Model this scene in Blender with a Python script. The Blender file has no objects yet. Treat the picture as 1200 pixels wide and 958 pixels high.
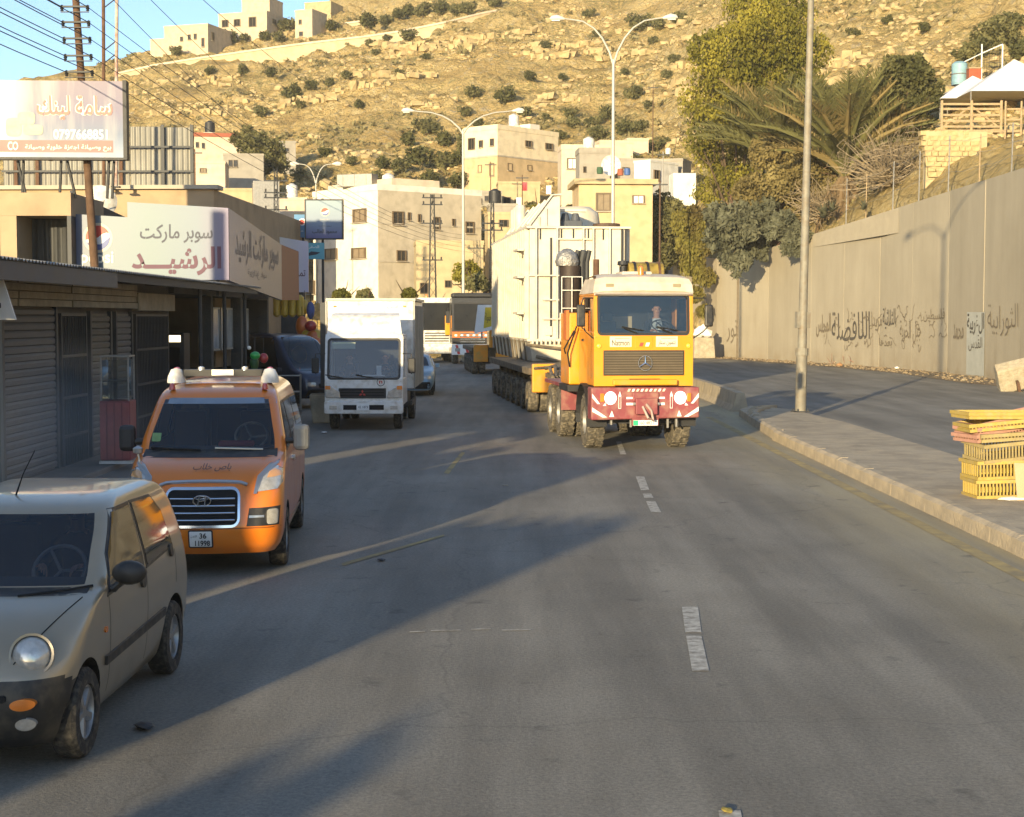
import bpy, bmesh, math, random
import numpy as np
from mathutils import Vector, Matrix
random.seed(7); rng = np.random.default_rng(7)
R = math.radians
SC = bpy.context.scene
COL = SC.collection
# ------------------------------------------------------------------ camera
F = 1800.0; CAMZ = 2.8; PITCH = math.atan(107 / F)
cam = bpy.data.cameras.new('camera'); camo = bpy.data.objects.new('camera', cam); COL.objects.link(camo)
cam.sensor_width = 36; cam.lens = 36 * F / 1200; cam.clip_start = .1; cam.clip_end = 3000
camo.location = (0, 0, CAMZ); camo.rotation_euler = (math.pi / 2 - PITCH, 0, 0)
SC.camera = camo
# ------------------------------------------------------------------ sky, sun, exposure
SUN_AZ, SUN_EL = 21.0, 9.6        # light travels towards (sin az, cos az): the sun is behind the camera on the left
w = bpy.data.worlds.new('World'); SC.world = w; w.use_nodes = True
nt = w.node_tree; bg = nt.nodes['Background']; sky = nt.nodes.new('ShaderNodeTexSky')
sky.sky_type = 'NISHITA'; sky.sun_disc = False; sky.sun_elevation = R(SUN_EL + 2); sky.sun_rotation = R(180 + SUN_AZ)
sky.air_density = 1.0; sky.dust_density = .5; sky.ozone_density = 3.0; sky.altitude = 400
nt.links.new(sky.outputs[0], bg.inputs[0]); bg.inputs[1].default_value = .135
sl = bpy.data.lights.new('sun', 'SUN'); sl.energy = 4.6; sl.angle = R(.6); sl.color = (1, .80, .47)
so = bpy.data.objects.new('sun', sl); COL.objects.link(so)
sdir = Vector((math.sin(R(SUN_AZ)) * math.cos(R(SUN_EL)), math.cos(R(SUN_AZ)) * math.cos(R(SUN_EL)), -math.sin(R(SUN_EL))))
so.rotation_euler = sdir.to_track_quat('-Z', 'Y').to_euler(); so.location = (0, 0, 60)
SC.view_settings.view_transform = 'Standard'; SC.view_settings.look = 'None'
SC.view_settings.exposure = 1.05; SC.view_settings.gamma = 1
SC.render.engine = 'CYCLES'; SC.cycles.max_bounces = 6; SC.cycles.transparent_max_bounces = 12
# ------------------------------------------------------------------ helpers
def ray(px, py):
    u = (px - 600) / F; v = (479 - py) / F
    y = math.cos(PITCH) + v * math.sin(PITCH); z = -math.sin(PITCH) + v * math.cos(PITCH)
    return u / y, z / y
def P(px, py, d):
    a, b = ray(px, py); return Vector((a * d, d, CAMZ + b * d))
def G(px, py, z=0):
    a, b = ray(px, py); d = (z - CAMZ) / b; return Vector((a * d, d, z))

def tag(o, label=None, cat=None, group=None, kind=None):
    if label: o['label'] = label
    if cat: o['category'] = cat
    if group: o['group'] = group
    if kind: o['kind'] = kind
    return o
def thing(name, label, cat, loc=(0, 0, 0), rz=0, group=None):
    o = bpy.data.objects.new(name, None); COL.objects.link(o); o.empty_display_size = .2
    o.location = loc; o.rotation_euler = (0, 0, rz)
    return tag(o, label, cat, group)
def link(name, me, mat=None, parent=None):
    o = bpy.data.objects.new(name, me); COL.objects.link(o)
    if mat is not None and not me.materials: me.materials.append(mat)
    if parent is not None: o.parent = parent
    return o
def copy_tree(o, parent=None):
    c = o.copy(); COL.objects.link(c); c.parent = parent
    for ch in list(o.children): copy_tree(ch, c)
    return c

class MB:
    def __init__(s): s.v = []; s.f = []
    def add(s, vs, fs, M=None):
        b = len(s.v)
        if M is not None: vs = [M @ Vector(v) for v in vs]
        s.v += [tuple(v) for v in vs]; s.f += [tuple(i + b for i in f) for f in fs]; return s
    def box(s, x0, x1, y0, y1, z0, z1, M=None):
        vs = [(x, y, z) for z in (z0, z1) for y in (y0, y1) for x in (x0, x1)]
        return s.add(vs, [(0, 2, 3, 1), (4, 5, 7, 6), (0, 1, 5, 4), (1, 3, 7, 5), (3, 2, 6, 7), (2, 0, 4, 6)], M)
    def hexa(s, b, t):          # two matching quads
        return s.add(list(b) + list(t), [(3, 2, 1, 0), (4, 5, 6, 7), (0, 1, 5, 4), (1, 2, 6, 5), (2, 3, 7, 6), (3, 0, 4, 7)])
    def cyl(s, p0, p1, r0, r1=None, n=12, cap=True):
        return s.tube([p0, p1], [r0, r0 if r1 is None else r1], n, cap)
    def tube(s, pts, r, n=8, cap=True):
        pts = [Vector(p) for p in pts]; rs = r if isinstance(r, (list, tuple)) else [r] * len(pts)
        b = len(s.v); N = len(pts); ref = None
        for i, p in enumerate(pts):
            t = (pts[min(i + 1, N - 1)] - pts[max(i - 1, 0)])
            if t.length < 1e-9: t = Vector((0, 0, 1))
            t.normalize()
            if ref is None: ref = Vector((1, 0, 0)) if abs(t.x) < .8 else Vector((0, 1, 0))
            a = (ref - t * ref.dot(t)).normalized(); ref = a; c = t.cross(a)
            for k in range(n):
                q = 2 * math.pi * k / n; s.v.append(tuple(p + (a * math.cos(q) + c * math.sin(q)) * rs[i]))
        for i in range(N - 1):
            for k in range(n):
                k2 = (k + 1) % n; s.f.append((b + i * n + k, b + i * n + k2, b + (i + 1) * n + k2, b + (i + 1) * n + k))
        if cap:
            s.f.append(tuple(b + k for k in reversed(range(n)))); s.f.append(tuple(b + (N - 1) * n + k for k in range(n)))
        return s
    def lathe(s, prof, n=24, axis='z', c=(0, 0, 0), close=False):
        b = len(s.v); m = len(prof)
        for r_, h in prof:
            for k in range(n):
                q = 2 * math.pi * k / n; x, y = r_ * math.cos(q), r_ * math.sin(q)
                p = (x, y, h) if axis == 'z' else ((h, x, y) if axis == 'x' else (x, h, y))
                s.v.append((p[0] + c[0], p[1] + c[1], p[2] + c[2]))
        for i in range(m if close else m - 1):
            for k in range(n):
                k2 = (k + 1) % n; i2 = (i + 1) % m
                s.f.append((b + i * n + k, b + i * n + k2, b + i2 * n + k2, b + i2 * n + k))
        return s
    def prism(s, poly, plane, a0, a1, M=None):
        n = len(poly)
        def mk(p, a):
            return {'xy': (p[0], p[1], a), 'xz': (p[0], a, p[1]), 'yz': (a, p[0], p[1])}[plane]
        vs = [mk(p, a0) for p in poly] + [mk(p, a1) for p in poly]
        fs = [tuple(reversed(range(n))), tuple(range(n, 2 * n))] + [(i, (i + 1) % n, n + (i + 1) % n, n + i) for i in range(n)]
        return s.add(vs, fs, M)
    def mesh(s, name, smooth=False, recalc=True):
        me = bpy.data.meshes.new(name); me.from_pydata(s.v, [], s.f)
        if recalc and len(s.f) < 60000:
            bm = bmesh.new(); bm.from_mesh(me); bmesh.ops.recalc_face_normals(bm, faces=bm.faces); bm.to_mesh(me); bm.free()
        if smooth:
            me.polygons.foreach_set('use_smooth', [True] * len(me.polygons))
            try: me.set_sharp_from_angle(angle=R(smooth if smooth is not True else 40))
            except Exception: pass
        me.update(); return me
    def build(s, name, mat, parent=None, smooth=False, bevel=0, M=None):
        o = link(name, s.mesh(name, smooth), mat, parent)
        if bevel:
            m = o.modifiers.new('bevel', 'BEVEL'); m.width = bevel; m.segments = 2; m.limit_method = 'ANGLE'
        return o
def boxp(name, mat, parent, x0, x1, y0, y1, z0, z1, bevel=0, M=None):
    return MB().box(x0, x1, y0, y1, z0, z1, M).build(name, mat, parent, bevel=bevel)

# ------------------------------------------------------------------ materials
MATS = {}
def pm(name, col, rough=.7, metal=0, var=.25, scale=3, bump=0, bscale=20, coat=0, col2=None, spec=.5, emit=None, es=0, trans=0, dirt=None, dirt_z=None):
    if name in MATS: return MATS[name]
    m = bpy.data.materials.new(name); m.use_nodes = True; n = m.node_tree; L = n.links; b = n.nodes['Principled BSDF']
    b.inputs['Roughness'].default_value = rough; b.inputs['Metallic'].default_value = metal
    b.inputs['Coat Weight'].default_value = coat; b.inputs['Specular IOR Level'].default_value = spec; b.inputs['Coat Roughness'].default_value = .06
    b.inputs['Base Color'].default_value = (*col, 1)
    tc = n.nodes.new('ShaderNodeTexCoord')
    if var > 0:
        nz = n.nodes.new('ShaderNodeTexNoise'); nz.inputs['Scale'].default_value = scale; nz.inputs['Detail'].default_value = 6; nz.inputs['Roughness'].default_value = .62
        L.new(tc.outputs['Object'], nz.inputs['Vector'])
        cr = n.nodes.new('ShaderNodeValToRGB'); cr.color_ramp.elements[0].position = .32; cr.color_ramp.elements[1].position = .68
        c2 = col2 if col2 else tuple(c * (1 - var) for c in col)
        cr.color_ramp.elements[0].color = (*c2, 1); cr.color_ramp.elements[1].color = (*col, 1)
        L.new(nz.outputs['Fac'], cr.inputs['Fac']); out = cr.outputs[0]
        if dirt:
            n3 = n.nodes.new('ShaderNodeTexNoise'); n3.inputs['Scale'].default_value = scale * 2.3; n3.inputs['Detail'].default_value = 8; L.new(tc.outputs['Object'], n3.inputs['Vector'])
            r3 = n.nodes.new('ShaderNodeValToRGB'); r3.color_ramp.elements[0].position = .45; r3.color_ramp.elements[1].position = .75
            L.new(n3.outputs['Fac'], r3.inputs['Fac']); mx = n.nodes.new('ShaderNodeMixRGB'); mx.inputs[2].default_value = (*dirt, 1)
            fac = r3.outputs[0]
            if dirt_z:
                sp = n.nodes.new('ShaderNodeSeparateXYZ'); L.new(tc.outputs['Object'], sp.inputs[0]); mr = n.nodes.new('ShaderNodeMapRange')
                mr.inputs['From Min'].default_value = dirt_z[0]; mr.inputs['From Max'].default_value = dirt_z[1]; mr.inputs['To Min'].default_value = 1.; mr.inputs['To Max'].default_value = .25
                L.new(sp.outputs[2], mr.inputs['Value']); mm = n.nodes.new('ShaderNodeMath'); mm.operation = 'MULTIPLY'; L.new(r3.outputs[0], mm.inputs[0]); L.new(mr.outputs[0], mm.inputs[1]); fac = mm.outputs[0]
            L.new(fac, mx.inputs[0]); L.new(out, mx.inputs[1]); out = mx.outputs[0]
        L.new(out, b.inputs['Base Color'])
        rr = n.nodes.new('ShaderNodeMapRange'); rr.inputs['To Min'].default_value = max(0, rough - .1); rr.inputs['To Max'].default_value = min(1, rough + .12)
        L.new(nz.outputs['Fac'], rr.inputs['Value']); L.new(rr.outputs[0], b.inputs['Roughness'])
    if bump > 0:
        n2 = n.nodes.new('ShaderNodeTexNoise'); n2.inputs['Scale'].default_value = bscale; n2.inputs['Detail'].default_value = 5
        L.new(tc.outputs['Object'], n2.inputs['Vector']); bp = n.nodes.new('ShaderNodeBump'); bp.inputs['Strength'].default_value = bump; bp.inputs['Distance'].default_value = .05
        L.new(n2.outputs['Fac'], bp.inputs['Height']); L.new(bp.outputs[0], b.inputs['Normal'])
    if emit: b.inputs['Emission Color'].default_value = (*emit, 1); b.inputs['Emission Strength'].default_value = es
    MATS[name] = m; return m
def glass_mat(name, tint, refl=1.0, rough=.02):
    m = bpy.data.materials.new(name); m.use_nodes = True; n = m.node_tree; n.nodes.remove(n.nodes['Principled BSDF'])
    o = n.nodes['Material Output']; t = n.nodes.new('ShaderNodeBsdfTransparent'); t.inputs[0].default_value = (*tint, 1)
    g = n.nodes.new('ShaderNodeBsdfGlossy'); g.inputs['Roughness'].default_value = rough; g.inputs[0].default_value = (refl, refl, refl, 1)
    fr = n.nodes.new('ShaderNodeFresnel'); fr.inputs[0].default_value = 1.75; mx = n.nodes.new('ShaderNodeMixShader')
    n.links.new(fr.outputs[0], mx.inputs[0]); n.links.new(t.outputs[0], mx.inputs[1]); n.links.new(g.outputs[0], mx.inputs[2]); n.links.new(mx.outputs[0], o.inputs[0])
    return m
def leaf_mat(name, c1, c2, scale=.6):
    m = bpy.data.materials.new(name); m.use_nodes = True; n = m.node_tree; L = n.links; b = n.nodes['Principled BSDF']
    tc = n.nodes.new('ShaderNodeTexCoord'); nz = n.nodes.new('ShaderNodeTexNoise'); nz.inputs['Scale'].default_value = scale; nz.inputs['Detail'].default_value = 4
    cr = n.nodes.new('ShaderNodeValToRGB'); cr.color_ramp.elements[0].position = .35; cr.color_ramp.elements[1].position = .65
    cr.color_ramp.elements[0].color = (*c1, 1); cr.color_ramp.elements[1].color = (*c2, 1)
    L.new(tc.outputs['Object'], nz.inputs['Vector']); L.new(nz.outputs['Fac'], cr.inputs['Fac']); L.new(cr.outputs[0], b.inputs['Base Color'])
    b.inputs['Roughness'].default_value = .75; b.inputs['Specular IOR Level'].default_value = .135
    tr = n.nodes.new('ShaderNodeBsdfTranslucent'); L.new(cr.outputs[0], tr.inputs[0]); mx = n.nodes.new('ShaderNodeMixShader'); mx.inputs[0].default_value = .2
    L.new(b.outputs[0], mx.inputs[1]); L.new(tr.outputs[0], mx.inputs[2]); L.new(mx.outputs[0], n.nodes['Material Output'].inputs[0]); return m

LAMPP = pm('dull_grey_lamp_paint', (.27, .25, .20), .65, .1, var=.35, scale=3, dirt=(.2, .16, .11))
DARK = pm('dark_plastic', (.02, .02, .022), .55, var=.3)
BLACK = pm('black_void', (.008, .008, .009), .9, var=0)
RUB = pm('tyre_rubber', (.028, .026, .024), .85, var=.4, scale=9, bump=.3, bscale=60, dirt=(.11, .095, .07))
RUBD = pm('dusty_tyre_rubber', (.09, .078, .06), .9, var=.4, scale=5, bump=.3, bscale=60, dirt=(.26, .22, .155))
CHROME = pm('chrome', (.75, .75, .76), .18, 1, var=.1)
ALLOY = pm('alloy_wheel', (.42, .41, .4), .38, .7, var=.3, scale=8)
STEEL = pm('galvanised_steel', (.34, .33, .31), .5, .5, var=.3, scale=6)
RUST = pm('rusty_iron', (.16, .085, .05), .85, .1, var=.5, scale=5)
DGREY = pm('dark_grey_metal', (.06, .062, .065), .6, .2, var=.4, scale=4)
GLASS = glass_mat('windscreen_glass', (.6, .64, .68))
GLASSD = pm('dark_window_glass', (.012, .014, .016), .04, 0, var=0, spec=.8)
PANE = pm('window_pane', (.035, .036, .038), .12, 0, var=.3, scale=1.3)
HLIGHT = pm('headlamp_glass', (.62, .6, .55), .12, .35, var=.35, scale=14, coat=1)
AMBER = pm('amber_lens', (.8, .22, .02), .25, 0, var=.2, coat=1)
REDL = pm('red_lens', (.5, .02, .02), .3, 0, var=.2, coat=1)
WHITEP = pm('white_paint', (.74, .73, .69), .4, 0, var=.1, scale=2, coat=.4, dirt=(.42, .37, .29))
WHITEM = pm('white_sheet', (.78, .77, .74), .6, var=.06)
PLATE = pm('white_plate', (.78, .78, .76), .5, var=.05)
INK = pm('black_ink', (.015, .015, .018), .6, var=0)
SKIN = pm('skin', (.42, .22, .14), .6, var=.1); HAIR = pm('dark_hair', (.02, .015, .012), .8, var=.1)
CLOTHD = pm('dark_navy_cloth', (.02, .022, .035), .9, var=.3, scale=8)
STRIPE = pm('blue_white_striped_cloth', (.45, .5, .55), .9, var=.4, scale=6)
BRIGHT_HIVIS = STRIPE

# ------------------------------------------------------------------ lettering
AR = {'ا': (0xFE8D, 2), 'ب': (0xFE8F, 4), 'ة': (0xFE93, 2), 'ت': (0xFE95, 4), 'ث': (0xFE99, 4), 'ج': (0xFE9D, 4), 'ح': (0xFEA1, 4), 'خ': (0xFEA5, 4), 'د': (0xFEA9, 2), 'ر': (0xFEAD, 2), 'س': (0xFEB1, 4), 'ش': (0xFEB5, 4), 'ص': (0xFEB9, 4), 'ض': (0xFEBD, 4), 'ط': (0xFEC1, 4), 'ع': (0xFEC9, 4), 'ف': (0xFED1, 4), 'ق': (0xFED5, 4), 'ك': (0xFED9, 4), 'ل': (0xFEDD, 4), 'م': (0xFEE1, 4), 'ن': (0xFEE5, 4), 'ه': (0xFEE9, 4), 'و': (0xFEED, 2), 'ي': (0xFEF1, 4)}
def ar(s):
    out = []
    for i, c in enumerate(s):
        if c not in AR: out.append(c); continue
        b, n = AR[c]
        p = i > 0 and (s[i - 1] == 'ـ' or (s[i - 1] in AR and AR[s[i - 1]][1] == 4))
        q = i + 1 < len(s) and (s[i + 1] == 'ـ' or s[i + 1] in AR) and n == 4
        out.append(chr(b + (3 if p and q else 1 if p else 2 if q else 0)))
    return ''.join(reversed(out))
def text(body, wd, ht, origin, ex, ez, mat, parent=None, name='lettering', arabic=False, off=.004, bold=0.0, shear=0, wob=0, label=None):
    """flat lettering whose box (wd x ht) starts at origin, x along ex, up along ez; outward = ex x ez"""
    c = bpy.data.curves.new('t', 'FONT'); c.body = ar(body) if arabic else body; c.offset = bold; c.shear = shear; c.resolution_u = 3
    t = bpy.data.objects.new('t', c); COL.objects.link(t); bpy.context.view_layer.update()
    me = bpy.data.meshes.new_from_object(t.evaluated_get(bpy.context.evaluated_depsgraph_get())); bpy.data.objects.remove(t)
    n = len(me.vertices)
    if n == 0: return None
    co = np.empty(n * 3); me.vertices.foreach_get('co', co); co = co.reshape(-1, 3)
    par = list(range(n))
    def fd(a):
        while par[a] != a: par[a] = par[par[a]]; a = par[a]
        return a
    for e in me.edges:
        a, b = fd(e.vertices[0]), fd(e.vertices[1])
        if a != b: par[a] = b
    ids = {}; k = np.array([ids.setdefault(fd(i), len(ids)) for i in range(n)])
    mn = co.min(0); mx = co.max(0); sz = np.maximum(mx - mn, 1e-6)
    x = (co[:, 0] - mn[0]) / sz[0] * wd; y = (co[:, 1] - mn[1]) / sz[1] * ht
    if wob: y = y + wob * ht * np.sin(x / wd * 7 + ht); x = x + wob * ht * .6 * np.sin(y / ht * 5)
    ex = Vector(ex).normalized(); ez = Vector(ez).normalized(); nn = ex.cross(ez); o = Vector(origin)
    q = np.array(o)[None] + x[:, None] * np.array(ex)[None] + y[:, None] * np.array(ez)[None] + (off + (k % 4) * .0006)[:, None] * np.array(nn)[None]
    me.vertices.foreach_set('co', q.reshape(-1)); me.materials.clear(); me.update()
    o = link(name, me, mat, parent)
    if label: o['label'] = label
    return o

# ------------------------------------------------------------------ numpy noise
def vnoise(x, y, seed=0):
    xi = np.floor(x).astype(np.int64); yi = np.floor(y).astype(np.int64); fx = x - xi; fy = y - yi
    fx = fx * fx * (3 - 2 * fx); fy = fy * fy * (3 - 2 * fy)
    def h(a, b):
        k = (a * 374761393 + b * 668265263 + seed * 1274126177) & 0xFFFFFFFF; k = ((k ^ (k >> 13)) * 1274126177) & 0xFFFFFFFF
        return ((k ^ (k >> 16)) & 0xFFFF) / 65535.
    a = h(xi, yi); b = h(xi + 1, yi); c = h(xi, yi + 1); d = h(xi + 1, yi + 1)
    return (a + (b - a) * fx) * (1 - fy) + (c + (d - c) * fx) * fy
def fbm(x, y, o=4, seed=0):
    s = 0; a = .5; t = 0
    for i in range(o): s = s + a * vnoise(x, y, seed + i * 17); t += a; a *= .5; x = x * 2.03 + 5.1; y = y * 2.03 + 1.7
    return s / t
# ================================================================== TERRAIN
def zc(py, d): return CAMZ + ray(600, py)[1] * d
# azimuth (pixel column) -> [(distance, height)]
PROF = {
 -700: [(100, 0), (150, 8), (250, 46), (300, 50), (480, 40)],
 0: [(104, 0), (140, zc(245, 140)), (200, zc(165, 200)), (258, zc(100, 258)), (300, zc(108, 300)), (480, 30)],
 150: [(104, 0), (140, zc(245, 140)), (200, zc(150, 200)), (250, zc(84, 250)), (256, zc(72, 256)), (300, zc(78, 300)), (480, 40)],
 190: [(104, 0), (140, zc(245, 140)), (200, zc(148, 200)), (250, zc(74, 250)), (258, zc(60, 258)), (300, zc(62, 300)), (480, 50)],
 260: [(104, 0), (122, 2), (140, zc(240, 140)), (200, zc(146, 200)), (250, zc(66, 250)), (260, zc(48, 260)), (300, zc(52, 300)), (480, 60)],
 345: [(104, 0), (122, 2), (140, zc(240, 140)), (200, zc(140, 200)), (250, zc(60, 250)), (262, zc(38, 262)), (300, zc(30, 300)), (480, 70)],
 450: [(104, 0), (121, 1.8), (135, zc(240, 135)), (180, zc(155, 180)), (245, zc(48, 245)), (275, zc(5, 275)), (330, zc(-70, 330)), (480, 105)],
 600: [(104, 0), (113, 1), (126, zc(285, 126)), (150, zc(225, 150)), (180, zc(150, 180)), (235, zc(30, 235)), (275, zc(-40, 275)), (330, zc(-100, 330)), (480, 130)],
 720: [(104, 0), (122, zc(280, 122)), (145, zc(210, 145)), (175, zc(150, 175)), (220, zc(60, 220)), (260, zc(-20, 260)), (330, zc(-130, 330)), (480, 140)],
 800: [(112, 0), (134, zc(260, 134)), (150, zc(200, 150)), (170, zc(140, 170)), (210, zc(40, 210)), (245, zc(-40, 245)), (330, zc(-170, 330)), (480, 150)],
 840: [(109.9, 0), (110.6, 6), (122, zc(240, 122)), (150, zc(170, 150)), (170, zc(115, 170)), (205, zc(20, 205)), (245, zc(-60, 245)), (330, zc(-180, 330)), (480, 150)],
 900: [(101.6, 0), (102.4, 6.6), (112, zc(235, 112)), (130, zc(175, 130)), (155, zc(90, 155)), (190, zc(0, 190)), (230, zc(-110, 230)), (330, zc(-220, 330)), (480, 150)],
 950: [(95.6, 0), (96.4, 7.4), (101, zc(255, 101)), (112, zc(190, 112)), (130, zc(120, 130)), (165, zc(20, 165)), (230, zc(-130, 230)), (330, zc(-250, 330)), (480, 150)],
 1050: [(84.6, 0), (85.4, 8.3), (89, zc(222, 89)), (96, zc(180, 96)), (112, zc(120, 112)), (135, zc(55, 135)), (155, zc(0, 155)), (230, zc(-160, 230)), (330, zc(-280, 330)), (480, 150)],
 1110: [(77.9, 0), (78.7, 9), (81, zc(215, 81)), (88, zc(163, 88)), (100, zc(140, 100)), (112, zc(100, 112)), (130, zc(40, 130)), (145, zc(0, 145)), (230, zc(-220, 230)), (480, 150)],
 1200: [(66.4, 0), (67.2, 8.9), (70, zc(187, 70)), (80, zc(160, 80)), (92, zc(145, 92)), (102, zc(100, 102)), (115, zc(70, 115)), (130, zc(20, 130)), (200, zc(-230, 200)), (480, 150)],
 1500: [(45.8, 0), (46.6, 9), (54, 12.5), (66, 17), (90, 24), (130, 40), (200, 75), (480, 150)],
 2600: [(24.6, 0), (25.4, 9), (34, 13), (50, 18), (90, 30), (200, 80), (480, 150)],
}
PK = sorted(PROF)
def base_z(px, d):
    i = 0
    while i < len(PK) - 2 and px > PK[i + 1]: i += 1
    a, b = PK[i], PK[i + 1]; t = min(1, max(0, (px - a) / (b - a)))
    A, B = PROF[a], PROF[b]
    def ev(T):
        return float(np.interp(d, [q[0] for q in T], [q[1] for q in T]))
    # match the foot of the slope between columns so the retaining edge stays sharp
    fa, fb = A[0][0], B[0][0]; f = fa + (fb - fa) * t
    def ev2(T):
        f0 = T[0][0]; dd = (d - f) * (1 if d - f < 30 else 1) + f0
        k = min(1, max(0, (d - f) / 60)); dd = dd * (1 - k) + d * k
        return float(np.interp(dd, [q[0] for q in T], [q[1] for q in T]))
    return ev2(A) * (1 - t) + ev2(B) * t
def rough(X, Y, Z, steep):
    w = np.clip(steep, 0, 1)
    rock = np.clip((fbm(X / 22, Y / 22, 3, 3) - .36) * 5, 0, 1)
    zz = Z + 2.4 * (fbm(X / 13, Y / 13, 3, 11) - .5)
    step = 3.0; h = zz / step; f = h - np.floor(h); s = np.clip((f - .55) / .3, 0, 1); s = s * s * (3 - 2 * s)
    ter = (np.floor(h) + .25 * f + .75 * s) * step + (Z - zz)
    step2 = 1.1; h2 = (zz + .5 * fbm(X / 3, Y / 3, 2, 77)) / step2; f2 = h2 - np.floor(h2); s2 = np.clip((f2 - .5) / .3, 0, 1)
    ter2 = (np.floor(h2) + .3 * f2 + .7 * s2) * step2 + (Z - zz)
    ter = ter + .9 * (fbm(X / 1.6, Y / 7, 2, 41) - .5) * s * (1 - s) * 4
    o = Z * (1 - .92 * rock * w) + .62 * rock * w * ter + .3 * rock * w * ter2
    n1 = (fbm(X / 5, Y / 5, 4, 5) - .5) * 3.4; n2 = (fbm(X / 1.1, Y / 1.1, 3, 9) - .5) * 1.2
    return o + w * (n1 + n2 * (.4 + rock))
NPX, ND = 620, 560
pxs = np.concatenate([np.linspace(-700, 100, 50), np.linspace(104, 1210, 640), np.linspace(1225, 2600, 60)])
ts = np.linspace(0, 1, ND)
Xg = np.zeros((len(pxs), ND)); Yg = Xg.copy(); Zg = Xg.copy(); Wg = Xg.copy()
def foot(px):
    return float(np.interp(px, PK, [PROF[k][0][0] for k in PK]))
for i, px in enumerate(pxs):
    f0 = foot(px); a = (px - 600) / F
    near = f0 - 1.5
    ds = np.concatenate([[near, f0, f0 + .75], (f0 + .76) + (300 - f0) * ts[3:ND - 20] ** 1.25 / ts[ND - 21] ** 1.25, np.linspace(303, 480, 20)]); ds = ds + (1.7 if px > 835 else 0) * np.clip((60 - (ds - f0)) / 60, 0, 1)
    zz = np.array([base_z(px, d) for d in ds]); zz[0] = -1.5; zz[1] = min(zz[1], -.5)
    Xg[i] = a * ds; Yg[i] = ds; Zg[i] = zz
    sl = np.gradient(zz, ds); edge = np.clip((ds - f0 - 3) / (16 if px > 830 else 30), 0, 1)
    Wg[i] = edge * np.clip(sl * 3.2, .15, 1)
# the built terrace on the right and the road on the ridge stay smoother
ZR = rough(Xg, Yg, Zg, Wg)
verts = np.stack([Xg, Yg, ZR], -1).reshape(-1, 3)
n0 = len(pxs); idx = np.arange(n0 * ND).reshape(n0, ND)
faces = np.stack([idx[:-1, :-1], idx[1:, :-1], idx[1:, 1:], idx[:-1, 1:]], -1).reshape(-1, 4)
me = bpy.data.meshes.new('hillside'); me.from_pydata(verts.tolist(), [], faces.tolist())
me.polygons.foreach_set('use_smooth', [True] * len(me.polygons)); me.update()
hm = bpy.data.materials.new('hillside_ground'); hm.use_nodes = True; n = hm.node_tree; L = n.links; b = n.nodes['Principled BSDF']
tc = n.nodes.new('ShaderNodeTexCoord')
def NZ(scale, det=5, ro=.6, vec=None):
    q = n.nodes.new('ShaderNodeTexNoise'); q.inputs['Scale'].default_value = scale; q.inputs['Detail'].default_value = det; q.inputs['Roughness'].default_value = ro
    L.new(vec or tc.outputs['Object'], q.inputs['Vector']); return q.outputs['Fac']
def RAMP(f, stops):
    q = n.nodes.new('ShaderNodeValToRGB'); e = q.color_ramp.elements
    e[0].position, e[0].color = stops[0][0], (*stops[0][1], 1); e[1].position, e[1].color = stops[-1][0], (*stops[-1][1], 1)
    for p_, c_ in stops[1:-1]: el = e.new(p_); el.color = (*c_, 1)
    L.new(f, q.inputs['Fac']); return q.outputs[0]
def MIX(f, a, c, t='MIX'):
    q = n.nodes.new('ShaderNodeMixRGB'); q.blend_type = t
    if isinstance(f, float): q.inputs[0].default_value = f
    else: L.new(f, q.inputs[0])
    for s_, k in ((a, 1), (c, 2)):
        if isinstance(s_, tuple): q.inputs[k].default_value = (*s_, 1)
        else: L.new(s_, q.inputs[k])
    return q.outputs[0]
soil = RAMP(NZ(.12), [(.3, (.50, .34, .13)), (.5, (.66, .475, .19)), (.7, (.76, .575, .26))])
rockc = RAMP(NZ(1.4, 8, .7), [(.3, (.42, .30, .12)), (.5, (.62, .48, .23)), (.68, (.74, .62, .36))])
geo = n.nodes.new('ShaderNodeNewGeometry'); sx = n.nodes.new('ShaderNodeSeparateXYZ'); L.new(geo.outputs['Normal'], sx.inputs[0])
stp = RAMP(sx.outputs[2], [(.55, (1, 1, 1)), (.86, (0, 0, 0))])
c = MIX(stp, soil, rockc)
szp = n.nodes.new('ShaderNodeSeparateXYZ'); L.new(tc.outputs['Object'], szp.inputs[0]); wz_ = n.nodes.new('ShaderNodeMath'); wz_.operation = 'MULTIPLY_ADD'; wz_.inputs[1].default_value = 5.0; L.new(NZ(.13, 5, .6), wz_.inputs[0]); L.new(szp.outputs[2], wz_.inputs[2])
cbv = n.nodes.new('ShaderNodeCombineXYZ'); L.new(wz_.outputs[0], cbv.inputs[2]); msk = RAMP(NZ(.05, 4, .6), [(.42, (0, 0, 0)), (.55, (1, 1, 1))])
bnd = RAMP(NZ(.75, 3, .6, cbv.outputs[0]), [(.36, (.5, .5, .48)), (.47, (1.0, 1.0, 1.0)), (.62, (1.18, 1.17, 1.12))]); c = MIX(msk, c, MIX(1., c, bnd, 'MULTIPLY'))  # strata colour bands, their contrast also standing in for relief shading
pal = RAMP(NZ(.9, 6, .75), [(.56, (0, 0, 0)), (.62, (1, 1, 1))]); c = MIX(pal, c, (.52, .43, .28))
grn = RAMP(NZ(.07, 4), [(.46, (0, 0, 0)), (.6, (1, 1, 1))]); gr2 = RAMP(NZ(1.9, 6, .7), [(.45, (0, 0, 0)), (.58, (.85, .85, .85))])
gm = MIX(1., grn, gr2, 'MULTIPLY'); c = MIX(gm, c, (.25, .225, .09))
sc2 = RAMP(NZ(3.5, 6, .7), [(.58, (0, 0, 0)), (.66, (.8, .8, .8))]); c = MIX(sc2, c, (.30, .225, .10))
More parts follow.
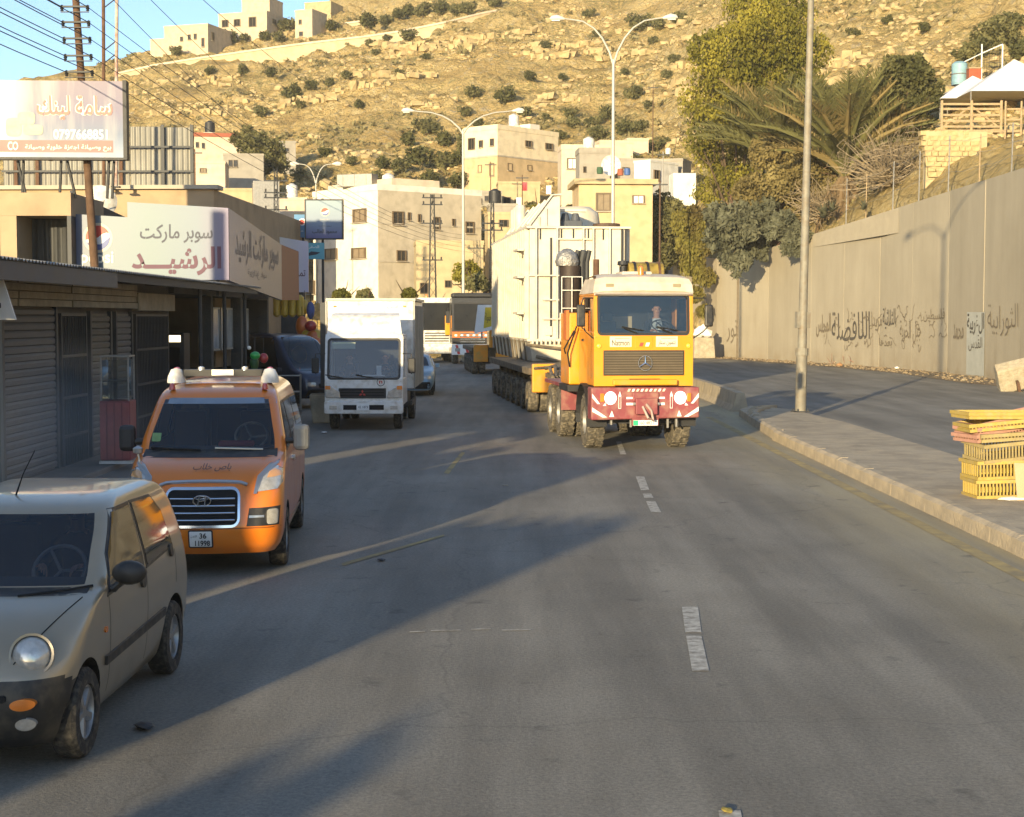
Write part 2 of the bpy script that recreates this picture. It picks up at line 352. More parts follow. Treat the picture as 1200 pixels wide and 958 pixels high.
vq = n.nodes.new('ShaderNodeTexVoronoi'); vq.feature = 'DISTANCE_TO_EDGE'; vq.inputs['Scale'].default_value = .55; vm = n.nodes.new('ShaderNodeMapping'); vm.inputs['Scale'].default_value = (1, .6, 1.8); va = n.nodes.new('ShaderNodeMixRGB'); va.blend_type = 'ADD'; va.inputs[0].default_value = .9; vn_ = n.nodes.new('ShaderNodeTexNoise'); vn_.inputs['Scale'].default_value = .8; vn_.inputs['Detail'].default_value = 5
L.new(tc.outputs['Object'], vn_.inputs['Vector']); L.new(tc.outputs['Object'], vm.inputs[0]); L.new(vm.outputs[0], va.inputs[1]); L.new(vn_.outputs['Color'], va.inputs[2]); L.new(va.outputs[0], vq.inputs['Vector'])
c = MIX(RAMP(vq.outputs['Distance'], [(0, (.6, .6, .6)), (.06, (0, 0, 0))]), c, (.22, .16, .075))  # dark crack colour, also standing in for shade in the crevices
L.new(c, b.inputs['Base Color']); b.inputs['Roughness'].default_value = .95; b.inputs['Specular IOR Level'].default_value = .1
bp = n.nodes.new('ShaderNodeBump'); bp.inputs['Strength'].default_value = 1.; bp.inputs['Distance'].default_value = 1.0; L.new(NZ(2.6, 8, .7), bp.inputs['Height']); L.new(bp.outputs[0], b.inputs['Normal'])
hill = link('hillside_terrain', me, hm); hill['kind'] = 'structure'
DSg = Yg
def terr(X, Y):
    px = 600 + F * X / Y; i = int(np.clip(np.searchsorted(pxs, px), 1, len(pxs) - 1)); t = (px - pxs[i - 1]) / (pxs[i] - pxs[i - 1])
    z0 = np.interp(Y, DSg[i - 1], ZR[i - 1]); z1 = np.interp(Y, DSg[i], ZR[i]); return float(z0 * (1 - t) + z1 * t)
def hit(px, py, d0=None):
    a, b_ = ray(px, py); d = d0 or (foot(px) + 1)
    while d < 470:
        if terr(a * d, d) > CAMZ + b_ * d: break
        d += .35
    return Vector((a * d, d, terr(a * d, d)))

# boulders and scrub tufts on the slope
def ico(sub=1):
    bm = bmesh.new(); bmesh.ops.create_icosphere(bm, subdivisions=sub, radius=1); v = np.array([q.co[:] for q in bm.verts]); f = np.array([[q.index for q in k.verts] for k in bm.faces]); bm.free(); return v, f
IV, IF = ico(1)
def scatter_mesh(name, pts, make, mat, kind='stuff'):
    V = []; Fc = []; b0 = 0
    for p in pts:
        v, f = make(p); V.append(v); Fc.append(f + b0); b0 += len(v)
    V = np.concatenate(V); Fc = np.concatenate(Fc); m_ = bpy.data.meshes.new(name); m_.from_pydata(V.tolist(), [], Fc.tolist()); m_.update()
    o = link(name, m_, mat); o['kind'] = kind; return o
ROCKM = pm('pale_limestone', (.50, .39, .21), .95, var=.4, scale=.9, bump=.5, bscale=4, spec=.1)
bp_ = []
while len(bp_) < 11000:
    px = random.uniform(120, 1230); f0 = foot(px); d = random.uniform(f0 + 8, min(f0 + 165, 290))
    a = (px - 600) / F; X = a * d
    if fbm(np.array([X / 9]), np.array([d / 9]), 3, 21)[0] < .47: continue
    s = .10 + .34 * random.random() ** 3.0 + (.55 * random.random() if random.random() < .03 else 0)
    bp_.append((X, d, terr(X, d) + s * .1, s))
def mk_rock(p):
    s = np.array([random.uniform(.8, 1.6), random.uniform(.7, 1.2), random.uniform(.5, .9)]) * p[3]
    v = IV * (1 + .3 * (rng.random((len(IV), 1)) - .5)); v = np.sign(v) * np.abs(v) ** .7 * s; q = random.uniform(0, 6.28); c_, s_ = math.cos(q), math.sin(q)
    v = np.stack([v[:, 0] * c_ - v[:, 1] * s_, v[:, 0] * s_ + v[:, 1] * c_, v[:, 2]], -1) + np.array(p[:3]); return v, IF
scatter_mesh('boulders', bp_, mk_rock, ROCKM)
# blocky rock ledges that follow the strata
lb = []
for k in range(44):
    px = random.uniform(130, 1000); py = random.uniform(40, 200) if px < 560 else random.uniform(-20, 210); Lp = random.uniform(25, 110); sl_ = random.uniform(-.22, .02)
    if px < 200: py = max(py, 95)
    x_ = 0
    while x_ < Lp:
        q = hit(px + x_, py + sl_ * x_ + random.uniform(-2, 2)); s = random.uniform(.2, .7)
        if q.y < 300 and q.y > foot(px + x_) + 12: lb.append((q.x, q.y, q.z + s * .1, s))
        x_ += random.uniform(2, 8)
CUB = MB().box(-1, 1, -1, 1, -1, 1); CV = np.array(CUB.v); CF = np.array([(a, b, c_) for a, b, c_, d_ in CUB.f] + [(a, c_, d_) for a, b, c_, d_ in CUB.f])
def mk_block(p):
    v = CV * (1 + .9 * (rng.random(CV.shape) - .5)) * np.array([random.uniform(.7, 1.5), random.uniform(.5, 1.), random.uniform(.4, .8)]) * p[3]; q = random.uniform(-1.6, 1.6); c_, s_ = math.cos(q), math.sin(q)
    return np.stack([v[:, 0] * c_ - v[:, 1] * s_, v[:, 0] * s_ + v[:, 1] * c_, v[:, 2]], -1) + np.array(p[:3]), CF
scatter_mesh('rock_ledges', lb, mk_block, ROCKM)
# leaf clouds
def leaves(centres, radii, n, size, aspect=1.6, flat=.8, droop=0, seed=1, hollow=.35):
    """n small leaf quads spread through blobs; returns verts, faces arrays"""
    g = np.random.default_rng(seed); C = np.array(centres, float); Rr = np.array(radii, float)
    if Rr.ndim == 1: Rr = np.stack([Rr, Rr, Rr * flat], -1)
    vol = Rr.prod(1); k = g.choice(len(C), n, p=vol / vol.sum())
    d = g.normal(size=(n, 3)); d /= np.linalg.norm(d, axis=1)[:, None]
    rad = hollow + (1 - hollow) * g.random(n) ** .6; rad *= 1 + .18 * np.sin(d[:, 0] * 5 + k) * np.cos(d[:, 1] * 4 + k * 2)
    P0 = C[k] + d * Rr[k] * rad[:, None]
    a = g.normal(size=(n, 3)); a[:, 2] -= droop; a /= np.linalg.norm(a, axis=1)[:, None]
    b = np.cross(a, g.normal(size=(n, 3))); b /= np.linalg.norm(b, axis=1)[:, None]
    sz = size * (.6 + .8 * g.random(n))[:, None]; a = a * sz * aspect / 2; b = b * sz / 2
    V = np.stack([P0 - a, P0 + b * .9, P0 + a, P0 - b * .9], 1).reshape(-1, 3)
    return V, np.arange(n * 4).reshape(-1, 4)
def np_mesh(name, V, Fc):
    m_ = bpy.data.meshes.new(name); m_.from_pydata(np.asarray(V).tolist(), [], np.asarray(Fc).tolist()); m_.update(); return m_
LF_OLIVE = leaf_mat('olive_leaves', (.075, .078, .033), (.2, .185, .08), 1.2)
LF_GREY = leaf_mat('grey_green_scrub', (.17, .15, .07), (.33, .28, .14), .5)
LF_YEL = leaf_mat('yellow_green_leaves', (.09, .09, .015), (.30, .26, .04), .35)
LF_DK = leaf_mat('dark_leaves', (.05, .055, .02), (.14, .135, .055), .6)
LF_PALM = leaf_mat('palm_leaflets', (.10, .105, .04), (.24, .225, .09), .4)
LF_DEAD = leaf_mat('dry_twigs', (.15, .10, .06), (.28, .2, .11), .5)
LF_CACT = leaf_mat('grey_succulent', (.08, .085, .055), (.17, .17, .11), .8)
BARK = pm('bark', (.12, .085, .055), .95, var=.5, scale=4, bump=.5, spec=.1)
# low scrub, uncountable
pts = []
while len(pts) < 3200:
    px = random.uniform(120, 1230); f0 = foot(px); d = random.uniform(f0 + 5, min(f0 + 165, 285)); X = (px - 600) / F * d
    if fbm(np.array([X / 16]), np.array([d / 16]), 3, 31)[0] < .46: continue
    pts.append((X, d, terr(X, d), .25 + .55 * random.random() ** 2))
def mk_tuft(p):
    v, f = leaves([(0, 0, .25 * p[3])], [p[3]], 22, p[3] * .5, 1.8, .6, seed=random.randrange(10 ** 6)); return v + np.array(p[:3]), f
scatter_mesh('low_scrub', pts, mk_tuft, LF_GREY)
# bushes one can count
BUSH = []
for k in range(6):
    g = random.Random(k); cs = [(0, 0, .75)] + [(g.uniform(-.6, .6), g.uniform(-.5, .5), g.uniform(.45, 1.05)) for _ in range(6)]
    rs = [.62] + [g.uniform(.3, .5) for _ in range(6)]
    V, Fc = leaves(cs, rs, 520, .17, 1.7, .85, seed=50 + k); 
    V2, F2 = leaves([(0, 0, .5)], [.5], 60, .2, 1.2, .9, seed=90 + k, hollow=0)
    BUSH.append(np_mesh('bush_crown', np.concatenate([V, V2]), np.concatenate([Fc, F2 + len(V)])))
    BUSH[-1].materials.append(LF_OLIVE if k % 3 else LF_DK)
TRK = MB().tube([(0, 0, -.5), (.03, 0, .3), (0, .05, .8)], [.09, .06, .03], 6).mesh('bush_stem'); TRK.materials.append(BARK)
def bush(px, py, wpx, label, group, name='bush', stretch=1.0, d0=None, mesh=None):
    """px,py = foot of the bush in the view"""
    h = hit(px, py, d0); s = 1.22 * wpx / F * h.y / 1.9
    t = thing(name, label, 'bush' if name == 'bush' else 'tree', h - Vector((0, 0, .12 * s)), random.uniform(0, 6.28), group); t.scale = (s, s, s * stretch)
    link('crown', mesh or random.choice(BUSH), None, t); link('trunk', TRK, None, t); return t
ORD = 'first second third fourth fifth sixth seventh eighth ninth tenth eleventh twelfth thirteenth fourteenth fifteenth sixteenth seventeenth eighteenth nineteenth twentieth twenty-first'.split()
GR = [
 ('dark bushes along the hilltop stone terrace', 'bushes along the ridge terrace',
  [(207, 66, 14), (265, 52, 22), (287, 50, 14), (310, 49, 16), (338, 38, 22), (327, 54, 16), (388, 38, 18), (374, 40, 12), (430, 34, 24), (452, 32, 18), (468, 24, 16), (478, 49, 18), (478, 20, 20), (496, 22, 22), (515, 20, 22), (535, 22, 20), (548, 18, 18), (580, 10, 18), (433, 58, 14), (453, 50, 12), (218, 44, 12)]),
 ('dark bushes dotting the upper left slope', 'bushes on the left half of the rocky slope',
  [(365, 106, 16), (343, 118, 24), (386, 103, 14), (305, 138, 18), (352, 130, 12), (285, 90, 16), (245, 90, 14), (318, 92, 16), (555, 118, 20), (592, 124, 26), (545, 138, 16), (440, 70, 10), (405, 95, 14), (468, 92, 12), (500, 70, 10), (420, 130, 14)]),
 ('thicket bushes above the white block', 'bushes in the thicket behind the white block',
  [(500, 160, 26), (520, 172, 24), (545, 178, 24), (478, 172, 22), (492, 195, 30), (520, 200, 30), (540, 196, 24), (470, 205, 24), (505, 220, 26), (450, 200, 20), (535, 222, 24), (380, 185, 16), (350, 215, 18), (440, 215, 18), (412, 196, 16)]),
 ('dark bushes high above the tall double lamp', 'bushes on the upper right slope',
  [(750, 38, 26), (772, 36, 18), (793, 30, 20), (690, 22, 14), (780, 96, 16), (745, 118, 22), (790, 76, 14), (766, 52, 12), (700, 45, 12), (732, 95, 14), (640, 60, 14), (620, 95, 16), (760, 130, 14), (660, 96, 12)]),
 ('olive bushes above the cream three storey house', 'bushes above the cream three storey house',
  [(672, 152, 20), (695, 150, 18), (712, 142, 22), (730, 160, 24), (750, 158, 20), (668, 140, 16), (700, 166, 24), (722, 182, 20), (765, 182, 22), (745, 196, 16), (614, 140, 16), (560, 150, 14), (640, 145, 12), (782, 172, 14), (655, 165, 16)]),
 ('dark bushes among the small hillside houses', 'bushes among the small houses',
  [(648, 262, 22), (662, 272, 20), (636, 268, 18), (622, 246, 12), (792, 222, 14), (668, 250, 14)]),
 ('brown green bushes on the upper right cliff', 'bushes on the cliff at upper right',
  [(1150, 70, 34), (1175, 60, 36), (1195, 78, 30), (1130, 76, 24), (1165, 40, 24), (1192, 38, 24), (1085, 40, 16), (1040, 30, 14), (1000, 45, 14)]),
]
for lab, grp, lst in GR:
    for k_, (px, py, wd) in enumerate(sorted(lst)): bush(px, py, wd, ORD[k_] + ' from the left of the ' + lab, grp)

# ================================================================== GROUND SHEETS
asm = bpy.data.materials.new('asphalt'); asm.use_nodes = True; n = asm.node_tree; L = n.links; b = n.nodes['Principled BSDF']; tc = n.nodes.new('ShaderNodeTexCoord')
mp = n.nodes.new('ShaderNodeMapping'); mp.inputs['Scale'].default_value = (1, .09, 1); L.new(tc.outputs['Object'], mp.inputs[0])
c = RAMP(NZ(.35, 5), [(.3, (.175, .162, .136)), (.7, (.25, .232, .195))])
trk = RAMP(NZ(1.1, 4, .6, mp.outputs[0]), [(.38, (.74, .74, .74)), (.62, (1.12, 1.12, 1.12))]); c = MIX(1., c, trk, 'MULTIPLY')
agg = RAMP(NZ(30, 4, .85), [(.3, (.6, .6, .6)), (.72, (1.42, 1.4, 1.36))]); c = MIX(1., c, agg, 'MULTIPLY')
spk = RAMP(NZ(55, 2, .5), [(.71, (0, 0, 0)), (.75, (.7, .7, .7))]); c = MIX(spk, c, (.3, .27, .23))
dust = RAMP(NZ(.8, 6, .7), [(.5, (0, 0, 0)), (.75, (.35, .35, .35))]); c = MIX(dust, c, (.2, .17, .125))
def XR(x0, x1):
    q = n.nodes.new('ShaderNodeMapRange'); q.inputs['From Min'].default_value = x0; q.inputs['From Max'].default_value = x1; L.new(sxx.outputs[0], q.inputs['Value']); return q.outputs[0]
sxx = n.nodes.new('ShaderNodeSeparateXYZ'); L.new(tc.outputs['Object'], sxx.inputs[0])
dn = NZ(1.3, 6, .65, mp.outputs[0])
for x0_, x1_ in ((3.6, 6.3), (-5.6, -8.2), (-1.0, -12.0)):
    gq = MIX(1., RAMP(XR(x0_, x1_), [(0, (0, 0, 0)), (1, (.95, .95, .95) if x0_ != -1. else (.35, .35, .35))]), RAMP(dn, [(.3, (.25, .25, .25)), (.6, (1, 1, 1))]), 'MULTIPLY'); c = MIX(gq if x0_ < 0 else MIX(1., gq, RAMP(XR(6.4, 7.4), [(0, (1, 1, 1)), (1, (0, 0, 0))]), 'MULTIPLY'), c, (.42, .35, .2) if x0_ > 0 else (.2, .19, .17))
stain = RAMP(NZ(2.1, 5, .6), [(.62, (0, 0, 0)), (.74, (.6, .6, .6))]); c = MIX(stain, c, (.045, .04, .038))
vo = n.nodes.new('ShaderNodeTexVoronoi'); vo.feature = 'DISTANCE_TO_EDGE'; vo.inputs['Scale'].default_value = .16; vw = n.nodes.new('ShaderNodeMixRGB'); vw.blend_type = 'ADD'; vw.inputs[0].default_value = 1.2
nzc = n.nodes.new('ShaderNodeTexNoise'); nzc.inputs['Scale'].default_value = .9; nzc.inputs['Detail'].default_value = 5; L.new(tc.outputs['Object'], nzc.inputs[0]); L.new(tc.outputs['Object'], vw.inputs[1]); L.new(nzc.outputs['Color'], vw.inputs[2]); L.new(vw.outputs[0], vo.inputs['Vector'])
crk = RAMP(vo.outputs['Distance'], [(.0, (.22, .22, .22)), (.0009, (0, 0, 0))]); c = MIX(crk, c, (.028, .025, .023))
L.new(c, b.inputs['Base Color']); b.inputs['Roughness'].default_value = .78; b.inputs['Specular IOR Level'].default_value = .35
bp = n.nodes.new('ShaderNodeBump'); bp.inputs['Strength'].default_value = .5; bp.inputs['Distance'].default_value = .012; L.new(NZ(42, 4, .7), bp.inputs['Height']); L.new(bp.outputs[0], b.inputs['Normal'])
g = bpy.data.meshes.new('ground'); g.from_pydata([(-350, -82, -.02), (550, -82, -.02), (550, 489, -.02), (-350, 489, -.02)], [], [(0, 1, 2, 3)])
DIRT = pm('packed_dirt', (.30, .235, .15), .95, var=.35, scale=.5, bump=.5, bscale=8, col2=(.2, .15, .095), spec=.1)
link('ground', g, DIRT)['kind'] = 'structure'
def sheet(name, pts, z, mat):
    m_ = bpy.data.meshes.new(name); m_.from_pydata([(x, y, z) for x, y in pts], [], [tuple(range(len(pts)))]); m_.update(); o = link(name, m_, mat); o['kind'] = 'structure'; return o
# retaining wall plan (road-side face), from behind the camera to the far bend
WP = [(Vector((27, -60)), 9.2), (Vector((27.2, -20)), 9.2), (Vector((26.8, 15)), 9.2), (Vector((25.4, 45)), 9.4)]
for px, yb, yt in [(1200, 449, 195), (1110, 437.5, 224), (1030, 430.5, 250), (950, 425, 275), (900, 421.5, 291), (840, 418.5, 303)]:
    q = G(px, yb); WP.append((Vector((q.x, q.y)), P(px, yt, q.y).z))
for px, d, yt in [(800, 117, 300), (783, 124, 290), (762, 134, 286)]:
    q = P(px, yt, d); WP.append((Vector((q.x, q.y)), q.z))
rd = [(-9.4, -80), (20, -80)] + [(w_[0].x - (2.6 if w_[0].y > 50 else 3.2), w_[0].y) for w_ in WP if w_[0].y < 127][0:] + [(2, 135), (-16, 128), (-30, 112), (-60, 100), (-60, 84), (-30, 82), (-9.4, 66)]
sheet('road', rd, 0, asm)
PAV = pm('shopfront_concrete', (.23, .2, .16), .9, var=.4, scale=1.2, bump=.3, bscale=15)
MB().box(-40, -9.35, -60, 62, -.3, .12).build('shop_pavement', PAV)['kind'] = 'structure'
MB().box(-9.36, -7.3, 16, 60, -.3, .1).build('shop_step', PAV, bevel=.02)['kind'] = 'structure'
# wall-foot strip: pavement
strip = MB()
for (a, za), (b2, zb) in zip(WP[:-1], WP[1:]):
    if a.y > 125: break
    o1 = 2.6; strip.add([(a.x - o1, a.y, .008), (b2.x - o1, b2.y, .008), (b2.x + .3, b2.y, .008), (a.x + .3, a.y, .008)], [(0, 1, 2, 3)])
strip.build('dusty_verge', DIRT)['kind'] = 'structure'
# lane markings
RP = pm('worn_road_paint', (.56, .54, .48), .8, var=.5, scale=11, col2=(.2, .185, .16), spec=.2)
YP = pm('dusty_yellow_paint', (.46, .35, .15), .9, var=.6, scale=2.5, col2=(.24, .2, .13), spec=.2)
def strip4(name, p, mat, z=.006):
    m_ = bpy.data.meshes.new(name); m_.from_pydata([(q.x, q.y, z) for q in p], [], [tuple(range(len(p)))]); o = link(name, m_, mat); o['kind'] = 'structure'
for a in [[(799, 712), (818, 712), (822, 742), (803, 742)], [(804, 746), (822, 746), (831, 787), (811, 787)], [(745, 559), (755, 559), (761, 575), (751, 575)], [(753, 579), (763, 579), (766, 584), (755, 584)], [(757, 588), (768, 588), (775, 601), (763, 601)], [(842, 951), (868, 951), (872, 975), (845, 975)], [(722, 518), (728, 518), (734, 533), (727, 533)]]:
    strip4('lane_dash', [G(*q) for q in a], RP)
ye = MB(); ys = np.arange(6, 44, 1.0)
for i, y in enumerate(ys[:-1]):
    ye.add([(5.42 + .0 * y, y, .005), (5.62, y, .005), (5.62, ys[i + 1], .005), (5.42, ys[i + 1], .005)], [(0, 1, 2, 3)])
ye.build('yellow_edge_line', YP)['kind'] = 'structure'
# painted diagonal scuffs
for a in [[(400, 661), (520, 627), (521, 629), (402, 664)], [(520, 555), (541, 530), (545, 531), (526, 556)]]:
    strip4('faded_line', [G(*q) for q in a], YP, .007)
for x0_, x1_, y_ in ((480, 498, 741), (505, 540, 739.5), (552, 575, 738), (588, 622, 739)): strip4('scratch_mark', [G(x0_, y_), G(x1_, y_ - .6), G(x1_, y_ + .4), G(x0_, y_ + 1)], RP, .007)

# ================================================================== MEDIAN
CON = pm('dusty_concrete', (.44, .37, .27), .92, var=.3, scale=1.1, bump=.35, bscale=14, dirt=(.5, .41, .28), spec=.2)
med = thing('median_kerb', 'dusty raised concrete median with rounded kerb stones right of the lane', 'median', (0, 0, 0))
def mx(y): return 5.95 if y < 34 else 5.95 + .3 * min(1, (y - 34) / 6)
def medbox(mb, x0, x1, y0, y1, z0, z1): mb.box(x0, x1, y0, y1, z0, z1)
top = MB(); ps = [(5.95 + .18, -20), (8.5, -20), (8.45, 25), (8.3, 38), (7.9, 43.5), (7.0, 45.2), (6.45, 43.5), (6.2, 39), (6.13, 34)]
top.prism(ps, 'xy', -.1, .2).build('median_top', CON, med, bevel=.03)
KS = MB().prism([(-.02, -.1), (.2, -.1), (.2, .235), (.07, .235), (.0, .19)], 'xz', .001, .999).mesh('kerb_stone'); KS.materials.append(CON)
y = -6.0
while y < 40:
    o = link('kerb_stone', KS, None, med); o.location = (mx(y) + random.uniform(-.002, .002), y, random.uniform(-.004, .002)); o.rotation_euler = (0, random.uniform(-.01, .01), -(.05 if y > 34 else 0)); y += 1
for i in range(5):
    o = link('kerb_stone', KS, None, med); q = R(35 * i); o.location = (6.25 + 1.0 * (1 - math.cos(q * .5)) * .9, 40 + i * .95, 0); o.scale.z = 1.15; o.rotation_euler = (0, 0, -R(8 + i * 9))
# low barrier continuing beyond the nose
far = thing('low_median_barrier', 'low dark concrete barrier running back from the median nose beside the yellow tractor', 'barrier', (0, 0, 0))
BS = MB().prism([(0, 0), (.6, 0), (.5, .18), (.42, .55), (.18, .55), (.1, .18)], 'xz', .015, 1.985).mesh('barrier_block'); BS.materials.append(CON)
x_, y_ = 6.5, 45.6
for i in range(24):
    o = link('barrier_block', BS, None, far); o.location = (x_, y_, 0); a = R(-1 + i * .55); o.rotation_euler = (0, 0, a); x_ -= math.sin(a) * 2; y_ += math.cos(a) * 2

# ================================================================== RETAINING WALL
WM = bpy.data.materials.new('retaining_concrete'); WM.use_nodes = True; n = WM.node_tree; L = n.links; b = n.nodes['Principled BSDF']; tc = n.nodes.new('ShaderNodeTexCoord')
gp = n.nodes.new('ShaderNodeNewGeometry'); mp = n.nodes.new('ShaderNodeMapping'); mp.inputs['Scale'].default_value = (1, 1, .12); L.new(gp.outputs['Position'], mp.inputs[0])
c = RAMP(NZ(.25, 5, .6, gp.outputs['Position']), [(.3, (.32, .28, .21)), (.7, (.375, .33, .25))])
c = MIX(1., c, RAMP(NZ(1.3, 6, .65, mp.outputs[0]), [(.3, (.92, .92, .92)), (.65, (1.04, 1.04, 1.04))]), 'MULTIPLY')
spz = n.nodes.new('ShaderNodeSeparateXYZ'); L.new(gp.outputs['Position'], spz.inputs[0]); low = RAMP(spz.outputs[2], [(.0, (.5, .5, .5)), (1.0, (0, 0, 0))])
stk = RAMP(NZ(1.1, 6, .7, mp.outputs[0]), [(.56, (0, 0, 0)), (.72, (.55, .55, .55))]); low2 = RAMP(spz.outputs[2], [(.0, (1, 1, 1)), (1.0, (0, 0, 0))]); dv = n.nodes.new('ShaderNodeMath'); dv.operation = 'DIVIDE'; dv.inputs[1].default_value = 4.0; L.new(spz.outputs[2], dv.inputs[0]); low2 = RAMP(dv.outputs[0], [(.1, (1, 1, 1)), (1.0, (.1, .1, .1))]); c = MIX(MIX(1., stk, low2, 'MULTIPLY'), c, (.19, .15, .10))
c = MIX(MIX(1., low, RAMP(NZ(.8, 5, .6, gp.outputs['Position']), [(.4, (0, 0, 0)), (.6, (1, 1, 1))]), 'MULTIPLY'), c, (.24, .18, .11))
L.new(c, b.inputs['Base Color']); b.inputs['Roughness'].default_value = .93; b.inputs['Specular IOR Level'].default_value = .15
bp = n.nodes.new('ShaderNodeBump'); bp.inputs['Strength'].default_value = .25; bp.inputs['Distance'].default_value = .05; L.new(NZ(5, 6, .6, gp.outputs['Position']), bp.inputs['Height']); L.new(bp.outputs[0], b.inputs['Normal'])
wall = thing('retaining_wall', 'tall tan concrete retaining wall with graffiti beyond the right carriageway', 'retaining wall')
def wall_pt(s):      # s = index float along WP
    i = min(int(s), len(WP) - 2); t = s - i; return WP[i][0].lerp(WP[i + 1][0], t), WP[i][1] * (1 - t) + WP[i + 1][1] * t
for i in range(len(WP) - 1):
    a, za = WP[i]; b2, zb = WP[i + 1]; Lw = (b2 - a).length; k = max(1, round(Lw / 5.2)); e = (b2 - a) / Lw; nn = Vector((e.y, -e.x))
    for j in range(k):
        s0, s1 = j / k, (j + 1) / k; p0 = a + e * (Lw * s0 + .012); p1 = a + e * (Lw * s1 - .012); z0 = za + (zb - za) * s0; z1 = za + (zb - za) * s1; pr = random.uniform(0, .025)
        q0 = p0 - nn * pr; q1 = p1 - nn * pr; r0 = p0 + nn * .35; r1 = p1 + nn * .35
        MB().hexa([(q0.x, q0.y, -.3), (q1.x, q1.y, -.3), (r1.x, r1.y, -.3), (r0.x, r0.y, -.3)], [(q0.x, q0.y, z0), (q1.x, q1.y, z1), (r1.x, r1.y, z1), (r0.x, r0.y, z0)]).build('wall_panel', WM, wall, bevel=.012)
def wall_local(px, py):
    """point of the wall face seen at px,py"""
    a, b_ = ray(px, py)
    for (p0, _), (p1, _) in zip(WP[:-1], WP[1:]):
        e = p1 - p0; den = e.x - a * e.y
        if abs(den) < 1e-9: continue
        u = (a * p0.y - p0.x) / den
        if 0 <= u <= 1 and p0.y > 10:
            q = p0 + e * u; en = -e.normalized(); return Vector((q.x, q.y, CAMZ + b_ * q.y)), Vector((en.x, en.y, 0))
def wall_text(body, px0, px1, yb, yt, mat, bold=.0, shear=0, wob=.03, name='graffiti'):
    p0, e = wall_local(px0, yb); p1, _ = wall_local(px1, yb); t0, _ = wall_local((px0 + px1) / 2, yt); bm_, _ = wall_local((px0 + px1) / 2, yb)
    w_ = (p1 - p0).length; h_ = t0.z - bm_.z; ex = Vector((p1.x - p0.x, p1.y - p0.y, p1.z - p0.z)).normalized()
    nrm = e.cross(Vector((0, 0, 1))); p0 = p0 + nrm * .045
    text(body, w_, h_, p0, ex, (0, 0, 1), mat, wall, name, True, .004, bold, shear, wob)
GRK = pm('spray_paint_grey', (.085, .075, .065), .9, var=.3, scale=8); GRL = pm('faded_spray_paint', (.2, .16, .11), .9, var=.4, scale=6)
wall_text('اللافضلة', 975, 1020, 399, 366, GRK, .0)
wall_text('الثورابية', 1158, 1194, 393, 357, GRL, -.012)
wall_text('الثلاثية', 1035, 1050, 386, 362, GRK, .0)
wall_text('مريدا', 1022, 1034, 388, 366, GRL, .0)
wall_text('المجلس', 957, 974, 396, 368, GRL, .01)
wall_text('بعدها', 1031, 1046, 408, 396, GRL, .01)
wall_text('جبل الحرية', 1055, 1080, 402, 376, GRL, 0)
wall_text('فلسطين', 1083, 1108, 378, 362, GRL, 0)
wall_text('محمد', 1118, 1130, 398, 380, GRL, 0)
wall_text('نور', 852, 864, 402, 376, GRL, 0)
rs = random.Random(11); sq = MB()
for k in range(46):
    px = rs.uniform(952, 1110); py = rs.uniform(368, 408); q, e_ = wall_local(px, py); nr_ = e_.cross(Vector((0, 0, 1))); p = q + nr_ * .05; a_ = rs.uniform(0, 6.28); pts = []
    for j in range(rs.randint(6, 14)):
        pts.append(p.copy()); a_ += rs.gauss(0, .9); p = p + (e_ * math.cos(a_) + Vector((0, 0, 1)) * math.sin(a_)) * rs.uniform(.06, .16)
    w_ = rs.uniform(.012, .028)
    for a, b2 in zip(pts[:-1], pts[1:]):
        dd = (b2 - a).normalized(); nn2 = dd.cross(nr_) * w_; sq.add([a - nn2, a + nn2, b2 + nn2, b2 - nn2], [(0, 1, 2, 3)])
sq.build('graffiti_scribble', GRL, wall)['kind'] = 'stuff'
# pale painted patch with scribble
p0, e = wall_local(1132, 440); p1, _ = wall_local(1155, 441); t0, _ = wall_local(1132, 366); nrm = e.cross(Vector((0, 0, 1)))
def wq(px, py, off): 
    q, e_ = wall_local(px, py); return q + nrm * off
m_ = bpy.data.meshes.new('painted_patch'); m_.from_pydata([wq(1133, 439, .036), wq(1154, 441, .036), wq(1155, 366, .036), wq(1134, 366, .036)], [], [(0, 1, 2, 3)])
link('painted_patch', m_, pm('pale_blue_grey_paint', (.42, .42, .37), .8, var=.15, scale=2), wall)
wall_text('الغربية', 1134, 1154, 396, 368, GRK, .02); wall_text('القدس', 1136, 1152, 412, 396, GRK, .0)
m_ = bpy.data.meshes.new('pale_upper_cast'); m_.from_pydata([wq(953, 290, .034), wq(1054, 273, .034), wq(1054, 243.5, .034), wq(953, 275.5, .034)], [], [(0, 1, 2, 3)])
link('pale_upper_cast', m_, pm('pale_cast_concrete', (.40, .345, .25), .9, var=.15, scale=1.5, bump=.2), wall)
# thin weathered stains under the middle graffiti
# drain pipe on the wall
q, e_ = wall_local(865, 417); boxp('drain_pipe', GRL, wall, q.x - .12, q.x + .02, q.y - .06, q.y + .06, .0, wall_local(865, 322)[0].z)
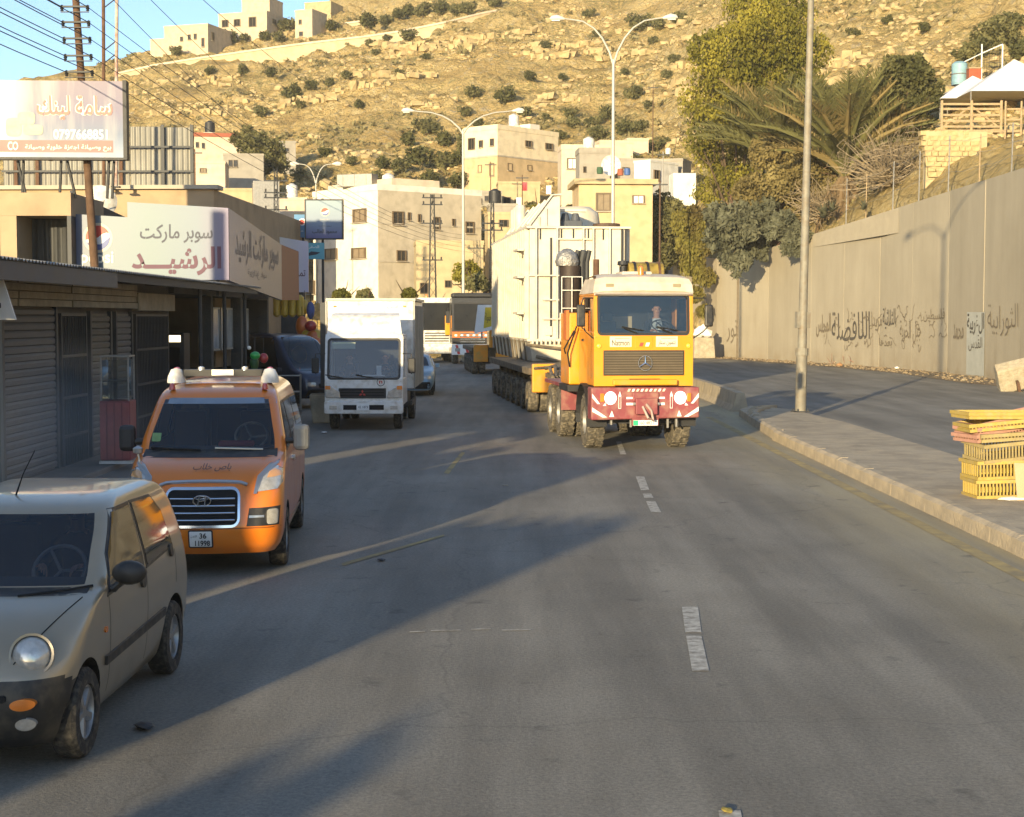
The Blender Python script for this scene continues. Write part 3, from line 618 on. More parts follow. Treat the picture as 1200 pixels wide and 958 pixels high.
# ================================================================== BUILDINGS
def bmat(name, col, **k): return pm(name, col, .9, var=k.pop('var', .14), scale=k.pop('scale', .6), bump=.2, bscale=6, spec=.15, dirt=tuple(c * .72 for c in col), **k)
CREAM = bmat('cream_render', (.66, .56, .43)); CREAM2 = bmat('pale_cream_render', (.78, .73, .64)); YEL = bmat('yellow_stone', (.58, .44, .26)); GREYB = bmat('grey_block_render', (.36, .33, .28)); TANB = bmat('tan_stone_blocks', (.5, .40, .24)); PINKB = bmat('pinkish_render', (.66, .53, .40)); WHB = bmat('whitewash', (.82, .8, .74))
FRAMEM = pm('brown_window_frame', (.14, .10, .06), .6, var=.2); SHUT = pm('tan_shutter', (.26, .2, .13), .7, var=.3, scale=3); SLABM = bmat('concrete_slab', (.45, .4, .32)); REDT = pm('red_roof_tile', (.36, .11, .06), .85, var=.3, scale=3)
PWM = {}
def pane_meshes():
    PWM['pane'] = MB().box(-.5, .5, -.02, .0, 0, 1).mesh('pane')
    m = MB(); t = .06; t2 = .04
    for b in [(-.5 - t, -.5 + t, 0, 1), (.5 - t, .5 + t, 0, 1)]: m.box(b[0], b[1], -.11, .0, b[2] - .03, b[3] + .03)
    m.box(-.5, .5, -.10, 0, -.03, .05); m.box(-.5, .5, -.10, 0, .95, 1.03); m.box(-.025, .025, -.05, 0, .05, .95)
    PWM['frame'] = m.mesh('window_frame'); PWM['sill'] = MB().box(-.62, .62, -.22, 0, -.09, -.03).mesh('sill')
pane_meshes()
def add_window(parent, o, ex, nrm, wd, ht, kind='glass'):
    """window with bottom centre o, along ex, facing nrm (all local to parent)"""
    rz = math.atan2(ex.y, ex.x)
    mats = {'glass': PANE, 'shutter': SHUT, 'white': WHITEM, 'dark': BLACK}
    key = 'frame_' + kind
    if key not in PWM:
        f = PWM['frame'].copy(); f.materials.append(FRAMEM); PWM[key] = f; p_ = PWM['pane'].copy(); p_.materials.append(mats[kind]); PWM['pane_' + kind] = p_
        s_ = PWM['sill'].copy(); s_.materials.append(SLABM); PWM['sill_' + kind] = s_
    w_ = link('window', PWM[key], None, parent); w_.location = o + nrm * .005; w_.rotation_euler = (0, 0, rz); w_.scale = (wd, 1, ht)
    link('pane', PWM['pane_' + kind], None, w_); 
    if kind != 'dark': link('sill', PWM['sill_' + kind], None, w_)
def bld(name, label, cat, pxc, py_top, py_base, d, W, D, yaw, mat, front=(), side=(), parapet=.35, group=None, slab=None, ext=8.0, roofm=None):
    """box building; near corner at column pxc and distance d. yaw<0: front runs left of the corner and the right side shows"""
    b0 = P(pxc, py_base, d); zt = P(pxc, py_top, d).z; H = zt - b0.z; yw = R(yaw); t = thing(name, label, cat, b0, yw, group)
    sgn = -1 if yaw < 0 else 1; x0, x1 = (-W, 0) if sgn < 0 else (0, W)
    MB().box(x0, x1, 0, D, -ext, H).build('wall', mat, t, bevel=.02)
    if parapet:
        p = parapet; m = MB(); m.box(x0 - .04, x1 + .04, -.04, .18, H - .12, H + p); m.box(x0 - .04, x1 + .04, D - .18, D + .04, H - .12, H + p); m.box(x0 - .04, x0 + .16, .181, D - .181, H - .12, H + p); m.box(x1 - .16, x1 + .04, .181, D - .181, H - .12, H + p)
        m.build('parapet', roofm or mat, t)
    if slab: MB().box(x0 - slab, x1 + slab, -slab, D + slab, H - .25, H + .004 + .12).build('roof_slab', roofm or SLABM, t)
    c_, s_ = math.cos(yw), math.sin(yw)
    def put(px, py, wp, hp, kind, face):
        a, b_ = ray(px, py); dx, dy = (c_, s_) if face == 'f' else (-s_, c_)
        ox, oy = b0.x, b0.y
        den = dx - a * dy
        u = (a * oy - ox) / den; Y = oy + u * dy; z = CAMZ + b_ * Y - b0.z; h = hp / F * Y
        a2, _ = ray(px + wp / 2, py); a1, _ = ray(px - wp / 2, py); u2 = (a2 * oy - ox) / (dx - a2 * dy); u1 = (a1 * oy - ox) / (dx - a1 * dy); ww = abs(u2 - u1)
        if face == 'f': add_window(t, Vector((u, 0, z - h / 2)), Vector((1, 0, 0)), Vector((0, -1, 0)), ww, h, kind)
        else:
            if sgn < 0: add_window(t, Vector((0, u, z - h / 2)), Vector((0, 1, 0)), Vector((1, 0, 0)), ww, h, kind)
            else: add_window(t, Vector((0, u, z - h / 2)), Vector((0, -1, 0)), Vector((-1, 0, 0)), ww, h, kind)
    for q in front: put(*q[:4], q[4] if len(q) > 4 else 'glass', 'f')
    for q in side: put(*q[:4], q[4] if len(q) > 4 else 'glass', 's')
    t['H'] = H; return t
B1 = bld('apartment_block', 'large whitewashed three storey block with darkened shaded right side behind the shop signs', 'building', 443, 221, 352, 118, 9.6, 9.9, -52, CREAM2,
    front=[(422, 253, 14, 15, 'shutter'), (421, 297, 15, 12, 'shutter'), (388, 298, 14, 12, 'shutter'), (365, 337, 8, 15, 'shutter'), (393, 262, 13, 14, 'shutter')],
    side=[(466, 256, 12, 15), (479, 254, 3, 9), (491, 256, 3, 9), (511, 262, 7, 14), (531, 261, 3, 8), (550, 267, 9, 13), (470, 300, 10, 12), (509, 306, 10, 12), (545, 308, 8, 10)])
SHADE_SIDE = bmat('shaded_side_render', (.50, .44, .34))  # darker tone paints the shade of the block's right side into its colour
boxp('side_sheet', SHADE_SIDE, B1, .001, .02, .02, 9.88, -3, B1['H'] + .3)
MB().box(-9.7, -.3, 1.5, 6, B1['H'], B1['H'] + .9).build('roof_room', CREAM, B1)
for o in (0, 1):
    boxp('string_course', SLABM, B1, .004, .06, 0, 9.9, 2.9 + o * 2.9, 3.03 + o * 2.9)
b0 = P(419, 213, 121); tk = thing('rooftop_tank', 'grey sheet metal tank box on the roof of the whitewashed block', 'water tank', (b0.x, b0.y, B1.location.z + B1['H'] + .36), R(-20))
MB().box(-1.5, 1.5, -.6, .6, 0, .95).build('tank_body', DGREY if False else STEEL, tk, bevel=.03)
for x in (-1, 0, 1): boxp('tank_rib', STEEL, tk, x - .03, x + .03, -.64, -.602, .02, .93)
bld('low_yellow_house', 'low yellow wall of a rooftop room right of the grey roof tank', 'building', 446, 213, 224, 124, 4.2, 3, 8, YEL, parapet=.15)
bld('boundary_building', 'low yellowish walled yard building at the foot of the shaded block side', 'building', 488, 285, 348, 112, 4.9, 4, 6, TANB, front=[(497, 338, 9, 12, 'dark'), (525, 333, 7, 8, 'dark')], parapet=.2)
B2 = bld('cream_house', 'cream three storey house with yellow lower floors on the hillside', 'building', 583, 150, 228, 148, 4.4, 9.0, -42, bmat('warm_cream_render', (.76, .66, .47)),
    front=[(553, 169, 7, 13, 'dark'), (564, 169, 4, 8), (577, 167, 4, 8), (563, 198, 4, 8), (577, 199, 5, 14, 'shutter')], side=[(619, 169, 7, 7), (643, 172, 8, 7), (597, 196, 5, 8, 'white'), (620, 197, 5, 6, 'white')])
boxp('lower_storey_cladding', YEL, B2, -4.42, .06, -.06, 9.05, -3, 3.6); boxp('floor_band', SLABM, B2, -4.5, .1, -.1, 9.1, 3.604, 3.75)
bb = P(635, 147, 151); boxp('stair_head', CREAM2, B2, -1.8, -.4, 5.2, 6.6, B2['H'], B2['H'] + .9)
B3 = bld('yellow_stone_house', 'low yellow stone house with projecting roof slab behind the transformer', 'building', 678, 212, 275, 112, 5.4, 5, 3, YEL,
    front=[(707, 237, 16, 20, 'shutter'), (748, 234, 13, 9, 'white')], parapet=0, slab=.35, roofm=TANB)
for q in ((680, 212, 690, 0),): pass
bld('small_house', 'small cream house with a white ground floor right of the three storey house', 'building', 658, 174, 215, 140, 3.4, 3, 5, CREAM, front=[(671, 192, 12, 12, 'white')], group=None)
bld('grey_block_house', 'grey unrendered block house left of the white satellite dish', 'building', 679, 178, 206, 130, 2.6, 3, 4, GREYB, front=[(685, 199, 3, 7, 'dark')])
bld('grey_shed', 'low grey block shed right of the white satellite dish', 'building', 727, 187, 206, 131, 3.2, 2.5, -6 + 12, GREYB, front=[(733, 197, 8, 1, 'dark')], parapet=.1)
bld('tan_house', 'tan house with a flat roof high above the satellite dish', 'building', 703, 166, 186, 150, 3.3, 3, 10, PINKB, parapet=.15)
bld('tan_house', 'smaller tan house standing just right of the other tan house', 'building', 735, 163, 186, 156, 2.2, 3, 8, PINKB, parapet=.1)
bld('white_fronted_hut', 'hut with a whitewashed front and grey side above the yellow stone house', 'building', 762, 188, 216, 124, 1.6, 4, -40, WHB, parapet=.05, side=[(769, 206, 6, 12, 'dark')])
bld('grey_outbuilding', 'grey outbuilding with a pole before it right of the white hut', 'building', 800, 187, 222, 128, 3, 3, -20, GREYB, parapet=.1)
bld('white_kiosk', 'small white kiosk box left of the yellow green tree', 'building', 789, 203, 219, 118, 1.75, 2, 4, WHB, parapet=0)
bld('grey_shack', 'grey shack with dark openings below the cream three storey house', 'building', 556, 225, 262, 136, 2.4, 3, 4, GREYB, front=[(562, 236, 5, 6), (570, 233, 4, 6)], parapet=.1)
bld('grey_low_house', 'grey low house behind the utility poles right of the shaded block side', 'building', 574, 240, 290, 122, 2.2, 3, 5, GREYB, front=[(577, 262, 8, 9)], parapet=.1)
bld('terraced_house', 'narrow tan house with laundry below the cream three storey house', 'building', 584, 214, 246, 140, 3.8, 3, 4, TANB, front=[(594, 236, 8, 9, 'dark'), (606, 238, 6, 8, 'dark')], parapet=.1)
bld('terraced_house', 'lower tan house left of the transformer with a long flat wall', 'building', 572, 250, 300, 118, 4.6, 3, 6, TANB, front=[(590, 262, 10, 8, 'dark')], parapet=.1)
bld('pink_house', 'pale pink house with a red roof edge left of the hillside tree', 'building', 228, 157, 188, 152, 5.0, 4, 12, PINKB, front=[(231, 170, 3, 6), (238, 171, 3, 6)], parapet=0, slab=.12, roofm=REDT)
bld('grey_stone_house', 'grey stone house with two storeys below the pale pink house', 'building', 262, 181, 218, 140, 3.6, 4, -12 + 20, GREYB, front=[(270, 192, 4, 8), (276, 192, 4, 8)], parapet=.1)
bld('grey_stone_house', 'low grey house at the left with a brown window beside the metal fence', 'building', 228, 190, 226, 132, 2.6, 4, 6, PINKB, front=[(238, 200, 7, 5, 'shutter')], parapet=.1)
bld('hill_house', 'grey flat roofed house right of the big hillside tree', 'building', 312, 166, 186, 158, 3.0, 4, 10, GREYB, front=[(336, 176, 4, 4)], parapet=.1)
bld('white_house', 'bright white low house left of the utility mast behind the shop sign', 'building', 250, 237, 290, 128, 3.6, 4, 3, CREAM2, parapet=.15)
bld('white_house', 'cream house with a small brown window left of the utility mast', 'building', 268, 248, 300, 127, 3.6, 4, 5, CREAM, front=[(309, 262, 5, 13, 'shutter')], parapet=.1)
bld('white_house', 'pale house with a brown door right of the utility mast', 'building', 312, 233, 320, 128, 3.4, 4, 3, PINKB, front=[(334, 264, 11, 12, 'shutter')], parapet=.1)
bld('rooftop_shed', 'grey corrugated rooftop shed above the bright white low houses', 'building', 297, 212, 224, 114, 1.9, 2, 12, STEEL, parapet=0)
bld('long_low_wall_house', 'long pale house front running below the yellow parapet', 'building', 226, 222, 262, 118, 5.4, 4, 3, TANB, parapet=.1)
HTST = bmat('hilltop_stone', (.60, .49, .35))
# hilltop stone buildings
bld('hilltop_building', 'long low stone building at the left end of the hilltop', 'building', 244, 29, 72, 250, 8.0, 8, -18, HTST, front=[(222, 44, 3, 6), (229, 43, 3, 6), (213, 46, 3, 5), (238, 50, 3, 10)], side=[(249, 43, 3, 9)], parapet=.2)
bld('hilltop_building', 'stepped lowest wing at the far left of the hilltop buildings', 'building', 208, 45, 74, 252, 5, 6, -18, HTST, parapet=.1)
bld('hilltop_building', 'main hilltop stone building with three dark doorways', 'building', 313, 14, 50, 258, 9.0, 8, -18, HTST, front=[(264, 28, 7, 8, 'dark'), (278, 27, 7, 8, 'dark'), (296, 26, 8, 11, 'dark')], side=[(321, 26, 4, 6)], parapet=.2)
bld('hilltop_tower_block', 'raised stone block on top of the main hilltop building', 'building', 316, -2, 20, 262, 5.2, 5, -18, HTST, parapet=.2)
bld('hilltop_building', 'square stone tower house at the right end of the hilltop buildings', 'building', 366, 12, 50, 255, 3.2, 5, -22, HTST, front=[(352, 26, 3, 5), (353, 40, 4, 5)], parapet=.2)
bld('hilltop_building', 'half built stone house with a dark roof frame behind the hilltop tower house', 'building', 388, 2, 30, 268, 5, 5, -18, TANB, parapet=.1)
# terrace walls across the ridge
TERW = bmat('terrace_stone', (.60, .485, .31))
def terrace(label, pts, hpx, name='terrace_wall'):
    t = thing(name, label, 'wall', (0, 0, 0)); m = MB(); Q = []
    for px, py, d in pts: Q.append((P(px, py, d), P(px, py + hpx, d)))
    for (a, a2), (b_, b2) in zip(Q[:-1], Q[1:]):
        m.hexa([a2 - Vector((0, 0, 3)), b2 - Vector((0, 0, 3)), b2 + Vector((0, 1.5, -3)), a2 + Vector((0, 1.5, -3))], [a, b_, b_ + Vector((0, 1.5, 0)), a + Vector((0, 1.5, 0))])
    m.build('wall_face', TERW, t); m2 = MB()
    for (a, _), (b_, _) in zip(Q[:-1], Q[1:]):
        m2.hexa([a + Vector((0, -.15, .004)), b_ + Vector((0, -.15, .004)), b_ + Vector((0, .6, .004)), a + Vector((0, .6, .004))], [a + Vector((0, -.15, .3)), b_ + Vector((0, -.15, .3)), b_ + Vector((0, .6, .3)), a + Vector((0, .6, .3))])
    m2.build('coping', CREAM, t)
terrace('long tan stone retaining wall below the hilltop buildings', [(135, 88, 243), (180, 78, 243), (230, 70, 243), (300, 60, 243), (360, 52, 243), (430, 44, 243), (470, 38, 243), (520, 28, 243), (560, 18, 246), (610, 8, 250)], 10)
terrace('upper tan stone wall of the ridge road at top centre', [(395, 30, 262), (440, 24, 262), (500, 10, 264), (560, -2, 266)], 8)

# tents, gate, net and fence on the right
tt = thing('white_tent', 'white pointed canvas tent behind the wooden gate', 'tent', P(1150, 140, 97))
def tent(t, w_, dpt, h0, h1):
    MB().add([(-w_, 0, h0), (w_, 0, h0), (w_, dpt, h0), (-w_, dpt, h0), (0, dpt / 2, h1)], [(0, 1, 4), (1, 2, 4), (2, 3, 4), (3, 0, 4), (3, 2, 1, 0)]).build('tent_roof', WHITEM, t)
    for x in (-w_, w_):
        for y in (0, dpt): t_ = MB().cyl((x, y, -1.5), (x, y, h0), .04, n=6).build('tent_pole', STEEL, t)
tent(tt, 2.6, 4, 1.3, 3.0); 
t2 = thing('white_tent', 'larger white canvas tent at the right edge of the photo', 'tent', P(1203, 138, 94)); tent(t2, 3.4, 5, 1.6, 3.9)
bld('dark_kiosk', 'low brown kiosk between the two white tents', 'building', 1128, 122, 150, 100, 3, 3, 3, TANB, front=[(1155, 138, 20, 8, 'dark')], parapet=.1)
WD = pm('weathered_wood', (.42, .31, .18), .85, var=.35, scale=6, bump=.3, bscale=30)
gt = thing('wooden_gate', 'pale wooden ranch gate with diagonal braces on the terrace at right', 'gate', P(1103, 150, 89))
g0 = P(1103, 150, 89); gw = (1172 - 1103) / F * 89
for i, z in enumerate((0.0, .32, .66, 1.0, 1.28)): boxp('board', WD, gt, 0, gw, -.03, .03, z, z + .13, bevel=.01)
for x in (0, gw / 2, gw): boxp('gate_post', WD, gt, x - .07, x + .07, -.1, -.035, -.6, 1.55, bevel=.01)
MB().prism([(0.1, .1), (.25, .1), (gw / 2, 1.2), (gw / 2 - .15, 1.2)], 'xz', .035, .08).build('brace', WD, gt); MB().prism([(gw - .1, .1), (gw - .25, .1), (gw / 2, 1.2), (gw / 2 + .15, 1.2)], 'xz', .035, .08).build('brace', WD, gt)
boxp('plinth_beam', WD, gt, -.05, gw + 2.2, -.12, .1, -.28, -.12)
gp2 = thing('gate_post_pair', 'pale wooden post and rail right of the wooden gate', 'fence', P(1178, 152, 88))
for x in (0, .9): MB().cyl((x, 0, -.6), (x, 0, 1.6), .06, n=8).build('post', WD, gp2)
for z in (.5, 1.1): boxp('rail', WD, gp2, .06, .84, -.03, .03, z, z + .1)
ng = thing('netting_goal', 'tall white framed netting panel above the tents', 'net frame', P(1150, 95, 104))
nw = (1174 - 1150) / F * 104; nh = 42 / F * 104
for x in (0, nw): MB().cyl((x, 0, -1), (x, 0, nh), .05, n=6).build('post', WHITEM, ng)
MB().cyl((0, 0, nh * .75), (nw, 0, nh), .04, n=6).build('top_bar', WHITEM, ng)
nm = MB()
for i in range(9): nm.cyl((nw * i / 8, .02, 0), (nw * i / 8, .02, nh * .8), .012, n=3); nm.cyl((0, .03, nh * .8 * i / 8), (nw, .03, nh * .8 * i / 8), .012, n=3)
nm.build('netting', DGREY, ng); MB().cyl((-1.5, 0, nh * .45), (0, 0, nh * .75), .035, n=6).build('stay', WHITEM, ng)
BLUEP = pm('pale_blue_paint', (.25, .42, .5), .6, var=.3)
bt = thing('blue_water_tank', 'pale blue cylindrical water tank on the terrace left of the netting', 'water tank', P(1124, 100, 101)); MB().lathe([(0, 0), (.5, 0), (.5, 1.35), (.3, 1.5), (0, 1.5)], 16).build('tank_body', BLUEP, bt, smooth=True); MB().lathe([(.52, .65), (.54, .68), (.52, .72)], 16).build('hoop', STEEL, bt)
rc = thing('red_chest', 'rust red box standing right of the pale blue tank', 'box', P(1141, 98, 100)); MB().box(-.4, .4, -.3, .3, 0, .9).build('box_body', pm('rust_red', (.36, .09, .04), .8, var=.3), rc, bevel=.03); boxp('lid', WD, rc, -.43, .43, -.33, .33, .904, .98)
st = thing('dry_stone_wall', 'dry stone wall below the wooden gate on the slope', 'wall', P(1120, 208, 84.5), R(3))
stm = [MB().box(-.5, .5, -.5, .5, -.5, .5).mesh('stone') for _ in range(3)]
for m_ in stm:
    for v in m_.vertices: v.co *= 1 + random.uniform(-.14, .1)
    m_.materials.append(ROCKM)
backw = boxp('wall_core', TANB, st, -1.6, 1.8, .25, .7, -1.5, 2.5)
for r_ in range(9):
    x = -1.6 - .05 * r_ + random.uniform(0, .2)
    while x < 1.7 - .12 * r_:
        L_ = random.uniform(.3, .55); o = link('stone', random.choice(stm), None, st); o.location = (x + L_ / 2, .2 + random.uniform(-.04, .04) + .03 * r_, .14 + r_ * .285); o.scale = (L_ * .94, .4, .26); o.rotation_euler = (0, random.uniform(-.05, .05), 0); x += L_
# wire fence posts on top of the retaining wall
fn = thing('wire_fence', 'sagging wire fence on thin posts along the top of the retaining wall', 'fence')
prev = None
for px, pyt, pyb in [(982, 210, 262), (1005, 205, 252), (1036, 190, 238), (1066, 178, 228), (1100, 160, 220), (1135, 158, 210), (1172, 145, 200), (1215, 130, 190)]:
    q, e_ = wall_local(px, pyb); nn_ = e_.cross(Vector((0, 0, 1))); b_ = q - nn_ * .5; top_ = b_.z + (pyb - pyt) / F * b_.y
    MB().cyl((b_.x, b_.y, b_.z - 1.0), (b_.x + .05, b_.y, top_), .035, n=6).build('fence_post', WD if px % 2 else STEEL, fn)
    cur = [Vector((b_.x, b_.y, b_.z + (top_ - b_.z) * k)) for k in (.3, .6, .92)]
    if prev:
        m = MB()
        for a, c_ in zip(prev, cur): m.tube([a, a.lerp(c_, .5) - Vector((0, 0, .12)), c_], .008, 3)
        m.build('fence_wire', STEEL, fn)
    prev = cur

# ================================================================== LEFT SHOPS
SHX = -8.0
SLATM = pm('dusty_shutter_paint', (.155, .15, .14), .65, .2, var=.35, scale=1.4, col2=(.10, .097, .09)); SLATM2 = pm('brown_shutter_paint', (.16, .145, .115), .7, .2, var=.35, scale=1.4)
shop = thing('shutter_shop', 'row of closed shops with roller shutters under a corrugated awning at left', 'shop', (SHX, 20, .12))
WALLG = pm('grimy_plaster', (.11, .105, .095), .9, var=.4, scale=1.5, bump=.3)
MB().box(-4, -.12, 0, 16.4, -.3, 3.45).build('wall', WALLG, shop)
SLT = MB().prism([(0, 0), (.035, .02), (.045, .09), (.02, .125), (0, .125)], 'xz', 0, 1).mesh('slat', smooth=30)
def shutter(y0, y1, z1, mat, parent=shop, x=-.11, label=None):
    s = link('roller_shutter', MB().box(x - .03, x - .005, y0, y1, 0, z1).mesh('roller_shutter'), mat, parent)
    if label: s['label'] = label
    me_ = SLT.copy(); me_.materials.append(mat); z = .02
    while z < z1 - .12:
        o = link('slat', me_, None, s); o.location = (x, y0 + .03, z); o.scale = (1, y1 - y0 - .06, 1.0); z += .128
    for yy in (y0, y1): boxp('guide_rail', DGREY, parent, x - .02, x + .07, yy - .05, yy + .05, 0, z1 + .05)
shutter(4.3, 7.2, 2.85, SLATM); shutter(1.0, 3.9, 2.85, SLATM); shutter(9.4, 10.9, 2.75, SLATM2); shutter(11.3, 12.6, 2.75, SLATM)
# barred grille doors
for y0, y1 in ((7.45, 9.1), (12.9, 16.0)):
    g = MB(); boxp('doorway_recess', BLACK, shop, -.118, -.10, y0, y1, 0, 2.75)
    ny = int((y1 - y0) / .14)
    gd = link('grille_door', MB().box(-.07, -.04, y0, y0 + .05, 0, 2.75).box(-.07, -.04, y1 - .05, y1, 0, 2.75).box(-.07, -.04, y0 + .05, y1 - .05, 2.7, 2.75).mesh('grille_door'), DGREY, shop)
    bar = MB().cyl((-.055, 0, 0), (-.055, 0, 2.7), .012, n=6).mesh('bar'); bar.materials.append(DGREY)
    for i in range(1, ny): o = link('bar', bar, None, gd); o.location = (0, y0 + (y1 - y0) * i / ny, 0)
    for z in (.5, 1.2, 1.95): boxp('cross_bar', DGREY, gd, -.08, -.035, y0 + .05, y1 - .05, z, z + .05)
# fascia boards under the awning
TANW = pm('sunbleached_board', (.34, .29, .2), .85, var=.4, scale=2.5, bump=.2)
for k, (y0, y1) in enumerate([(.2, 4.6), (4.65, 7.6), (7.65, 12.4)]):
    for i in range(4): boxp('fascia_board', TANW, shop, -.06 + .012 * ((i + k) % 3), .10 + .012 * ((i + k) % 3), y0, y1, 2.86 + i * .125, 2.86 + i * .125 + .115, bevel=.006)
boxp('fascia_board', TANW, shop, -.03, .12, 12.5, 16.0, 2.82, 3.2, bevel=.01)
AWM = pm('dark_awning_underside', (.07, .075, .082), .7, .3, var=.3)
n_ = 22.0
def corr(y0, y1, x0, x1, z0, z1, wave=.10, amp=.018, th=.004, along='y'):
    m = MB(); N = int((y1 - y0) / wave * 6); top = []; 
    for i in range(N + 1):
        y = y0 + (y1 - y0) * i / N; q = amp * math.sin(2 * math.pi * (y - y0) / wave); top.append((y, q))
    vs = []
    for y, q in top: vs += [(x0, y, z0 + q), (x1, y, z1 + q), (x0, y, z0 + q - th), (x1, y, z1 + q - th)]
    fs = []
    for i in range(N):
        a = i * 4; b_ = a + 4; fs += [(a, b_, b_ + 1, a + 1), (a + 2, a + 3, b_ + 3, b_ + 2), (a + 1, b_ + 1, b_ + 3, a + 3), (a, a + 2, b_ + 2, b_)]
    m.v = vs; m.f = fs; return m
aw = thing('corrugated_awning', 'dark corrugated metal awning with a bright scalloped edge over the closed shops', 'awning', (SHX, 20, 0))
CORR = pm('corrugated_zinc', (.42, .41, .38), .45, .6, var=.3, scale=2)
k = 0; y = -4.0
while y < 23:
    corr(y, y + 2.98, -1.6, 1.0, 3.86, 3.62, .16, .022).build('corrugated_sheet', CORR, aw); y += 3.0
boxp('front_beam', AWM, aw, .82, .9, -4, 23, 3.44, 3.585)
boxp('front_flashing', pm('slate_flashing', (.075, .09, .11), .6, .2, var=.3), aw, .92, .96, -4, 7.5, 3.32, 3.585)
for y in np.arange(-3.5, 23, 2.2): MB().box(-1.4, .82, y, y + .07, 3.5, 3.6).build('rafter', AWM, aw)
for y in (16.5, 19.6, 22.6): MB().cyl((.6, y, .1), (.6, y, 3.5), .05, n=8).build('awning_post', DGREY, aw)
# open market bay beyond the shutters
bay = thing('market_bay', 'dark open fronted shop bay under the supermarket sign', 'shop', (SHX, 36.4, .12))
MB().box(-6, -5.8, 0, 14, -.2, 3.4).build('rear_wall', WALLG, bay); MB().box(-6, -.3, 14, 14.2, -.2, 3.4).build('end_wall', WALLG, bay); MB().box(-6.2, 0, 0.05, 14.2, 3.25, 3.45).build('ceiling', WALLG, bay)
MB().box(-5.8, -.2, .05, .2, 0, 3.24).build('side_wall', WALLG, bay)
for y in (4.5, 9, 13.9): boxp('column', WALLG, bay, -.3, 0, y, y + .3, 0, 3.24)
FRM = pm('pale_steel_frame', (.3, .32, .33), .5, .4, var=.2)
for (y0, y1) in ((4.9, 6.8), (7.0, 8.8), (9.5, 11.5)):
    wn = link('window', MB().box(-.25, -.2, y0, y1, 1.75, 1.8).box(-.25, -.2, y0, y1, 2.9, 2.95).box(-.25, -.2, y0, y0 + .05, 1.8, 2.9).box(-.25, -.2, y1 - .05, y1, 1.8, 2.9).box(-.25, -.2, (y0 + y1) / 2 - .02, (y0 + y1) / 2 + .02, 1.8, 2.9).mesh('window'), FRM, bay); boxp('pane', pm('bright_window_pane', (.5, .55, .58), .15, 0, var=.3), wn, -.235, -.225, y0 + .05, y1 - .05, 1.8, 2.9)
# lit fridge sign strip inside the bay
LIT = pm('lit_fridge_header', (.9, .8, .5), .5, var=.1, emit=(1, .82, .5), es=1.6)
fr = thing('drinks_fridge', 'dark glass door drinks fridge with a lit header inside the open bay', 'fridge', (-8.45, 37.6, .12), 0)
MB().box(-.5, .5, -.35, .35, 0, 2.3).build('cabinet', DARK, fr, bevel=.02); boxp('lit_header', LIT, fr, -.42, .42, -.37, -.352, 2.08, 2.24); boxp('glass_door', GLASSD, fr, -.4, .4, -.37, -.352, .2, 1.95)
MB().cyl((.3, -.4, .9), (.3, -.4, 1.3), .015, n=6).build('handle', CHROME, fr)
# red display stand
RED = pm('faded_red_panel', (.28, .035, .03), .6, var=.3, scale=5)
ds = thing('snack_display_stand', 'red panelled display stand with a glass top before the barred shop door', 'display stand', (-7.3, 28.3, .12), R(4))
MB().box(-.25, .3, -.3, .35, .06, 1.15).build('cabinet', RED, ds, bevel=.02)
for i in range(4): boxp('vertical_board', pm('pale_red_board', (.38, .07, .06), .6, var=.3), ds, -.24 + i * .135, -.24 + i * .135 + .11, -.33, -.302, .1, 1.12)
boxp('plinth', WHITEP, ds, -.27, .32, -.32, .37, 0, .055)
for x in (-.22, .27):
    for y_ in (-.27, .32): boxp('corner_post', STEEL, ds, x - .012, x + .012, y_ - .012, y_ + .012, 1.154, 1.95)
boxp('glass_case', glass_mat('case_glass', (.6, .65, .66)), ds, -.2, .25, -.25, .3, 1.2, 1.9); boxp('case_top', STEEL, ds, -.24, .29, -.29, .34, 1.953, 1.98)
boxp('snack_shelf', DGREY, ds, -.19, .24, -.24, .29, 1.5, 1.52)
# small white sign at the left edge
ws = thing('hanging_sign', 'small pale grey tilted hanging sign at the left edge under the awning', 'sign', P(2, 352, 22.0), R(4))
MB().prism([(-.6, -.28), (.2, -.28), (.02, .32), (-.6, .36)], 'xz', -.03, .03).build('sign_panel', pm('pale_sign_sheet', (.62, .62, .6), .6, var=.1), ws); text('لبيع', .3, .12, (-.3, -.032, -.16), (1, 0, 0), (0, 0, 1), INK, ws, arabic=True)
# blue grey post at the extreme left
bpz = thing('blue_grey_post', 'blue grey painted metal post at the extreme left edge', 'post', P(-1, 600, 22.3)); bpz.location.z = .12
MB().box(-.07, .07, -.07, .07, 0, 5.0).build('post_shaft', pm('blue_grey_paint', (.09, .13, .14), .6, .2, var=.3), bpz); boxp('base_plate', DGREY, bpz, -.12, .12, -.12, .12, 0.0, .02)
# upper unfinished room
up = thing('unfinished_upper_room', 'beige concrete upper room with a dark corrugated opening above the awning', 'building', (0, 0, 0))
def pb(px, py, d): return P(px, py, d)
D0 = 37.6; xl = P(8, 300, D0).x; xr = P(84, 300, D0).x; zb = 3.5; zt = P(50, 226, D0).z; zo = P(50, 253, D0).z
BEI = bmat('beige_concrete', (.42, .31, .20))
boxp('lintel', BEI, up, xl - 3, xr, D0, D0 + 3, zo, zt); boxp('left_pier', BEI, up, xl - 3, P(20, 300, D0).x, D0, D0 + 3, zb, zo - .003); boxp('right_pier', DGREY, up, xr - .1, xr, D0, D0 + 3, zb, zo - .003)
cs = corr(0, xr - .1 - P(20, 300, D0).x, zb, zo, 0, 0, .22, .03); M_ = Matrix.Translation((P(20, 300, D0).x, D0 + 1.2, 0)) @ Matrix(((0, 1, 0, 0), (0, 0, 1, 0), (1, 0, 0, 0), (0, 0, 0, 1)))
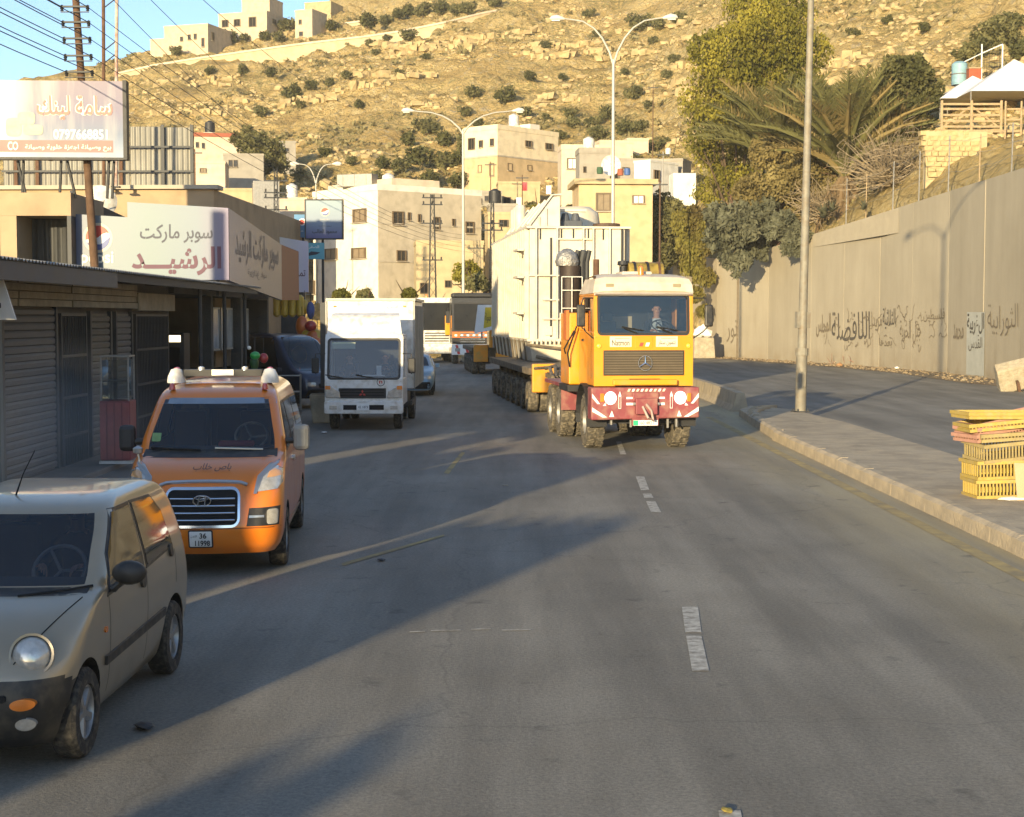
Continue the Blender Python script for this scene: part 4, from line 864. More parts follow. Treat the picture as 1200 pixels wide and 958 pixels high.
cc = MB(); cc.add(cs.v, cs.f, M_); cc.build('corrugated_backing', pm('dark_corrugated_sheet', (.05, .052, .055), .6, .2, var=.3), up)
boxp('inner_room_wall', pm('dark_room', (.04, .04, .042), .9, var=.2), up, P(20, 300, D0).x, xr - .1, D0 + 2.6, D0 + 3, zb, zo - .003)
# sloped dark sheet right of the upper room
sp = thing('sloped_sheet_wall', 'dark grey sloping metal wall between the upper room and the supermarket sign', 'wall', (0, 0, 0))
a = P(85, 226, 40.5); c_ = P(150, 256, 44.0); MB().hexa([(a.x, a.y, 3.7), (c_.x, c_.y, 3.7), (c_.x - .1, c_.y + .3, 3.7), (a.x - .1, a.y + .3, 3.7)], [a, c_, c_ + Vector((-.1, .3, 0)), a + Vector((-.1, .3, 0))]).build('metal_sheet', DGREY, sp)
boxp('top_rail', STEEL, sp, a.x - .05, a.x + .05, a.y - .06, a.y - .01, 3.7, a.z + .05)
# block behind
bk = bld('beige_parapet_building', 'long beige flat roofed building carrying the corrugated fence and billboard', 'building', 252, 222, 345, 46, 22, 16, -2, bmat('beige_render', (.42, .31, .195)), parapet=0, ext=2.2)
zroof = bk.location.z + bk['H']
bkx = P(252, 222, 46).x
boxp('roof_edge_slab', SLABM, bk, -22.2, .15, -.15, .6, bk['H'] + .003, bk['H'] + .12)
cf = thing('corrugated_fence', 'tall grey corrugated sheet fence standing on the beige roof', 'fence', (0, 48, zroof + .12))
FEN = pm('grey_cladding', (.29, .28, .245), .6, .25, var=.3, scale=.8)
x0 = P(4, 200, 48).x; x1 = P(228, 200, 48).x; zt = P(120, 149, 48).z - (zroof + .12)
M_ = Matrix(((0, 1, 0, 0), (0, 0, 1, 0), (1, 0, 0, 0), (0, 0, 0, 1))); x = x0
while x < x1 - .05:
    wd = min(.97, x1 - x - .01); s_ = corr(0, wd, 0, zt + random.uniform(-.02, .02), 0, 0, .16, .02); q = MB(); q.add(s_.v, s_.f, Matrix.Translation((x, 0, 0)) @ M_); q.build('corrugated_sheet', FEN, cf); x += .985
for px in (20, 45, 105, 143, 192, 226): xx = P(px, 200, 48).x; MB().box(xx - .05, xx + .05, -.14, -.05, -.0, zt + .05).build('fence_post', RUST if px < 150 else DGREY, cf)
for z in (.55, 1.3): boxp('rail', DGREY, cf, x0, x1, -.19, -.145, z, z + .06)
sd = thing('satellite_dish', 'white satellite dish on the beige roof beside the wooden pole', 'satellite dish', P(119, 236, 43), R(25))
MB().lathe([(0, 0), (.2, .015), (.38, .06), (.45, .1), (.45, .085), (.38, .045), (.2, 0), (0, -.015)], 24, axis='y').build('dish', WHITEP, sd, smooth=True); MB().cyl((0, .1, -.9), (0, .1, 0), .03).build('mast', STEEL, sd); MB().cyl((0, 0, -.3), (0, -.4, 0), .012, n=6).build('feed_arm', STEEL, sd)

# ------------------------------------------------------------------ signs
def grad_mat(name, stops, axis=0, size=1.0, off=0.0, rough=.45):
    m = bpy.data.materials.new(name); m.use_nodes = True; n = m.node_tree; L = n.links; b = n.nodes['Principled BSDF']; tc = n.nodes.new('ShaderNodeTexCoord'); sp_ = n.nodes.new('ShaderNodeSeparateXYZ'); L.new(tc.outputs['Object'], sp_.inputs[0])
    mr = n.nodes.new('ShaderNodeMapRange'); mr.inputs['From Min'].default_value = off; mr.inputs['From Max'].default_value = off + size; L.new(sp_.outputs[axis], mr.inputs['Value'])
    cr = n.nodes.new('ShaderNodeValToRGB'); e = cr.color_ramp.elements; e[0].position, e[0].color = stops[0][0], (*stops[0][1], 1); e[1].position, e[1].color = stops[-1][0], (*stops[-1][1], 1)
    for p_, c_ in stops[1:-1]: q = e.new(p_); q.color = (*c_, 1)
    L.new(mr.outputs[0], cr.inputs['Fac']); L.new(cr.outputs[0], b.inputs['Base Color']); b.inputs['Roughness'].default_value = rough; return m
CRED = pm('sign_red', (.6, .06, .04), .5, var=0); CBLUE = pm('sign_blue', (.09, .12, .3), .5, var=0); CWHITE = pm('sign_white', (.8, .8, .78), .5, var=0); MAROON = pm('maroon_lettering', (.09, .03, .06), .6, var=0); SLATEB = pm('slate_lettering', (.045, .05, .075), .6, var=0); PEPW = pm('pale_sign_lettering', (.8, .76, .66), .5, var=0)
def disc(parent, c, r, ex, ez, off, mat, name, a0=0, a1=360, cut=None):
    ex = Vector(ex).normalized(); ez = Vector(ez).normalized(); nn_ = ex.cross(ez); pts = []
    if cut is None: pts = [(r * math.cos(R(q)), r * math.sin(R(q))) for q in np.linspace(0, 360, 40)[:-1]]
    else: pts = cut
    m = bpy.data.meshes.new(name); m.from_pydata([tuple(Vector(c) + ex * p[0] + ez * p[1] + nn_ * off) for p in pts], [], [tuple(range(len(pts)))]); return link(name, m, mat, parent)
def globe(parent, c, r, ex, ez, halo=True):
    if halo: disc(parent, c, r * 1.22, ex, ez, .004, pm('sign_halo', (.6, .5, .36), .5, var=0), 'emblem_halo')
    disc(parent, c, r, ex, ez, .008, CWHITE, 'emblem_disc')
    up_ = [(r * math.cos(R(q)), r * math.sin(R(q))) for q in np.linspace(22, 190, 24)] + [(-r * .45, r * -.02), (0, r * .02), (r * .35, r * .3), (r * .7, r * .42)]
    lo = [(r * math.cos(R(q)), r * math.sin(R(q))) for q in np.linspace(-160, 5, 24)] + [(r * .6, -r * .25), (r * .2, -r * .55), (-r * .3, -r * .5)]
    disc(parent, c, r, ex, ez, .012, CRED, 'emblem_red', cut=up_); disc(parent, c, r, ex, ez, .012, CBLUE, 'emblem_blue', cut=lo)
SY = 38.0
sx0 = P(84, 300, SY).x; sx1 = P(268, 300, SY).x; xs = P(150, 300, SY).x; zb = 3.72; ztR = P(268, 244, SY).z; ztM = P(152, 237, SY).z; ztL = P(88, 251, SY).z
sg = thing('supermarket_sign', 'big wraparound supermarket sign with red blue globe emblem above the awning', 'sign', (sx0, SY, zb)); W_ = sx1 - sx0
SGM = grad_mat('supermarket_sign_print', [(0, (.07, .09, .17)), (.16, (.13, .17, .215)), (.5, (.115, .17, .195)), (.8, (.115, .16, .215)), (1, (.14, .115, .21))], 0, W_)
st_ = xs - sx0
MB().prism([(0, 0), (W_, 0), (W_, ztR - zb), (st_, ztM - zb), (st_, ztL - zb - .08), (0.06, ztL - zb)], 'xz', 0, .12).build('front_panel', SGM, sg)
exx, ezz = (1, 0, 0), (0, 0, 1)
def fx(px): return P(px, 300, SY).x - sx0
def fz(py): return P(200, py, SY).z - zb
globe(sg, (fx(115), 0, fz(279)), .3, exx, ezz)
text('pepsi', fx(133) - fx(95), fz(294) - fz(312), (fx(95), 0, fz(313)), exx, ezz, PEPW, sg, 'brand_lettering', bold=.015, off=.01)
text('سوبر ماركت', fx(249) - fx(164), fz(263) - fz(285), (fx(164), 0, fz(285)), exx, (0.04, 0, 1), SLATEB, sg, 'sign_lettering', True, off=.006, bold=.012)
text('الرشيـــد', fx(258) - fx(153), fz(288) - fz(322), (fx(154), 0, fz(323)), exx, (0.02, 0, 1), MAROON, sg, 'sign_lettering', True, off=.006, bold=.03)
# side face running along the road
SIDEM = grad_mat('supermarket_sign_side_print', [(0, (.36, .33, .36)), (.5, (.33, .29, .27)), (1, (.35, .3, .27))], 1, 11)
yb_ = 48.0; yc_ = 51.5
zR0 = ztR - zb; zR1 = P(330, 287, yb_).z - zb; zR2 = P(350, 295, yc_).z - zb; zB1 = P(330, 352, yb_).z - zb; zB2 = P(350, 352, yc_).z - zb
xs1 = P(330, 300, yb_).x - sx0; xs2 = P(350, 300, yc_).x - sx0
MB().hexa([(W_ - .1, .125, -.02), (W_, .125, -.02), (xs1, yb_ - SY, zB1), (xs1 - .12, yb_ - SY, zB1)], [(W_ - .1, .125, zR0), (W_, .125, zR0), (xs1, yb_ - SY, zR1), (xs1 - .12, yb_ - SY, zR1)]).build('side_panel', SIDEM, sg)
BRS = pm('brown_red_sign_print', (.3, .13, .08), .6, var=.2)
MB().hexa([(xs1 - .12, yb_ - SY + .01, zB1), (xs1, yb_ - SY + .01, zB1), (xs2, yc_ - SY, zB2), (xs2 - .12, yc_ - SY, zB2)], [(xs1 - .12, yb_ - SY + .01, zR1), (xs1, yb_ - SY + .01, zR1), (xs2, yc_ - SY, zR2), (xs2 - .12, yc_ - SY, zR2)]).build('brown_side_panel', BRS, sg)
ev = Vector((xs1 - W_, yb_ - SY, 0)).normalized()
PS = pm('pale_side_lettering', (.2, .18, .18), .6, var=0)
text('سوبر ماركت الرشيد', 8.2, .95, Vector((W_, 0, .45)) + ev * 1.0, ev, (0, 0, 1), PS, sg, 'side_lettering', True, off=.01, bold=.02)
text('مواد غذائية', 3.6, .25, Vector((W_, 0, .12)) + ev * 3.0, ev, (0, 0, 1), PS, sg, 'side_lettering', True, off=.01)
text('للبيع', 1.6, .5, Vector((xs1, yb_ - SY, .5)) + ev * .8, ev, (0, 0, 1), CRED, sg, 'side_lettering', True, off=.01)
# sign brackets
for x in (.3, W_ / 2, W_ - .3): boxp('rear_prop', DGREY, sg, x - .04, x + .04, .12, .2, -.4, 1.5)
# billboard
BD = 37.2; bx0 = P(-34, 140, BD).x; bx1 = P(142, 140, BD).x; bz0 = P(100, 184, BD).z; bz1 = P(100, 94, BD).z
bb = thing('roof_billboard', 'large faded pink and blue billboard with the phone number 0797668851', 'billboard', (bx0, BD, bz0), R(3)); Wb = bx1 - bx0; Hb = bz1 - bz0
BBM = bpy.data.materials.new('faded_billboard_print'); BBM.use_nodes = True; n = BBM.node_tree; L = n.links; b = n.nodes['Principled BSDF']; tc = n.nodes.new('ShaderNodeTexCoord'); sp_ = n.nodes.new('ShaderNodeSeparateXYZ'); L.new(tc.outputs['Object'], sp_.inputs[0])
mr = n.nodes.new('ShaderNodeMapRange'); mr.inputs['From Max'].default_value = Hb; L.new(sp_.outputs[2], mr.inputs['Value'])
c = RAMP(mr.outputs[0], [(0, (.24, .3, .4)), (.3, (.11, .15, .24)), (.6, (.14, .13, .21)), (1, (.18, .15, .2))])
mps = n.nodes.new('ShaderNodeMapping'); mps.inputs['Scale'].default_value = (1.6, 1, .25); L.new(tc.outputs['Object'], mps.inputs[0])
c = MIX(RAMP(NZ(1.1, 4, .6, mps.outputs[0]), [(.45, (0, 0, 0)), (.65, (.9, .9, .9))]), c, (.3, .3, .32))
mr2 = n.nodes.new('ShaderNodeMapRange'); mr2.inputs['From Min'].default_value = Wb * .22; mr2.inputs['From Max'].default_value = Wb * .42; L.new(sp_.outputs[0], mr2.inputs['Value'])
c = MIX(mr2.outputs[0], (.5, .5, .48), c); L.new(c, b.inputs['Base Color']); b.inputs['Roughness'].default_value = .5
MB().box(0, Wb, 0, .22, 0, Hb).build('billboard_face', BBM, bb); boxp('edge_frame', DARK, bb, Wb + .002, Wb + .09, -.02, .3, -.05, Hb + .02); boxp('edge_frame', DARK, bb, 0, Wb, -.01, .24, -.06, -.003)
def bx(px): return P(px, 140, BD).x - bx0
def bz(py): return P(70, py, BD).z - bz0
boxp('pink_band', pm('faded_pink_band', (.45, .13, .12), .5, var=.15), bb, .2, bx(130), -.006, -.001, bz(178), bz(164))
PKL = pm('coral_lettering', (.5, .15, .12), .5, var=.1)
text('سامة لينك', bx(130) - bx(42), bz(110) - bz(139), (bx(42), -.002, bz(140)), exx, ezz, PEPW, bb, 'billboard_lettering', True, .004, .055)
text('سامة لينك', bx(130) - bx(42), bz(110) - bz(139), (bx(42), -.006, bz(140)), exx, ezz, PKL, bb, 'billboard_lettering', True, .006, .02)
text('0797668851', bx(124) - bx(61), bz(151) - bz(163), (bx(61), -.002, bz(163)), exx, ezz, PEPW, bb, 'phone_number', off=.006, bold=.025)
text('بيع وصيانة اجهزة خلوية وصيانة', bx(128) - bx(28), bz(168) - bz(176), (bx(28), -.008, bz(177)), exx, ezz, PEPW, bb, 'billboard_lettering', True, off=.006, bold=.01)
text('CO', bx(20) - bx(8), bz(166) - bz(176), (bx(8), -.008, bz(176)), exx, ezz, PEPW, bb, 'billboard_lettering', off=.006, bold=.02)
PHM = pm('faded_product_print', (.5, .46, .33), .5, var=.4, scale=3)
for (p0_, p1_, q0, q1) in ((20, 40, 146, 131), (26, 49, 158, 146), (6, 24, 160, 138)):
    disc(bb, ((bx(p0_) + bx(p1_)) / 2, 0, (bz(q0) + bz(q1)) / 2), .3, exx, ezz, .006 + p0_ * .0002, PHM, 'product_picture', cut=[((bx(p1_) - bx(p0_)) / 2 * (abs(math.cos(R(t_))) ** .5) * (1 if math.cos(R(t_)) > 0 else -1), (bz(q1) - bz(q0)) / 2 * (abs(math.sin(R(t_))) ** .5) * (1 if math.sin(R(t_)) > 0 else -1)) for t_ in range(0, 360, 12)])
for px in (15, 22, 66, 73, 122, 128):
    x = bx(px); MB().cyl((x, .3, -.06), (x + (.15 if px % 2 else -.1), .5, 5.7 - bz0), .035, n=6).build('strut', DGREY, bb)
for x in (.5, Wb * .5, Wb - .4): boxp('rear_post', DGREY, bb, x - .05, x + .05, .224, .34, -.06, Hb)
# pole signs near the centre
pz = thing('globe_emblem_pole_sign', 'square blue grey pole sign with globe emblem in front of the whitewashed block', 'sign', P(378, 345, 60)); pz.location.z = .05; by = 60
x0, x1 = P(359, 260, by).x - pz.location.x, P(401, 260, by).x - pz.location.x; z0, z1 = P(380, 281, by).z, P(380, 237, by).z
PSG = grad_mat('blue_grey_sign_print', [(0, (.09, .09, .24)), (.35, (.15, .2, .29)), (1, (.2, .28, .33))], 2, z1 - z0, z0)
MB().box(x0, x1, -.12, .12, z0, z1).build('sign_panel', PSG, pz); m = MB(); m.box(x0 - .05, x0 - .002, -.14, .14, z0 - .05, z1 + .05); m.box(x1 + .002, x1 + .05, -.14, .14, z0 - .05, z1 + .05); m.box(x0, x1, -.14, .14, z1 + .002, z1 + .05); m.box(x0, x1, -.14, .14, z0 - .05, z0 - .002); m.build('sign_frame', DGREY, pz)
cx_ = (x0 + x1) / 2; globe(pz, (cx_ + .05, -.122, z0 + (z1 - z0) * .70), .15, exx, ezz)
text('pepsi', .36, .1, (cx_ - .15, -.122, z0 + (z1 - z0) * .46), exx, ezz, pm('muted_pepsi_print', (.45, .45, .42), .5, var=0), pz, 'brand_lettering', off=.004)
text('سوبر ماركت', .5, .07, (cx_ - .2, -.122, z0 + (z1 - z0) * .3), exx, ezz, INK, pz, 'sign_lettering', True); text('محمود الطالب', .95, .2, (cx_ - .45, -.122, z0 + (z1 - z0) * .1), exx, ezz, INK, pz, 'sign_lettering', True, bold=.01)
MB().cyl((0, .18, -.05), (0, .18, z1 + .1), .05, n=10).build('pole', DGREY, pz)
CY = pm('cyan_sign_print', (.13, .42, .52), .5, var=.15, scale=2)
c2 = thing('cyan_sign', 'cyan shop sign fixed on the pole below the blue grey pole sign', 'sign', (pz.location.x, 60.02, 0)); xa, xb = P(360.5, 290, by).x - pz.location.x, P(380, 290, by).x - pz.location.x; za, zb2 = P(370, 304, by).z, P(370, 283, by).z
boxp('sign_panel', CY, c2, xa, xb, -.05, .05, za, zb2 - .06); text('الصقر', .4, .14, (xa + .05, -.05, zb2 - .3), exx, ezz, CWHITE, c2, 'sign_lettering', True, bold=.01)
disc(c2, (xa + .25, -.05, za + .18), .1, exx, ezz, .004, SLATEB, 'fish_picture', cut=[(-.2, -.05), (.1, .0), (.25, .08), (.1, .1), (-.1, .12), (-.2, .06)]); boxp('bracket', DGREY, c2, -.04, .04, .054, .17, za + .1, za + .16)
b3 = thing('blue_sign', 'upright blue sign with a round emblem left of the blue grey pole sign', 'sign', P(352, 266, 61), R(6)); boxp('sign_panel', pm('mid_blue_print', (.1, .26, .48), .5, var=.15, scale=2), b3, -.24, .24, -.08, .08, -.42, .48)
boxp('sign_cap', DGREY, b3, -.26, .26, -.1, .1, .482, .55); disc(b3, (.08, -.08, .18), .14, exx, ezz, .004, CWHITE, 'emblem_disc'); disc(b3, (.06, -.08, .18), .1, exx, ezz, .008, CRED, 'emblem_red'); text('خدمات', .3, .09, (-.18, -.08, -.2), exx, ezz, CWHITE, b3, 'sign_lettering', True)
MB().cyl((.1, .12, -4.4), (.1, .12, .4), .04).build('pole', DGREY, b3)
b4 = thing('curved_shop_sign', 'pale curved shop sign with a red emblem behind the supermarket sign', 'sign', P(300, 272, 56.5)); W4 = P(361, 300, 56.5).x - b4.location.x
poly = [(0, -2.2)] + [(W4 * t_, -.0 - .95 * math.sin(t_ * 1.1) * .3 - .1 * t_) for t_ in np.linspace(0, 1, 8)] + [(W4, -2.2)]
MB().prism(poly, 'xz', 0, .12).build('sign_panel', grad_mat('pale_curved_sign_print', [(0, (.74, .68, .58)), (.5, (.66, .62, .62)), (1, (.55, .5, .62))], 0, W4), b4)
globe(b4, (P(319, 274, 56.5).x - b4.location.x, 0, -.22), .12, exx, ezz); text('تموين', .6, .3, (W4 - .7, 0, -1.7), exx, ezz, MAROON, b4, 'sign_lettering', True, bold=.01)
boxp('base_support', DGREY, b4, .2, W4 - .2, .13, .2, -3.9, -.8)

# ================================================================== POLES, LAMPS, WIRES
WPOLE = pm('creosoted_pole', (.14, .085, .055), .85, var=.4, scale=5, bump=.3, spec=.15)
up_ = thing('wooden_utility_pole', 'leaning brown utility pole with five crossarms beside the billboard', 'utility pole', P(108, 300, 37.84)); up_.location.z = 0
ub = Vector((0, 0, .1)); tx = P(86, -40, 37.6) - up_.location; bot = P(112, 330, 37.84) - up_.location; dirp = (tx - bot) / (tx.z - bot.z); base_ = bot - dirp * (bot.z)
MB().tube([base_, bot, tx], [.12, .105, .085], 12).build('pole_shaft', WPOLE, up_, smooth=True)
def pole_at(py):
    z = P(100, py, 37.6).z; return bot + dirp * (z - bot.z)
ARMS = []
for i, py in enumerate((8, 26, 45, 65, 84)):
    c_ = pole_at(py); am = MB().box(c_.x - .34, c_.x + .34, c_.y - .16, c_.y - .10, c_.z - .04, c_.z + .0).build('crossarm', DGREY, up_)
    boxp('arm_strap', DGREY, up_, c_.x - .34, c_.x + .34, c_.y - .16, c_.y - .12, c_.z - .16, c_.z - .14)
    for s_ in (-1, 1):
        MB().lathe([(0, -.13), (.045, -.12), (.03, -.09), (.05, -.06), (.03, -.03), (.045, 0), (.0, .03)], 10, c=(c_.x + s_ * .31, c_.y - .13, c_.z)).build('insulator', DARK, up_, smooth=True)
    ARMS.append((up_.location + c_ + Vector((-.31, -.13, -.03)), up_.location + c_ + Vector((.31, -.13, -.03))))
wires = []
def wire(a, b_, sag, label, r=.012, grp='overhead wires'):
    pts = [a.lerp(b_, t_) - Vector((0, 0, sag * 4 * t_ * (1 - t_))) for t_ in np.linspace(0, 1, 14)]
    o = MB().tube(pts, r, 5, cap=False).build('overhead_wire', INK, None, smooth=True); tag(o, label, 'wire', grp)
ordn = ['topmost', 'second', 'third', 'fourth', 'lowest']
for i, (l_, r_) in enumerate(ARMS):
    for s_, (q, nm) in enumerate(((l_, 'left'), (r_, 'right'))):
        # towards the camera on the left
        wire(q, Vector((q.x - .9 - .1 * s_, -8, q.z + .5)), .5, f'{ordn[i]} overhead wire fanning left from the {nm} end of a crossarm on the wooden pole')
    wire(r_, Vector((-3.9 + .5 * i, 122, 9.3 - .35 * i)), 1.2, f'{ordn[i]} thin wire sloping right from the wooden pole crossarms towards the far town', .009)
for i, (xa_, py0, xb_, py1) in enumerate([(135, -4, 350, 200), (180, -2, 330, 130), (232, -6, 400, 120)]):
    wire(P(xa_ - 40, py0 - 35, 30), P(xb_, py1, 110), .4, ['left', 'middle', 'right'][i] + 'most faint cable crossing the sky before the hilltop', .008)
for i, (pxb, pxt, dd, col) in enumerate([(122, 121, 45.5, RUST), (136, 137, 45.2, RUST)]):
    b_ = P(pxb, 228, dd); t_ = P(pxt, -30, dd); p_ = thing('steel_mast', ['rusty thin steel mast immediately right of the wooden pole', 'pale rusty steel mast second to the right of the wooden pole'][i], 'mast', (b_.x, b_.y, zroof)); v = t_ - p_.location
    MB().tube([(0, 0, 0), v], [.055, .05], 8).build('mast_tube', col if i == 0 else pm('peeling_white_paint', (.55, .48, .42), .7, var=.5, scale=4, col2=(.25, .12, .08)), p_, smooth=True); boxp('foot_plate', DGREY, p_, -.12, .12, -.12, .12, -.02, .02)
    if i == 0:
        for py in (10, 60, 75):
            a = P(121.3, py, 45.5) - p_.location; b2 = P(136.5, py - 12, 45.2) - p_.location; MB().cyl(a, b2, .018, n=5).build('lattice_strut', DGREY, p_)
t_ = thing('utility_pole', 'plain wooden pole behind the closed shops at the left', 'utility pole', (-12.75, 23.6, 0)); MB().cyl((0, 0, -.5), (0, 0, 8), .2, .17, 10).build('pole_shaft', WPOLE, t_, smooth=True)
# street lamps
LAMPG = pm('lamp_lens', (.75, .72, .65), .3, var=.1)
def lamp(label, base, H, arms, r0=.11, rz=0, grp='double arm street lamps', fork=None, spread=1.9, rise=1.2, LM=None):
    LM = LM or pm('pale_galvanised_lamp', (.5, .48, .42), .5, .2, var=.2)
    t = thing('street_lamp', label, 'street lamp', base, rz, grp); fk = fork or H
    MB().tube([(0, 0, 0), (0, 0, 1.6), (0, 0, 1.62), (0, 0, fk)], [r0, r0, r0 * .82, r0 * .5], 14).build('pole', LM, t, smooth=True)
    MB().box(-.2, .2, -.2, .2, 0, .03).build('base_plate', DGREY, t)
    bl = MB()
    for sx_ in (-1, 1):
        for sy_ in (-1, 1): bl.cyl((sx_ * .15, sy_ * .15, .03), (sx_ * .15, sy_ * .15, .09), .02, n=6)
    bl.build('anchor_bolts', DGREY, t)
    boxp('access_hatch', LM, t, -.06, .06, -r0 - .012, -r0 + .03, .7, 1.1); MB().cyl((0, 0, 1.55), (0, 0, 1.75), r0 + .025, n=12).build('collar', LM, t)
    for s_ in arms:
        pts = [(0, 0, fk - .3)] + [(s_ * spread * t_ ** 1.25, 0, fk - .3 + (rise + .3) * (1 - (1 - t_) ** 2.1)) for t_ in (.15, .35, .55, .78, 1.0)]
        e_ = Vector(pts[-1]); pts.append((e_.x + s_ * .5, 0, e_.z + .06)); am = MB().tube(pts, [.06, .055, .05, .045, .04, .036, .034], 8).build('arm', LM, t, smooth=True)
        hd = MB().tube([(e_.x + s_ * .35, 0, e_.z + .03), (e_.x + s_ * .5, 0, e_.z + .06), (e_.x + s_ * .75, 0, e_.z + .1), (e_.x + s_ * 1.0, 0, e_.z + .08), (e_.x + s_ * 1.1, 0, e_.z + .04)], [.05, .1, .15, .12, .03], 10).build('lamp_head', pm('pale_lamp_shell', (.6, .58, .52), .5, var=.1), t, smooth=True)
        MB().box(min(e_.x + s_ * .6, e_.x + s_ * 1.0), max(e_.x + s_ * .6, e_.x + s_ * 1.0), -.09, .09, e_.z - .07, e_.z - .03).build('lens', LAMPG, hd)
    return t
q = G(938, 483, .2); l1 = lamp('nearest grey street lamp pole standing on the median in front of the wall', q, 13, (-1, 1), .15, R(12), fork=13.2, spread=2.0, rise=1.0, LM=LAMPP)
l1.rotation_euler = (0, R(.9), R(15)); boxp('clamp_box', LAMPP, l1, -.2, .2, -.08, .08, 2.3, 2.75)
q = P(718, 300, 78); q.z = 0; z_ = P(722, 70, 78).z; lamp('tall double arm street lamp rising above the cream transformer', q, z_, (-1, 1), .14, R(-3), fork=z_, spread=2.1, rise=2.0)
q = P(543, 345, 96); q.z = 0; z_ = P(545, 152, 96).z; lamp('double arm street lamp left of the cream three storey house', q, z_, (-1, 1), .13, R(0), fork=z_, spread=2.7, rise=1.1)
q = P(371, 330, 125); q.z = 0; z_ = P(371, 212, 125).z; lamp('faint distant double arm street lamp above the globe emblem pole sign', q, z_, (-1, 1), .1, R(0), fork=z_, spread=1.0, rise=1.3)
# lattice electric poles
def lattice(label, px, pyt, pyb, d, arms=(), w0=.28):
    b_ = P(px, pyb, d); H = P(px, pyt, d).z - b_.z; t = thing('lattice_pylon', label, 'pylon', b_, R(10)); m = MB()
    for sx_ in (-1, 1):
        for sy_ in (-1, 1): m.tube([(sx_ * w0, sy_ * w0, -3), (sx_ * w0 * .4, sy_ * w0 * .4, H)], .03, 4)
    N = 9
    for i in range(N):
        za_, zb_ = H * i / N, H * (i + 1) / N; wa, wb = w0 * (1 - .6 * i / N), w0 * (1 - .6 * (i + 1) / N); m.tube([(-wa, -wa, za_), (wb, -wb, zb_)], .016, 3); m.tube([(wa, -wa, za_), (-wb, -wb, zb_)], .016, 3)
    m.build('lattice_shaft', DGREY, t)
    for py in arms:
        z = P(px, py, d).z - b_.z; boxp('crossarm', DGREY, t, -.7, .7, -.04, .04, z - .04, z + .04)
        for x in (-.6, 0, .6): MB().cyl((x, 0, z + .04), (x, 0, z + .22), .05, n=6).build('insulator', DARK, t)
lattice('lattice electricity pylon before the yellowish walled yard beside the shaded block side', 507, 228, 350, 105, (232, 240, 262, 305))
lattice('lattice electricity mast between the low white houses at left', 324, 198, 300, 92, (212, 226, 232, 246), .2)
lattice('lattice mast beside the grey low house left of the transformer', 577, 236, 340, 100, (262, 270), .2)
def pole(label, px, pyt, pyb, d, r=.07, mat=None, name='utility_pole'):
    b_ = P(px, pyb, d); H = P(px, pyt, d).z - b_.z; t = thing(name, label, 'pole', b_); MB().tube([(0, 0, -2), (0, 0, H)], [r, r * .7], 8).build('pole_shaft', mat or WPOLE, t, smooth=True); boxp('crossarm', DGREY, t, -.5, .5, -r - .06, -r - .01, H - .3, H - .22); return t
pole('thin brown pole in front of the right side of the yellow stone house', 773, 212, 300, 100)
pole('thin dark pole on the slope left of the yellow green tree', 761 + 4, 100, 175, 150, .06); pole('thin pole before the small grey outbuilding by the yellow green tree', 777, 178, 220, 120, .06, STEEL)
pole('dark thin pole left of the transformer near the laundry', 612, 205, 260, 122, .05); pole('slim pole rising from the yard before the cream three storey house', 575, 190, 250, 134, .05); pole('rusty pole on the lower left side of the hill beside the corrugated fence', 229, 175, 250, 100, .06, RUST)
for i, (px, py, d_, lab) in enumerate([(455, 221, 124, 'round white water tank at the right rear of the whitewashed block roof'), (602, 148, 153, 'small white water tank on the cream three storey house roof'), (690, 177, 134, 'white water tank on the grey unrendered block house'), (262, 236, 131, 'white water tank on the bright white low house'), (342, 232, 131, 'white water tank on the pale house by the utility mast'), (580, 239, 125, 'black water tank on the grey low house by the transformer'), (246, 156, 155, 'black water tank on the pale pink house roof')]):
    t = thing('water_tank', lab, 'water tank', P(px, py, d_)); r_ = .5
    MB().lathe([(0, 0), (r_, 0), (r_ * 1.02, .3), (r_, .34), (r_ * 1.02, .66), (r_, .7), (r_ * .97, 1.0), (r_ * .5, 1.12), (r_ * .3, 1.2), (0, 1.2)], 18).build('tank_body', DARK if 'black' in lab else WHITEP, t, smooth=40); boxp('tank_stand', STEEL, t, -.55, .55, -.55, .55, -.5, -.003)
# big dish on the yellow house
dz_ = thing('satellite_dish', 'large white satellite dish on the roof of the yellow stone house', 'satellite dish', P(716, 207, 118), R(-20))
MB().lathe([(0, .25), (.35, .2), (.62, .1), (.78, 0), (.76, .03), (.6, .13), (.33, .23), (0, .28)], 28, axis='y', c=(0, 0, .85)).build('dish', WHITEP, dz_, smooth=True); MB().cyl((0, .2, 0), (0, .2, .8), .05).build('mast', STEEL, dz_); MB().cyl((0, .2, .85), (.1, -.6, .95), .02, n=6).build('feed_arm', STEEL, dz_)
for i, (px, py, d_, c_) in enumerate([(727, 206, 117, REDT), (735, 205.5, 117, pm('blue_barrel', (.05, .12, .35), .6, var=.2)), (783, 181, 130, WHITEP), (703, 204, 117, pm('green_cloth', (.04, .1, .05), .8, var=.2))]):
    t = thing('roof_barrel', ['small red brown barrel on the roof right of the large dish', 'small blue barrel on the roof right of the red brown one', 'small white water tank on the grey outbuilding roof', 'small dark green barrel left of the large dish'][i], 'barrel', P(px, py, d_)); MB().lathe([(0, 0), (.22, 0), (.25, .25), (.22, .5), (0, .5)], 12).build('barrel_body', c_, t, smooth=True)
lc = [('red cloth hanging on the wall line below the cream house', 612, 218, REDL), ('white and red cloth draped low beside the narrow tan house', 605, 236, WHITEM), ('small white laundry sheet left of the yellow stone house', 640, 222, WHITEM)]
